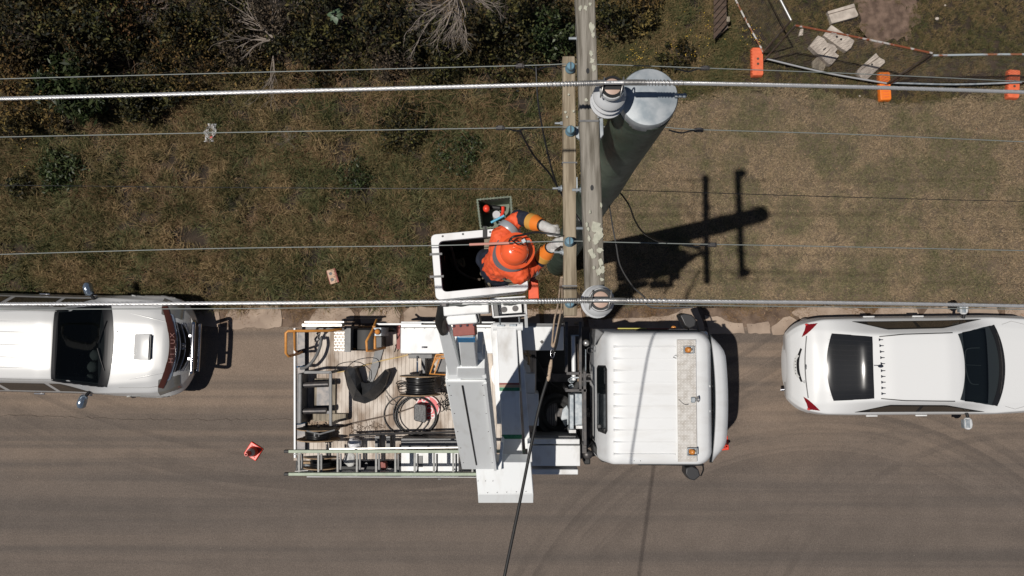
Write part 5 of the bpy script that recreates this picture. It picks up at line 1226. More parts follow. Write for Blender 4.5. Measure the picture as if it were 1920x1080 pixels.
# grille, badge, bumper, nudge bar
gr = HS.patch(([(-.26,-.50),(-.26,.50),(-.10,.42),(-.10,-.42)], (.08,.08)), .008).build('grille', M['black'], H, smooth=60)
for k in range(3):
    mb = MB().tube([HS.at(x, HS.y2v(x, y), .014) for y, x in [(yy, -.20+.05*k+.08*(1-(yy/.5)**2)) for yy in np.linspace(-.45, .45, 16)]], .007, 5); mb.build('grille_bar', M['chrome'], gr)
p = HS.at(-.10, HS.y2v(-.10, .02), .03)
bd = MB().tube([p+Vector((.035*math.cos(a), .055*math.sin(a), -.02*math.cos(a))) for a in np.linspace(0, 6.28, 24)], .005, 5).tube([p+Vector((.016*math.cos(a), .05*math.sin(a), -.01*math.cos(a))) for a in np.linspace(0, 6.28, 20)], .004, 5).tube([p+Vector((-.01+.03*math.cos(a), .02*math.sin(a), .0)) for a in np.linspace(0, 6.28, 18)], .004, 5).build('badge', M['chrome'], gr, smooth=60)
HS.patch(([(-.30,-.62),(-.30,.62),(-.24,.60),(-.24,-.60)], (.09,.09)), .012).build('grille_top', mat('grille_top', (.28,.33,.40), .3, metal=.3), H, smooth=60)
rs = []
for t in np.linspace(-1, 1, 21):
    x = .03-.34*abs(t)**3.2; y = t*.90; rs.append([(x-.16, y, .45), (x, y, .45), (x+.03, y, .55), (x+.01, y, .64), (x-.16, y, .66)])
MB().rings(rs).build('front_bumper', mat('bumper_silver', (.27,.262,.25), .3, metal=.2, coat=.5), H, smooth=50)
nb = MB().tube([(.02,-.42,.50), (.12,-.47,.85), (.16,-.46,.98), (.165,-.38,1.0), (.17,0,1.01), (.165,.38,1.0), (.16,.46,.98), (.12,.47,.85), (.02,.42,.50)], .036, 12, smooth=5).build('nudge_bar', M['chrome'], H, smooth=80)
MB().tube([(.20,-.44,.80), (.21,0,.81), (.20,.44,.80)], .03, 10, smooth=5).build('nudge_tube', M['chrome'], nb, smooth=80)
MB().box((.10,0,.70), (.03,.80,.42)).build('bar_plate', M['steel'], nb, bevel=.01)
for y in (-.20, .22): MB().box((.11,y,.98), (.05,.05,.07)).build('lug', M['chrome'], nb, bevel=.006)
MB().box((.02,0,.5), (.02,.37,.11)).build('number_plate', M['plate'], H)
MB().box((-2.9, 0, 1.0), (.2,.2,.1)).build('console', M['black'], H)
MB().rings([[(x, y, z) for x, y in ((-5.0,-.75),(-4.1,-.75),(-4.1,.75),(-5.0,.75))] for z in (1.20,1.235)]).build('tonneau', M['black'], H, bevel=.01)

# ---- white sedan, local x forward, 0 = rear bumper
sb = W(1476, 690, .6); SX, SY = sb.x, sb.y+.035; SA = R(.55)
C4 = thing('sedan', 'white sedan with a row of roof fins parked ahead of the bucket truck', 'car', (SX, SY, 0), SA, local=True)
def sp_(px, py, z):
    p = W(px, py, z)-Vector((SX, SY, 0)); q = Matrix.Rotation(-SA, 3, 'Z') @ p; return (q.x, q.y)
st = [
 (0, [(.55,.40),(.62,.50),(.60,.62),(.5,.66),(.3,.68),(0,.69)]),
 (.05,[(.62,.36),(.69,.50),(.67,.68),(.60,.74),(.4,.76),(0,.77)]),
 (.18,[(.74,.32),(.815,.58),(.77,.84),(.66,.90),(.42,.93),(0,.94)]),
 (.36,[(.79,.30),(.87,.62),(.82,.93),(.68,1.01),(.42,1.04),(0,1.05)]),
 (.58,[(.81,.28),(.905,.64),(.86,.96),(.66,1.04),(.42,1.08),(0,1.105)]),
 (1.10,[(.82,.27),(.915,.66),(.87,.98),(.60,1.325),(.40,1.375),(0,1.405)]),
 (1.58,[(.82,.27),(.915,.66),(.87,.97),(.58,1.43),(.40,1.455),(0,1.465)]),
 (2.56,[(.82,.27),(.915,.66),(.87,.955),(.60,1.43),(.42,1.46),(0,1.475)]),
 (2.81,[(.82,.27),(.915,.66),(.87,.95),(.62,1.38),(.42,1.41),(0,1.43)]),
 (3.41,[(.82,.27),(.92,.66),(.87,.93),(.70,1.06),(.45,1.10),(0,1.12)]),
 (3.66,[(.82,.27),(.92,.66),(.87,.92),(.70,.98),(.45,1.02),(0,1.03)]),
 (4.35,[(.80,.27),(.90,.62),(.83,.84),(.64,.90),(.42,.93),(0,.94)]),
 (4.65,[(.70,.27),(.80,.52),(.72,.72),(.55,.78),(.38,.80),(0,.81)]),
 (4.80,[(.50,.30),(.58,.45),(.52,.60),(.45,.64),(.3,.66),(0,.67)]),
]
SS = Shell(st)
def inws2(cx, cy, cz):
    t = (cx-2.76)/.8; return 2.86 < cx < 3.44 and abs(cy) < .61+.11*t-.02
SS.mesh(inws2).build('body', M['carwhite'], C4, smooth=50)
MB().rings([[(x, y, z) for x, y in ((1.2,-.6),(3.75,-.6),(3.75,.6),(1.2,.6))] for z in (.75,.78)]).build('cabin_floor', M['black'], C4)
ws = SS.patch(([(2.76,-.575),(2.76,.575),(3.56,.72),(3.56,-.72)], (.10,.17)), .006, 14, 22).build('windscreen', M['glass'], C4, smooth=60); make_clear(ws, 'clear_windscreen_sedan', (.42,.46,.48))
MB().box((3.31, 0, .90), (.42, 1.28, .08)).build('dashboard', mat('dash_dark', (.02,.025,.025), .7), C4, bevel=.03)
MB().tube([(2.93+.05*math.cos(a), -.36+.185*math.cos(a), 1.02+.17*math.sin(a)) for a in np.linspace(0, 6.28, 24)], .016, 6).build('steering_wheel', M['grey'], C4)
o = MB().tube([(3.30,-.34,1.0),(3.13,-.30,1.06),(3.05,-.05,1.08),(3.05,.16,1.07),(3.10,.30,1.05),(3.36,.32,.98)], .012, 6, smooth=5).tube([(3.06,.02,1.08),(3.38,.0,.97)], .008, 6).build('reflected_loop', mat('reflection_pale', (.42,.44,.42), .5), C4, smooth=80)  # pale tubes modelled as the lighter loops reflected in the windscreen
for y in (.06, .25): MB().box((2.90, y*.7, 1.28), (.045,.07,.02)).build('visor_clip', M['galv'], C4)
MB().box((2.3, .35, .85), (.5,.5,.2)).box((2.1,.35,1.1), (.14,.48,.5)).box((2.3,-.35,.85), (.5,.5,.2)).box((2.1,-.35,1.1), (.14,.48,.5)).build('seat', M['grey'], C4, bevel=.03)
SS.patch(([(3.52,-.70),(3.52,.70),(3.64,.735),(3.64,-.735)], (.15,.15)), .009).build('cowl', M['black'], C4, smooth=60)
for y0, y1 in ((-.5,.05),(.02,.58)): 
    MB().tube([SS.at(x, SS.y2v(x, y), .022) for x, y in [(3.62+.10*(1-((y0+(y1-y0)*k/8)/.7)**2), y0+(y1-y0)*k/8) for k in range(9)]], .008, 5).build('wiper', M['steel'], C4)
rg = SS.patch(([(.66,-.61),(.66,.61),(1.27,.545),(1.27,-.545)], (-.11,-.02)), .006, 16, 22).build('rear_window', mat('rear_glass', (.014,.015,.017), .20, spec=.45), C4, smooth=60)
mb = MB()
for k in range(12):
    y = -.5+k*.09; mb.tube([SS.at(x, SS.y2v(x, y*(1-.1*(x-.7)/.8)), .0075) for x in np.linspace(.60, 1.22, 8)], .0009, 3, cap=False)
mb.build('heater_line', M['steel'], rg)
for s_ in (-1, 1):
    SS.vpatch(1.05, 3.42, lambda t: 2.20, lambda t: 2.22+.50*min(1, t/.22)*min(1, max(0, (1-t)/.36))**.8, s_, .006, 40).build('window_surround', M['black'], C4, smooth=60)
    for a, b in ((1.30,2.12),(2.18,3.10)):
        f = lambda t, a=a, b=b: 2.24+.40*min(1, max(.12, ((a+(b-a)*t)-1.05)/(.22*2.37)))*min(1, max(0, (3.42-(a+(b-a)*t)))/(.36*2.37))**.8
        SS.vpatch(a, b, lambda t: 2.235, f, s_, .009, 20).build('side_window', M['glassg'], C4, smooth=60)
    SS.line([(1.38, s_*.545), (1.8, s_*.58), (2.76, s_*.60)], .022, .003, 10).build('roof_seam', M['black'], C4)
    for x in (1.28, 2.15, 3.12): SS.vpatch(x-.003, x+.003, lambda t: .2, lambda t: 2.02, s_, .003, 2).build('door_gap', M['grey'], C4)
    SS.line([(3.80, s_*.74), (4.0, s_*.80), (4.4, s_*.70)], .006, .002).build('bonnet_gap', M['grey'], C4)
    for x in (1.42, 2.32): q = SS.at(x, s_*1.7, .02); MB().box(q, (.21,.026,.04)).build('door_handle', M['carwhite'], C4, bevel=.011)
    ax = 3.08; MB().tube([(ax, s_*.86, 1.0), (ax, s_*.95, 1.03)], .03, 8).build('mirror_arm', M['black'], C4)
    wm = MB().rings([[Vector((ax-.02+w*.5*math.cos(a), s_*y, 1.05+h*.5*math.sin(a))) for a in np.linspace(0, 6.28, 16, endpoint=False)] for y, w, h in ((.93,.08,.08),(.97,.15,.14),(1.05,.17,.16),(1.11,.14,.14),(1.14,.06,.08))]).build('wing_mirror', M['carwhite'], C4, smooth=60)
    MB().box((ax-.10, s_*1.04, 1.05), (.02,.15,.10)).box((ax-.05, s_*1.03, 1.125), (.075,.15,.01)).build('mirror_glass', M['galv'], wm, bevel=.004)
    pl_ = ([(.30,s_*.50),(.24,s_*.70),(.62,s_*.86),(.42,s_*.70)] if s_ > 0 else [(.24,-.70),(.30,-.50),(.42,-.70),(.62,-.86)])
    if s_ > 0: tp = [(.185,.54),(.27,.76),(.46,.79),(.22,.56)]
    else: tp = [(.27,-.76),(.185,-.54),(.22,-.56),(.46,-.79)]
    tl_ = SS.patch((tp, (0,0)), .010, 10, 10).build('tail_light', M['tail'], C4, smooth=60)
    q = SS.at(.28, SS.y2v(.28, s_*.76), .012); MB().ball(q, (.035,.02,.012), 10, 6).build('tail_light_bulb', mat('bulb_red', (.55,.03,.03), .3), tl_)
    for x in (.95, 3.85): wheel(C4, Vector((x, s_*.76, .33)), .33, .24)
# roof fins
for k in range(10):
    py = 637+k*11.2 if k < 5 else 695+(k-5)*10.8
    c = sp_(1652+k*.5, py, 1.44); p = SS.at(c[0], SS.y2v(c[0], c[1]), .002)
    MB().add([p+Vector(v) for v in ((-.026,-.024,0),(-.026,.024,0),(-.004,.009,0),(.055,.007,0),(.055,-.007,0),(-.004,-.009,0),(-.022,-.021,.022),(-.022,.021,.022),(-.003,.007,.026),(.045,.005,.012),(.045,-.005,.012),(-.003,-.007,.026))],
        [(0,1,2,3,4,5)[::-1],(6,7,8,9,10,11),(0,1,7,6),(1,2,8,7),(2,3,9,8),(3,4,10,9),(4,5,11,10),(5,0,6,11)]).build('roof_fin', M['navy'], C4, smooth=0)
c = sp_(1652, 687, 1.46); p = SS.at(c[0], 4.99, .0)
MB().ball(p+Vector((0,c[1],.012)), (.05,.028,.03), 14, 8).tube([p+Vector((0,c[1]+.005,.03)), p+Vector((-.07,c[1]+.012,.05)), p+Vector((-.14,c[1]+.012,.07))], .004, 5).build('aerial', M['navy'], C4, smooth=60)
# boot details
SS.patch(([(.245,-.56),(.245,.56),(.262,.56),(.262,-.56)], (-.04,-.04)), .003).build('boot_gap', M['grey'], C4)
o = SS.patch(([(.150,-.27),(.160,.34),(.182,.32),(.178,-.27)], (-.055,-.045)), .008, 4, 24).build('plate_recess', M['black'], C4, smooth=60)
pl_ = SS.patch(([(.110,-.20),(.115,.22),(.142,.20),(.140,-.18)], (-.05,-.05)), .014, 3, 20).build('number_plate', M['plate'], C4, smooth=60)
for k in range(6):
    y = .15-k*.055; x = .093; q = SS.at(x, SS.y2v(x, y), .018); MB().box(q, (.020,.012+.012*(k % 2),.004)).build('plate_mark', M['grey'], pl_)
q = SS.at(.225, SS.y2v(.225, .0), .006); MB().tube([q+Vector((.012*math.cos(a), .045*math.sin(a), .006*math.cos(a))) for a in np.linspace(0, 6.28, 20)], .005, 5).tube([q+Vector((0,-.03,0)), q+Vector((0,.03,0))], .004, 5).build('badge', M['chrome'], C4)
q = SS.at(.20, SS.y2v(.20, -.27), .008); MB().tube([q+Vector((.012*math.cos(a), .02*math.sin(a), 0)) for a in np.linspace(0, 6.28, 14)], .004, 5).build('model_mark', M['grey'], C4)
SS.line([(.20,.60),(.235,.55),(.30,-.0)][:2], .005, .003, 4).build('boot_gap', M['grey'], C4)
rs = []
for t in np.linspace(-1, 1, 21):
    x = -.02+.42*abs(t)**2.9; y = t*.885; rs.append([(x+.2, y*.96, .30), (x, y, .32), (x-.0, y, .48), (x+.03, y*.985, .60), (x+.2, y*.96, .66)])
MB().rings(rs).build('rear_bumper', M['carwhite'], C4, smooth=50)
MB().cyl((.02,-.45,.35), (-.05,-.46,.33), .028, n=14).build('exhaust_tip', M['chrome'], C4)

# ------------------------------------------------------------------ loose things on the tray
zD = 1.103
# ladder
LZ = 2.02; t = thing('ladder', 'pale green rail ladder lying along the road side of the tray', 'ladder', tuple(W(700, 867, LZ)))
for y in (846, 888.5): MB().beam(W(542, y, LZ), W(985, y+(0 if y < 860 else 0), LZ), .05, .085, side=Vector((0,1,0))).build('rail', M['fgreen'], t, bevel=.006)
for k in range(12):
    x = 561+k*36.1; MB().beam(W(x, 849, LZ-.012), W(x, 886, LZ-.012), .034, .03, side=Vector((1,0,0))).build('rung', M['rung'], t, bevel=.004)
    MB().beam(W(x+5.5, 851, LZ-.18), W(x+5.5, 885, LZ-.18), .034, .03, side=Vector((1,0,0))).build('rung', M['grey'], t, bevel=.004)
for y in (846, 888.5): MB().box(W(538, y, LZ-.03), (.09,.05,.08)).build('foot', M['rubber'], t, bevel=.01)
MB().tube([W(555,852,LZ), W(560,868,LZ-.05), W(556,882,LZ)], .010, 6).tube([W(550,852,LZ), W(565,851,LZ)], .01, 6).tube([W(553,884,LZ), W(578,882,LZ)], .01, 6).build('end_brace', M['alu'], t)
MB().beam(W(618,841.5,LZ+.02), W(890,838.5,LZ+.02), .02, .03, side=Vector((0,1,0))).build('side_bar', M['alu'], t)
for x, y in ((668,842),(823,837),(668,892),(824,898)): MB().box(W(x, y, LZ+.02), (.06,.03,.03)).build('catch', M['steel'], t, bevel=.006)
# cable reels
def reel(label, x0, x1, y0, y1, zc, Rr, core, m=M['cable'], wraps=10):
    a = W((x0+x1)/2, y0, zc+Rr*.5); b = W((x0+x1)/2, y1, zc+Rr*.5); c = Vector((a.x, (a.y+b.y)/2, zc)); L = abs(a.y-b.y)
    t = thing('cable_reel', label, 'cable reel', (c.x, c.y, zc-Rr), group=None)
    for s_ in (-1, 1):
        MB().lathe(c+Vector((0, s_*L/2-.008, 0)), [(.03,0),(Rr,0),(Rr,.016),(.03,.016)], 48, (0,1,0)).build('flange', M['ply'], t, smooth=40)
        MB().lathe(c+Vector((0, s_*(L/2+.012)-.003, 0)), [(.02,0),(Rr*.93,0),(Rr*.93,.004),(.02,.004)], 40, (0,1,0)).build('flange_face', M['rubber'], t, smooth=40)
    mb = MB(); n = wraps
    mb.lathe(c-Vector((0,L/2,0)), [(core*.93,.0),(core*.93,L)], 30, (0,1,0))
    for k in range(n):
        y = -L/2+L*(k+.5)/n; rr_ = core+random.uniform(-.008,.012); tw = random.uniform(-.5,.5)*L/n
        mb.tube([c+Vector((rr_*math.cos(a), y+tw*math.sin(a), rr_*math.sin(a))) for a in np.linspace(0, 6.28, 30)], L/n*.55, 6, cap=False)
    o = mb.build('wound_cable', m, t, smooth=80)
    MB().tube([c-Vector((0,L*.8,0)), c+Vector((0,L*.8,0))], .02, 8).build('axle', M['steel'], t); return t, c, L
rl, rc, rL = reel('upright reel wound with black cable between plywood flanges on the tray', 745, 826, 706, 741, 1.50, .36, .235)
mb = MB()
for k in range(4): mb.tube([rc+Vector((-.20, -.1+.05*k, .15)), rc+Vector((-.34-.02*k, -.12+.05*k, .10)), rc+Vector((-.38, -.05+.04*k, -.02)), rc+Vector((-.30, .02*k, -.12)), rc+Vector((-.20,.02,-.1))], .008, 5, smooth=6)
mb.build('loose_turn', M['cable'], rl, smooth=80)
reel('dark reel with worn plywood rim at the tail corner of the tray', 553, 632, 806, 826, 1.32, .38, .22)
t2, c2, L2 = reel('dark reel half hidden under the end of the ladder', 560, 640, 858, 878, 1.0, .34, .2)
# loose black cable heap right of the reel
mb = MB()
for k in range(46):
    c = W(random.uniform(826,850), random.uniform(705,768), random.uniform(1.15,1.4)); a = random.uniform(0, 6.28); L = random.uniform(.12,.3)
    d = Vector((math.cos(a)*.6, math.sin(a), 0)); mb.tube([c-d*L*.5, c+Vector((random.gauss(0,.05), random.gauss(0,.05), .06)), c+d*L*.5], .007, 5, smooth=4)
tag(mb.build('cable_heap', M['cable'], smooth=80), 'tangled heap of thin black cable tucked against the boom', 'cable')
# coil of cable
mb = MB()
for k in range(7):
    c = W(781+random.uniform(-1.5,1.5), 779, zD+.02+.012*k); rx = .385-.012*random.random()*k*.6; ry = rx*.93; ph = random.uniform(-.4,.4)
    if k == 2: c = W(772, 776, zD+.03); rx = .33; ry = .35
    if k == 5: c = W(757, 778, zD+.03); rx = .36
    mb.tube([c+Vector((rx*math.cos(a), ry*math.sin(a), .01*math.sin(2*a+k))) for a in np.linspace(0, 6.283, 44)], .0105, 6, cap=False)
o = mb.build('coiled_cable', M['cable'], smooth=80); tag(o, 'loose rings of thick black cable lying on the boards below the upright reel', 'cable')
# stop sign on the boards
c = W(801, 765, zD+.05); t = thing('stop_sign', 'red and white STOP bat lying partly under the black box and cable', 'sign', (c.x, c.y, c.z))
MB().lathe(c, [(.235,0),(.235,.008),(.001,.008)], 8).build('sign_face', M['red'], t, smooth=0) if False else MB().lathe(c, [(.001,0),(.225,0),(.225,.008),(.001,.008)], 40).build('sign_face', mat('sign_red', (.62,.04,.05), .35), t, smooth=30)
MB().lathe(c+Vector((0,0,.0082)), [(.222,0),(.206,0),(.206,.0006),(.222,.0006)], 40, cap=False).build('sign_border', M['plate'], t)
text_mesh('STOP', .17, 'letters', M['plate'], t, Matrix.Translation(c+Vector((.012,-.005,.0095))) @ Matrix.Rotation(R(-72), 4, 'Z') @ Matrix.Diagonal((.95,1.25,1,1)), .0008)
MB().tube([c+Vector((-.2,.03,.0)), W(736,777,zD+.03), W(650,796,zD+.03), W(628,801,zD+.03)], .013, 7).build('handle', M['rustdark'], t, smooth=80)
o = MB().pp([(776,761),(779,757),(797,759),(799,763),(799,790),(796,793),(778,789),(776,786)], zD+.06, zD+.26).build('black_box', M['tarp'], None, bevel=.012); tag(o, 'small black padded case standing on the red sign', 'case')
# black tarp bundle: a folded two lobed heap
def cloth(name, label, poly, ridge, m, z0):
    """faceted cloth: outline points (px,py,z) and inner ridge points, triangulated as a fan strip"""
    P = [W(*p) for p in poly]; Q = [W(*p) for p in ridge]; mb = MB(); mb.v = [tuple(p) for p in P+Q]; return mb
tz = zD
outl = [(645,697,tz+.12),(650,690,tz+.30),(665,690,tz+.34),(676,716,tz+.26),(684,719,tz+.22),(700,716,tz+.28),(722,693,tz+.36),(729,699,tz+.30),(722,722,tz+.24),(712,738,tz+.14),(700,750,tz+.08),(684,757,tz+.06),(662,751,tz+.06),(650,722,tz+.10)]
inn_ = [(657,706,tz+.40),(668,728,tz+.36),(679,742,tz+.20),(692,733,tz+.36),(710,716,tz+.42),(676,733,tz+.14)]
mb = MB(); P = [W(*p) for p in outl]; Q = [W(*p) for p in inn_]; mb.v = [tuple(p) for p in P+Q]+[(p.x, p.y, tz) for p in P]
n = len(P); q = n
mb.f = [(0,1,q),(1,2,q),(2,q+1,q),(2,3,q+1),(3,q+5,q+1),(3,4,q+5),(4,5,q+3),(4,q+3,q+5),(5,6,q+4),(5,q+4,q+3),(6,7,q+4),(7,8,q+4),(8,9,q+4),(9,q+3,q+4),(9,10,q+3),(10,11,q+2),(10,q+2,q+3),(q+5,q+3,q+2),(q+5,q+2,q+1),(11,12,q+2),(12,q+1,q+2),(12,13,q+1),(13,q,q+1),(13,0,q)]
mb.f += [(i, (i+1) % n, n+6+(i+1) % n, n+6+i)[::-1] for i in range(n)]
o = mb.build('tarp', M['tarp'], smooth=0); sub = o.modifiers.new('s', 'SUBSURF'); sub.levels = sub.render_levels = 2; sub.subdivision_type = 'SIMPLE'
tx = bpy.data.textures.new('folds', 'CLOUDS'); tx.noise_scale = .12; dm = o.modifiers.new('d', 'DISPLACE'); dm.texture = tx; dm.strength = .010; dm.texture_coords = 'GLOBAL'
tag(o, 'crumpled black tarpaulin bundle on the tray boards', 'tarpaulin')
o = MB().pp([(704,654),(720,652),(706,700),(690,738),(688,716)], zD, zD+.03).build('rubber_mat', M['grey'], None, bevel=.004); tag(o, 'dark grey strip of matting running from the rail to the tarpaulin', 'mat')
tag(MB().tube([W(632,698,zD+.02), W(655,694,zD+.02), W(700,680,zD+.02), W(750,669,zD+.03), W(765,665,zD+.04)], .011, 6, smooth=5).build('yellow_rope', mat('yellow_rope', (.62,.45,.20), .8), None, smooth=80), 'thin yellow rope stretched across the tray boards', 'rope')
o = MB().tube([W(628,694,1.5), W(634,684,1.62), W(650,679,1.7), W(672,679,1.7), W(685,685,1.6), W(695,694,1.4)], .007, 6, smooth=6).build('bent_wire', M['cable'], None, smooth=80); tag(o, 'thin black arc of wire above the tarpaulin', 'wire')
o = MB().tube([W(668,691,zD+.1), W(676,686,zD+.12), W(690,682,zD+.1), W(697,683,zD+.05)], .004, 5, smooth=6).tube([W(692,695,zD+.1), W(693,710,zD+.1), W(689,718,zD+.08)], .006, 5).build('tie_wire', M['cable'], None, smooth=80); tag(o, 'thin tie wire and hook beside the tarpaulin', 'wire')
o = MB().tube([W(720,726,zD+.02), W(728,740,zD+.02), W(740,752,zD+.02), W(742,757,zD+.02), W(732,757,zD+.02), W(724,742,zD+.02)], .0045, 5, smooth=6).build('string_loop', M['cable'], None, smooth=80); tag(o, 'thin dark string loop on the boards left of the reel', 'string')
# clutter at the tail: metal brackets, sticks, bag
mb = MB()
for k in range(26):
    c = W(random.uniform(576,622), random.uniform(790,802), zD+.03); a = random.uniform(0, 3.1); L = random.uniform(.05,.16); d = Vector((math.cos(a), math.sin(a), random.uniform(-.1,.2)))
    mb.tube([c-d*L, c+d*L], random.uniform(.004,.010), 5)
tag(mb.build('sticks', M['rope'], smooth=0), 'scraps of sticks and rope heaped by the tail corner reel', 'debris', kind='stuff')
mb = MB()
for k in range(60):
    c = W(random.uniform(655,720), random.uniform(795,815), zD+.01); a = random.uniform(0, 6.28); L = random.uniform(.02,.09); d = Vector((math.cos(a), math.sin(a), 0)); mb.tube([c-d*L, c+Vector((random.gauss(0,.01), random.gauss(0,.01), .008)), c+d*L], .0028, 4)
tag(mb.build('leaf_litter', M['dirt'], smooth=0), 'twiggy litter scattered on the boards near the ladder', 'debris', kind='stuff')
o = MB().tube([W(575,808,1.68), W(600,814,1.70), W(628,806,1.68)], .018, 6).tube([W(590,812,1.7), W(590,818,1.7)], .015, 6).tube([W(598,813,1.7), W(598,819,1.7)], .015, 6).build('steel_yoke', M['grey'], None, smooth=60); tag(o, 'grey steel yoke resting above the tail corner reel', 'bracket')
mb = MB().ball(W(665,832,1.25), (.12,.11,.10), 14, 10); o = mb.build('plastic_bag', M['foil'], None, smooth=50); dm = o.modifiers.new('d', 'DISPLACE'); dm.texture = tx; dm.strength = .12; tag(o, 'crumpled silver bag behind the upper ladder rail', 'bag')
mb = MB().ball(W(656,861,1.1), (.10,.13,.08), 14, 10); o = mb.build('cloth_bag', M['plate'], None, smooth=50); dm = o.modifiers.new('d', 'DISPLACE'); dm.texture = tx; dm.strength = .12; tag(o, 'crumpled white bag seen between the ladder rungs', 'bag')
tag(MB().tube([W(573,872,1.0), W(588,878,1.05)], .03, 8).tube([W(600,876,1.05), W(618,872,1.05)], .02, 8).build('pipe_offcuts', M['galv'], None), 'short grey pipe pieces under the ladder near its feet', 'pipes')
tag(MB().pp([(567,866),(615,864),(615,869),(567,870)], .95, 1.05).build('timber_offcut', M['ply'], None), 'orange brown timber offcut under the first ladder rungs', 'timber')
tag(MB().pp([(713,866),(722,864),(724,880),(714,882)], .9, 1.1).build('red_tin', M['redbrown'], None, bevel=.01), 'small dull red box between the ladder rungs', 'box')
mb = MB().ball(W(757,828,1.3), (.02,.022,.02), 10, 8); tag(mb.build('bottle_cap', M['coneR'], None), 'small bright red cap beside the grey side panel', 'cap')
mb = MB()
for k in range(14):
    c = W(random.uniform(640,745), random.uniform(852,882), random.uniform(.62,.85)); s_ = random.uniform(.05,.14); mb.box(c, (s_, s_*.7, s_*.6), random.random()*3)
tag(mb.build('tool_jumble', M['steel'], None, bevel=.004), 'dark jumble of tools and fittings in the open locker below the ladder', 'tools', kind='stuff')
o = MB().pp([(785,855),(792,855),(792,876),(785,876)], 1.4, 1.42).build('vent', M['grey'], None); tag(o, 'small grey plate on the white locker seen between the rungs', 'plate')

# ------------------------------------------------------------------ tool crate hooked on the bucket
ck = [(893,373),(959,367),(963,424),(900,430)]
t = thing('tool_crate', 'green plastic crate of tools hooked outside the bucket', 'crate', tuple(W(928,398,ZB-.32)))
Pq = [W(x, y, ZB+.01) for x, y in ck]; cc = sum(Pq, Vector())/4
def cring(k, z): return [Vector((cc.x+(p.x-cc.x)*k, cc.y+(p.y-cc.y)*k, z)) for p in Pq]
mb = MB().rings([cring(.86, ZB-.31), cring(.93, ZB-.03), cring(.99, ZB-.03), cring(1.0, ZB+.01), cring(.90, ZB+.01), cring(.90, ZB-.02), cring(.82, ZB-.30)]); mb.build('crate_shell', M['crate'], t, bevel=.003)
for i in range(4):
    a, b = Pq[i], Pq[(i+1) % 4]
    for k in range(1, 10): c = a.lerp(b, k/10).lerp(cc, .05); MB().box(c+Vector((0,0,.001)), (.006,.024,.006) if i % 2 == 0 else (.024,.006,.006)).build('rib', M['crate'], t)
def on(name, label, cat, mb, m, smooth=50, bevel=0): o = mb.build(name, m, None, smooth=smooth, bevel=bevel); tag(o, label, cat); return o
on('red_tool_head', 'round red tool top in the upper left of the crate', 'tool', MB().ball(W(912,391,ZB-.08), (.032,.036,.03), 14, 10).cyl(W(912,391,ZB-.1), W(914,397,ZB-.28), .02), M['coneR'])
on('red_grip', 'red handled tool at the right of the crate', 'tool', MB().tube([W(943,387,ZB-.10), W(943,397,ZB-.12), W(940,405,ZB-.16)], .016, 10, smooth=4), M['coneR'])
on('tape_roll', 'white and black tape roll in the crate', 'tape', MB().lathe(W(931,403,ZB-.2), [(.02,0),(.036,0),(.036,.03),(.02,.03)], 20), M['porc'])
on('blue_tool', 'pale blue bar lying across the tools in the crate', 'tool', MB().tube([W(921,417,ZB-.17), W(946,404,ZB-.13)], .012, 8), mat('pale_blue', (.10,.42,.62), .4))
on('black_tool', 'dark bottle shaped tool along the back of the crate', 'tool', MB().tube([W(918,388,ZB-.18), W(938,390,ZB-.16)], .022, 10), M['rubber'])
on('grey_pliers', 'grey pliers in the bottom of the crate', 'tool', MB().tube([W(925,405,ZB-.22), W(930,414,ZB-.22), W(938,416,ZB-.24)], .008, 6).tube([W(930,412,ZB-.22), W(944,410,ZB-.24)], .008, 6), M['galv'])
on('orange_hose_in_bucket', 'dull orange tool hanging inside the left wall of the bucket', 'tool', MB().tube([W(830,480,8.2), W(832,505,8.1)], .02, 8), mat('dull_orange', (.35,.10,.02), .6))

# ------------------------------------------------------------------ worker
wc = W(925, 500, 7.58)
PW = thing('person', 'worker in orange hi-vis shirt and orange hard hat leaning from the bucket to the crossarm', 'person', (wc.x, wc.y, 7.58))
def blobm(name, parts, m, parent, vox=.011, sm=5, disp=0, dsc=.08):
    """one continuous body surface: tapered limbs and balls fused by a voxel remesh"""
    mb = MB()
    for p in parts:
        if p[0] == 'l':
            pts = [Vector(q) for q in p[1]]; mb.tube(pts, p[2], 14, smooth=6)
            mb.ball(pts[0], p[2][0] if hasattr(p[2], '__len__') else p[2], 12, 8); mb.ball(pts[-1], p[2][-1] if hasattr(p[2], '__len__') else p[2], 12, 8)
        else: mb.ball(p[1], p[2], 18, 12, p[3] if len(p) > 3 else None)
    o = mb.build(name, m, parent, smooth=0); r = o.modifiers.new('fuse', 'REMESH'); r.mode = 'VOXEL'; r.voxel_size = vox; r.use_smooth_shade = True
    s_ = o.modifiers.new('smooth', 'SMOOTH'); s_.iterations = sm; s_.factor = .5
    if disp:
        tx = bpy.data.textures.new(name+'_folds', 'CLOUDS'); tx.noise_scale = dsc; d = o.modifiers.new('folds', 'DISPLACE'); d.texture = tx; d.strength = disp; d.texture_coords = 'GLOBAL'
    return o
V = lambda px, py, z: W(px, py, z)
hd = V(962, 472, 9.20); nk = V(953, 477, 9.06); ch = V(950, 482, 8.97)
shL = V(940, 446, 9.03); elL = V(971, 407, 8.98); wrL = V(1013, 421, 9.18); hnL = V(1036, 431, 9.24)
shR = V(972, 513, 8.99); elR = V(1003, 499, 8.80); wrR = V(1030, 467, 9.05); hnR = V(1046, 454, 9.20)
hp_ = V(930, 502, 8.50); hL = V(922, 487, 8.46); hR = V(938, 520, 8.46)
knL = V(909, 484, 8.08); knR = V(930, 530, 8.08); ftL = V(905, 490, 7.64); ftR = V(925, 528, 7.64)
sp2 = V(938, 492, 8.75)
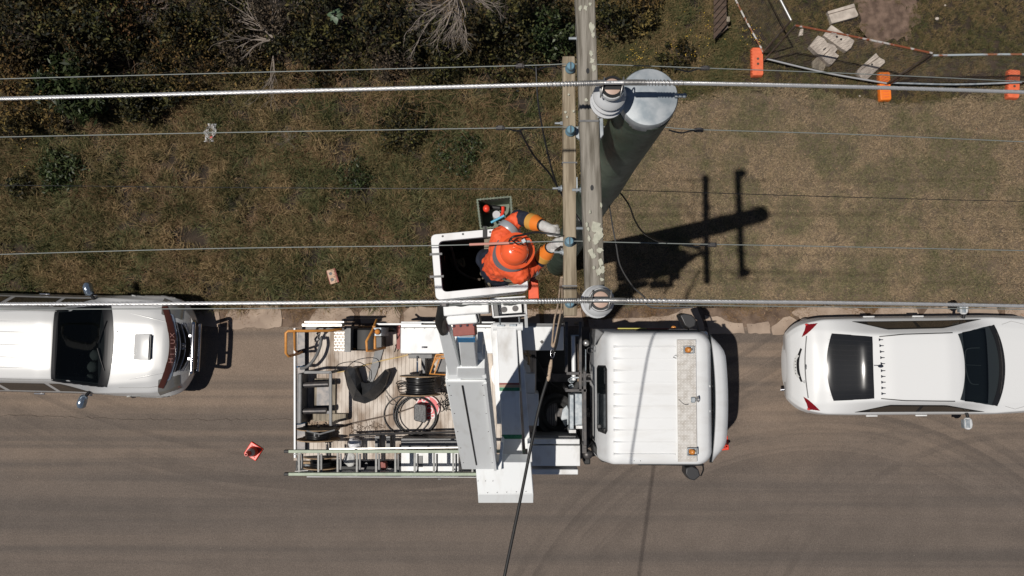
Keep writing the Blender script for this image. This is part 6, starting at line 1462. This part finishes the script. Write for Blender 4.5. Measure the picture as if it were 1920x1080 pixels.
# body: head, neck, trunk, arms and legs in one skin
head_parts = [('b', hd, (.088,.076,.112)), ('b', hd+Vector((.03,-.005,-.055)), (.06,.055,.06)), ('l', [hd+Vector((0,0,-.06)), nk, ch], [.056,.058,.07])]
bdy = head_parts+[('l', [ch, sp2, hp_], [.13,.125,.13]), ('l', [shL, ch, shR], [.07,.11,.07]), ('l', [shL, elL], [.05,.042]), ('l', [elL, wrL], [.042,.028]), ('l', [shR, elR], [.05,.042]), ('l', [elR, wrR], [.042,.028]),
   ('l', [hL, knL], [.085,.058]), ('l', [knL, ftL], [.055,.04]), ('l', [hR, knR], [.085,.058]), ('l', [knR, ftR], [.055,.04]), ('l', [ftL, ftL+Vector((.14,-.01,-.03))], [.04,.032]), ('l', [ftR, ftR+Vector((.14,-.01,-.03))], [.04,.032])]
fx = Vector((.8,-.25,-.45)).normalized()   # looking down along the work
bdy += [('b', hd+fx*.10+Vector((0,0,-.02)), (.02,.016,.026)), ('b', hd+Vector((0,.078,-.01)), (.02,.008,.03)), ('b', hd+Vector((0,-.078,-.01)), (.02,.008,.03))]
bo = blobm('body', bdy, M['skin'], PW, .010, 3)
for s_ in (-1, 1): MB().ball(hd+fx*.082+Vector((.0,s_*.032,.012)), .010, 8, 6).build('eye', M['plate'], PW)
MB().tube([hd+fx*.098+Vector((0,-.022,-.06)), hd+fx*.104+Vector((0,0,-.062)), hd+fx*.098+Vector((0,.022,-.06))], .005, 6).build('mouth', M['redbrown'], PW)
# shirt
def mid(a, b, t): return a.lerp(b, t)
shirt = [('l', [ch+Vector((0,0,-.01)), sp2, mid(sp2, hp_, .75)], [.140,.138,.145]), ('l', [mid(shL, ch, -.05), ch+Vector((-.02,0,.02)), mid(shR, ch, -.05)], [.088,.135,.088]),
   ('l', [shL, mid(shL, elL, .55), mid(elL, wrL, .02)], [.092,.078,.068]), ('l', [shR, mid(shR, elR, .5), mid(elR, wrR, .25)], [.092,.08,.062]), ('b', mid(ch, sp2, .3)+Vector((-.02,0,.02)), (.12,.17,.10))]
sh = blobm('shirt', shirt, M['hivis'], PW, .011, 3, .045, .07)
slv = blobm('lower_sleeve', [('l', [mid(elL, wrL, .0), mid(elL, wrL, .3), mid(elL, wrL, .62)], [.070,.064,.056])], M['navy'], PW, .009, 3, .018, .06)
slr = blobm('lower_sleeve', [('l', [mid(elR, wrR, .22), mid(elR, wrR, .62)], [.062,.052])], M['navy'], PW, .009, 3, .015, .06)
tr_ = blobm('trousers', [('l', [mid(sp2, hp_, .7), hp_], [.15,.155]), ('l', [hL, mid(hL, knL, .5), knL], [.11,.10,.088]), ('l', [knL, mid(knL, ftL, .8)], [.085,.075]), ('l', [hR, mid(hR, knR, .5), knR], [.11,.10,.088]), ('l', [knR, mid(knR, ftR, .8)], [.085,.075]), ('b', V(912,486,8.30), (.10,.11,.12)), ('b', V(942,521,8.35), (.15,.10,.10))], M['navy'], PW, .012, 4, .02, .09)
for f in (ftL, ftR): blobm('boot', [('l', [f+Vector((-.03,0,.06)), f+Vector((.0,0,-.0)), f+Vector((.15,-.01,-.02))], [.06,.055,.045])], M['rubber'], PW, .01, 3)
# reflective bands round the sleeves and trouser legs
def band(a, b, t, r, w, m, name, nseg=26):
    c = mid(a, b, t); ax = (b-a).normalized(); return MB().lathe(c-ax*w/2, [(r,0),(r+.004,w*.1),(r+.004,w*.9),(r,w)], nseg, ax, cap=False).build(name, m, PW, smooth=50)
band(shL, elL, .42, .087, .062, M['reflect'], 'sleeve_band'); band(shR, elR, .78, .078, .055, M['reflect'], 'sleeve_band')
MB().tube([V(910,480,8.43)+Vector((.0,0,0))]+[V(914+11*math.cos(a), 487+12*math.sin(a), 8.42) for a in np.linspace(2.0, 4.6, 12)], .009, 6).build('trouser_band', M['reflect'], PW)
MB().tube([V(941+17*math.cos(a), 519+14*math.sin(a), 8.46) for a in np.linspace(1.2, 3.0, 12)], .009, 6).build('trouser_band', M['reflect'], PW)
# collar strap / yoke
def ribbon(pts, w, m, name, th=.008, off=0):
    P = catmull([Vector(p) for p in pts], 6); rs = []
    for i, p in enumerate(P):
        t = (P[min(i+1, len(P)-1)]-P[max(i-1, 0)]).normalized(); s_ = t.cross(Vector((0,0,1))).normalized(); u = s_.cross(t)
        rs.append([p-s_*w/2, p+s_*w/2, p+s_*w/2+u*th, p-s_*w/2+u*th])
    return MB().rings(rs).build(name, m, PW, smooth=40)
ribbon([V(938,452,9.15), V(931,466,9.13), V(928,482,9.11), V(934,496,9.12), V(948,504,9.14), V(964,505,9.14), V(978,500,9.12)], .042, M['strap'], 'harness_strap')
ribbon([V(930,484,9.02), V(934,500,8.98), V(943,514,8.84), V(950,522,8.70)], .035, M['strap'], 'harness_strap')
ribbon([V(926,500,8.80), V(936,514,8.76), V(948,524,8.70), V(966,527,8.66)], .03, M['khaki'], 'tool_belt')
blobm('tool_pouch', [('b', V(916,512,8.40), (.08,.05,.12)), ('b', V(914,500,8.30), (.05,.05,.12))], M['khaki'], PW, .01, 2, .02, .04)
MB().tube([V(908,505,8.4), V(912,516,8.3), V(905,522,8.2)], .009, 6, smooth=5).tube([V(916,530,8.5), V(920,538,8.5), V(928,541,8.45), V(950,539,8.45), V(968,535,8.45), V(972,528,8.5)], .012, 6, smooth=5).build('lanyard', M['khaki'], PW)
blobm('shoulder_bag', [('b', V(963,536,8.48), (.06,.03,.05))], M['khaki'], PW, .01, 2)
# hard hat
hc = hd+Vector((.01,0,.045)); tiltM = Euler((R(-10), R(12), R(-20))).to_matrix(); hz_ = tiltM @ Vector((0,0,1))
prof = [(.118,-.03),(.121,-.012),(.120,.01),(.112,.05),(.092,.085),(.060,.105),(.025,.113),(.001,.114)]
hat = MB().lathe(hc, prof, 36, hz_, cap=False).build('hard_hat', M['helmet'], PW, smooth=60)
br_ = []
u = tiltM @ Vector((1,0,0)); v = tiltM @ Vector((0,1,0))
rA, rB, rC, rD = [], [], [], []
for k in range(48):
    a = 2*math.pi*k/48; w = .030+.034*max(0, math.cos(a-R(35)))**1.4+.012*max(0, math.cos(a-R(80)))
    d = u*math.cos(a)+v*math.sin(a); rA.append(hc+d*.117+hz_*-.018); rB.append(hc+d*(.118+w)+hz_*(-.036)); rC.append(hc+d*(.118+w)+hz_*(-.042)); rD.append(hc+d*.115+hz_*-.030)
MB().rings([rA, rB, rC, rD], cap=False).build('brim', M['helmet'], hat, smooth=60)
mb = MB()
for o_ in (-.028, 0, .028):
    mb.tube([hc+u*(.105*math.sin(a))*.98+v*o_+hz_*(.118*math.cos(a))*math.sqrt(max(.01, 1-(o_/.118)**2)) for a in np.linspace(-1.0, 1.0, 12)], .0065, 6)
mb.build('hat_ridge', M['helmet'], hat, smooth=80)
MB().tube([hc+u*.07+v*.05+hz_*.075, hc+u*.12+v*.03+hz_*.03, hc+u*.13-v*.01+hz_*.0, hc+u*.12-v*.06+hz_*-.005], .004, 5, smooth=4).tube([hc+u*.03+v*.09+hz_*.06, hc+u*.09+v*.06+hz_*.05, hc+u*.11+v*.0+hz_*.03, hc+u*.10-v*.06+hz_*.02], .004, 5, smooth=4).build('hat_band', M['redbrown'], hat, smooth=80)
# gauntlets and gloves
def gaunt(el, wr, hn, t0, parent):
    a = mid(el, wr, t0); b = mid(el, wr, 1.0)
    ax = (b-a).normalized(); L = (b-a).length
    cf = MB().lathe(a, [(.060,0),(.072,.004),(.070,L*.48),(.066,L*.5)], 22, ax).build('glove_cuff', M['glovey'], parent, smooth=40)
    MB().lathe(a+ax*L*.5, [(.066,0),(.071,.003),(.058,L*.45),(.048,L*.62)], 22, ax).build('glove_sleeve', M['gloveo'], parent, smooth=50)
    MB().lathe(a+ax*(L*1.06), [(.050,0),(.053,.012),(.048,.022)], 18, ax, cap=False).build('glove_strap', M['black'], parent)
gaunt(elL, wrL, hnL, .55, PW); gaunt(elR, wrR, hnR, .52, PW)
o_ = MB().box(mid(elL, wrL, .68)+Vector((.0,.0,.070)), (.03,.055,.004), R(-20)).build('cuff_mark', M['gloveo'], PW)
def hand(wr, pl, grip, side, name):
    """palm and five curled fingers closing on grip (a point), white leather"""
    d = (pl-wr).normalized(); s_ = side.normalized(); n_ = d.cross(s_).normalized()
    if n_.z > 0: n_ = -n_
    parts = [('l', [wr, mid(wr, pl, .6), pl], [.045,.042,.040])]
    for k, (o, L) in enumerate(((-.036,.062),(-.012,.072),(.012,.070),(.034,.055))):
        k0 = pl+s_*o*.9; k1 = pl+s_*o*1.1+d*L*.42+n_*.012; k2 = k1+d*L*.08+n_*L*.5; k3 = k2-d*L*.35+n_*L*.25
        parts.append(('l', [k0, k1, k2, k3], [.0135,.0125,.0115,.0095]))
    t0 = wr+(pl-wr)*.35-s_*.035; parts.append(('l', [t0, t0-s_*.022+d*.03+n_*.01, t0-s_*.012+d*.065+n_*.03], [.015,.0135,.010]))
    return blobm(name, parts, M['glovew'], PW, .0048, 2)
hand(wrL+(hnL-wrL)*.15, mid(wrL, hnL, 1.0), None, Vector((0,1,.2)), 'gloved_hand'); hand(wrR+(hnR-wrR)*.15, mid(wrR, hnR, 1.0), None, Vector((.6,1,.1)), 'gloved_hand')
tag(MB().tube([V(955,452,9.44), V(962,444,9.46), V(978,441,9.45), V(1000,436,9.44), V(1020,437,9.43), V(1052,442,9.44)], .009, 7, smooth=6).build('black_lead', M['cable'], None, smooth=80), 'black lead looping from the third wire over the helmet to the crossarm', 'cable')
tag(MB().tube([V(952,456,9.44), V(958,450,9.46), V(966,455,9.45), V(974,459,9.44), V(985,453,9.45), V(990,462,9.4)], .006, 6, smooth=6).build('wire_tail', M['cable'], None, smooth=80), 'short curled wire tail above the helmet', 'wire')
o = MB().box(V(982,452,9.46), (.032,.032,.03), R(30)).cyl(V(978,453,9.45), V(994,452,9.45), .008, n=8).build('wire_connector', M['galv'], None, bevel=.003); tag(o, 'grey metal connector on the wire above the helmet', 'connector')
tag(MB().tube([V(1052,462,9.3), V(1040,470,9.15), V(1028,478,9.0), V(1012,500,8.8), V(1002,522,8.6)], .008, 6, smooth=6).build('black_hose', M['cable'], None, smooth=80), 'black hose from the crossarm down past the right sleeve', 'hose')

on('bucket_rope', 'tan brown rope heap lying in the bottom of the bucket', 'rope', MB().tube([W(850+9*math.cos(k*1.9)+k*.8, 492+8*math.sin(k*2.3), 7.66+.01*k) for k in range(20)], .012, 6, smooth=4), M['khaki'])
on('bucket_hose', 'dark brown hose hanging inside the bucket', 'hose', MB().tube([W(846,464,8.3), W(850,480,8.1), W(858,505,7.9), W(880,520,7.8), W(900,524,7.75)], .014, 7, smooth=5), M['rustdark'])
# ------------------------------------------------------------------ cones
def cone(px, py, rz, label):
    c = W(px, py, .02); t = thing('traffic_cone', label, 'traffic cone', (c.x, c.y, 0), rz, 'traffic cones', local=True)
    MB().prism([(-.14,-.14),(.14,-.14),(.14,.14),(-.14,.14)], .01, .04, .97).build('base', M['coneR'], t, bevel=.012)
    prof = [(.105,.035),(.10,.05),(.028,.46),(.020,.46),(.016,.40)]
    MB().lathe((0,0,0), prof, 28, cap=False).build('cone_body', M['coneR'], t, smooth=50)
    MB().lathe((0,0,0), [(.079,.185),(.081,.187),(.060,.305),(.058,.306)], 28, cap=False).build('reflective_collar', M['reflect'], t, smooth=50)
    for k in range(4): MB().cyl((.11*math.cos(k*1.57+.78)*1.1, .11*math.sin(k*1.57+.78)*1.1, .035), (.11*math.cos(k*1.57+.78)*1.1, .11*math.sin(k*1.57+.78)*1.1, .044), .012, n=8).build('base_stud', M['redbrown'], t)
    return t
cone(475.5, 846, R(-32), 'red traffic cone standing on the road behind the tray'); cone(1352, 831, R(5), 'orange red traffic cone half hidden under the front of the cab')
# ------------------------------------------------------------------ litter, block
t = thing('hollow_block', 'small tan block with two round holes in the grass above the tray', 'block', (*G(624, 518, .2), .10), R(17), local=True)
t.scale = (1.25, 1.2, 1.2); MB().box((0,0,.045), (.135,.235,.09)).build('block_body', mat('block_tan', (.62,.44,.33), .8, c2=(.52,.33,.22), sc=10), t, bevel=.006)
for y in (-.05, .05): MB().cyl((-.02,y,.089), (-.02,y,.0925), .026, n=18).build('hole', M['black'], t)
MB().box((.055,0,.075), (.028,.235,.034)).box((-.075,0,.03), (.02,.22,.05)).build('edge_strip', M['redbrown'], t, bevel=.004)
for y in (-.075,-.03,.02): MB().box((.028,y,.0905), (.012,.02,.003)).build('score_mark', M['redbrown'], t)
c = W(395, 249, .12); rs = []
mb = MB(); nn = 14
for i in range(nn):
    for j in range(7):
        u_ = i/(nn-1)-.5; v_ = j/6-.5; mb.v.append((c.x+v_*.20*(1-.25*math.sin(i*.7))+.06*u_, c.y+u_*.36+random.uniform(-.01,.01), c.z+random.uniform(-.035,.045)))
mb.f = [(i*7+j, i*7+j+1, (i+1)*7+j+1, (i+1)*7+j) for i in range(nn-1) for j in range(6)]
o = mb.build('crumpled_wrapper', M['foil'], None, smooth=0); tag(o, 'crumpled white and silver wrapper lying in the long grass', 'litter')
MB().box((c.x+.03, c.y-.10, c.z+.05), (.05,.03,.006), .4).build('red_mark', M['red'], o); MB().box((c.x-.01, c.y+.11, c.z+.052), (.03,.02,.006), .7).build('dark_mark', M['black'], o)
# ------------------------------------------------------------------ temporary fence, feet, rubble, pallet
def foot(px, py, rz, label, flip=False):
    c = W(px, py, .14); t = thing('fence_foot', label, 'fence foot', (c.x, c.y, 0), rz, 'orange plastic feet of the mesh fence', local=True)
    mb = MB().rings([[(x*k, y*k2, z) for x, y in ((-.115,-.26),(-.10,-.29),(.10,-.29),(.115,-.26),(.115,.26),(.10,.29),(-.10,.29),(-.115,.26))] for z, k, k2 in ((0,1,1),(.05,1,1),(.13,.93,.96),(.145,.88,.93))])
    mb.build('foot_body', M['orangefoot'] if not flip else mat('orange_bright', (.85,.20,.02), .45), t, bevel=.006)
    for k in range(9): MB().box((-.113 if not flip else 0, -.22+k*.055, .09 if not flip else .148), (.02,.026,.09) if not flip else (.12,.012,.012)).build('rib', M['orangefoot'], t, bevel=.004)
    for y in (-.05,.05): MB().cyl((0,y,.12), (0,y,.152), .024, n=14).build('socket', M['rustdark'], t)
    return t
foot(1421, 115, R(0), 'faded orange fence foot at the corner of the mesh fence'); foot(1660, 161, R(2), 'bright orange ribbed fence foot in the middle', True); foot(1902, 157, R(-4), 'faded orange fence foot at the right edge')
def panel(a, b, h, label, m1, m2, nh=8, dens=14):
    A = W(*a, 0); Bp = W(*b, 0); t = thing('mesh_fence_panel', label, 'fence panel', ((A.x+Bp.x)/2, (A.y+Bp.y)/2, 0), group='temporary mesh fence')
    z0 = .20; up = Vector((0,0,1))
    A0, B0, A1, B1 = A+up*z0, Bp+up*z0, A+up*h, Bp+up*h
    midb = (A0+B0)/2+Vector((0,-.03,-.02)); midt = (A1+B1)/2+Vector((0,.02,-.02))
    MB().tube([A1, midt, B1], .019, 8, smooth=8).build('top_rail', m1, t, smooth=80); MB().tube([A0, midb, B0], .019, 8, smooth=8).build('bottom_rail', m2, t, smooth=80)
    MB().tube([A+up*.02, A0, A1], .019, 8).build('post', M['rustdark'], t); MB().tube([Bp+up*.02, B0, B1], .019, 8).build('post', M['rustdark'], t)
    mb = MB(); L = (Bp-A).length; n = int(L*dens)
    for i in range(1, n):
        p = A.lerp(Bp, i/n); mb.tube([p+up*z0, p+up*h], .0017, 3, cap=False)
    for i in range(1, nh*3):
        z = z0+(h-z0)*i/(nh*3); mb.tube([A+up*z, Bp+up*z], .0017, 3, cap=False)
    tag(mb.build('wire_mesh', M['rustdark'], t, smooth=0), kind='stuff'); return t
rp = mat('white_pipe', (.50,.48,.45), .7, c2=(.22,.09,.04), sc=7, lo=.48, hi=.53)
panel((1426,104), (1352,-40), 1.85, 'mesh fence panel running off the top edge from the corner foot', M['wire'], rp)
panel((1430,116), (1655,162), 1.95, 'mesh fence panel with rusty top rail leaning over the rubble', M['rust'], M['wire'])
panel((1664,161), (1905,160), 1.80, 'mesh fence panel between the middle and right feet', mat('pipe_patchy', (.36,.40,.42), .6, c2=(.25,.10,.05), sc=3, lo=.5, hi=.55), M['galv'])
panel((1908,158), (2080,140), 1.85, 'mesh fence panel starting at the right edge foot', M['galv'], M['galv'])
def rubble(name, pts, z, h, label, holes=(), m='conc', groove=None, cat='concrete block'):
    top = [G(x, y, z+h) for x, y in pts]; c = (sum(p[0] for p in top)/len(top), sum(p[1] for p in top)/len(top))
    t = thing(name, label, cat, (*c, z)); MB().prism(top, z, z+h).build('block_body', M[m], t, bevel=.012)
    for hx, hy, r, el in holes:
        q = W(hx, hy, z+h+.001); a = R(el[1]) if el else 0; e = el[0] if el else 1
        MB().prism([(q.x+(r*e*math.cos(k)*math.cos(a)-r*math.sin(k)*math.sin(a)), q.y+(r*e*math.cos(k)*math.sin(a)+r*math.sin(k)*math.cos(a))) for k in np.linspace(0, 6.28, 16, endpoint=False)], z+h-.01, z+h+.004).build('hole', M['black'], t, smooth=0)
    if groove:
        a, b = [W(x, y, z+h+.003) for x, y in groove]; MB().beam(a, b, .012, .012, side=Vector((0,0,1)).cross(b-a)).build('groove', M['rustdark'], t)
    return t
rubble('concrete_block', [(1552,21),(1602,6),(1605,17),(1610,27),(1608,31),(1560,44)], 0, .14, 'grooved concrete block nearest the bare earth patch', groove=((1553,27),(1604,13)))
rubble('concrete_block', [(1559,46),(1603,76),(1596,90),(1588,96),(1577,90),(1544,66)], 0, .16, 'pale concrete block with two round holes under the rusty rail', ((1569,69,.022,None),(1577,74,.022,None)))
rubble('concrete_block', [(1534,66),(1545,71),(1552,80),(1565,84),(1571,92),(1566,98),(1574,104),(1560,121),(1553,119),(1518,86)], .05, .16, 'broken stepped concrete block with a slot through it', ((1546,92,.014,(3.0, 40)),), groove=((1541,107),(1556,93)))
rubble('concrete_block', [(1535,104),(1550,121),(1544,134),(1524,127),(1523,115)], 0, .10, 'small stained concrete piece below the stepped block', m='wood')
rubble('concrete_block', [(1643,99),(1649,107),(1659,112),(1660,117),(1625,150),(1616,147),(1607,135),(1609,130)], 0, .14, 'pale concrete block with a star mark nearest the middle orange foot', ((1635,121,.02,None),), groove=((1614,131),(1648,107)))
rubble('stone_piece', [(1501,54),(1507,53),(1506,66),(1498,67)], 0, .08, 'small pale stone at the fence panel joint', cat='stone')
for px, py, r in ((1757,35,.035),(1772,10,.02),(1612,180,.02)):
    o = MB().ball(W(px, py, .04), (r*1.2, r, r*.8), 8, 6).build('pebble', M['conc'], None); tag(o, {1757: 'white stone on the grass right of the bare earth', 1772: 'little pale pebble at the top edge', 1612: 'tiny pebble below the rubble'}[px], 'stone')
t = thing('timber_fence', 'brown slatted timber panel standing at the top edge left of the fence', 'timber panel', tuple(W(1345, 20, 0)))
for k in range(9):
    y = 66-k*12.5; 
    MB().pp([(1338,y-2),(1362,y-30),(1362.5,y-20),(1338.5,y+8)], .38, .42).build('slat', M['pallet'], t, bevel=.003, smooth=0)
for (a, b) in (((1344,60),(1341,-40)),((1360,38),(1357,-40))): MB().beam(W(*a, .34), W(*b, .34), .05, .06, side=Vector((1,0,0))).build('rail', M['wood'], t, bevel=.003)
MB().beam(W(1343,70,.25), W(1364,50,.25), .04, .06).build('rail', M['rustdark'], t)
for a in ((1345,62),(1361,42)): MB().box(W(*a, .2), (.07,.10,.35)).build('leg', M['wood'], t, bevel=.004)
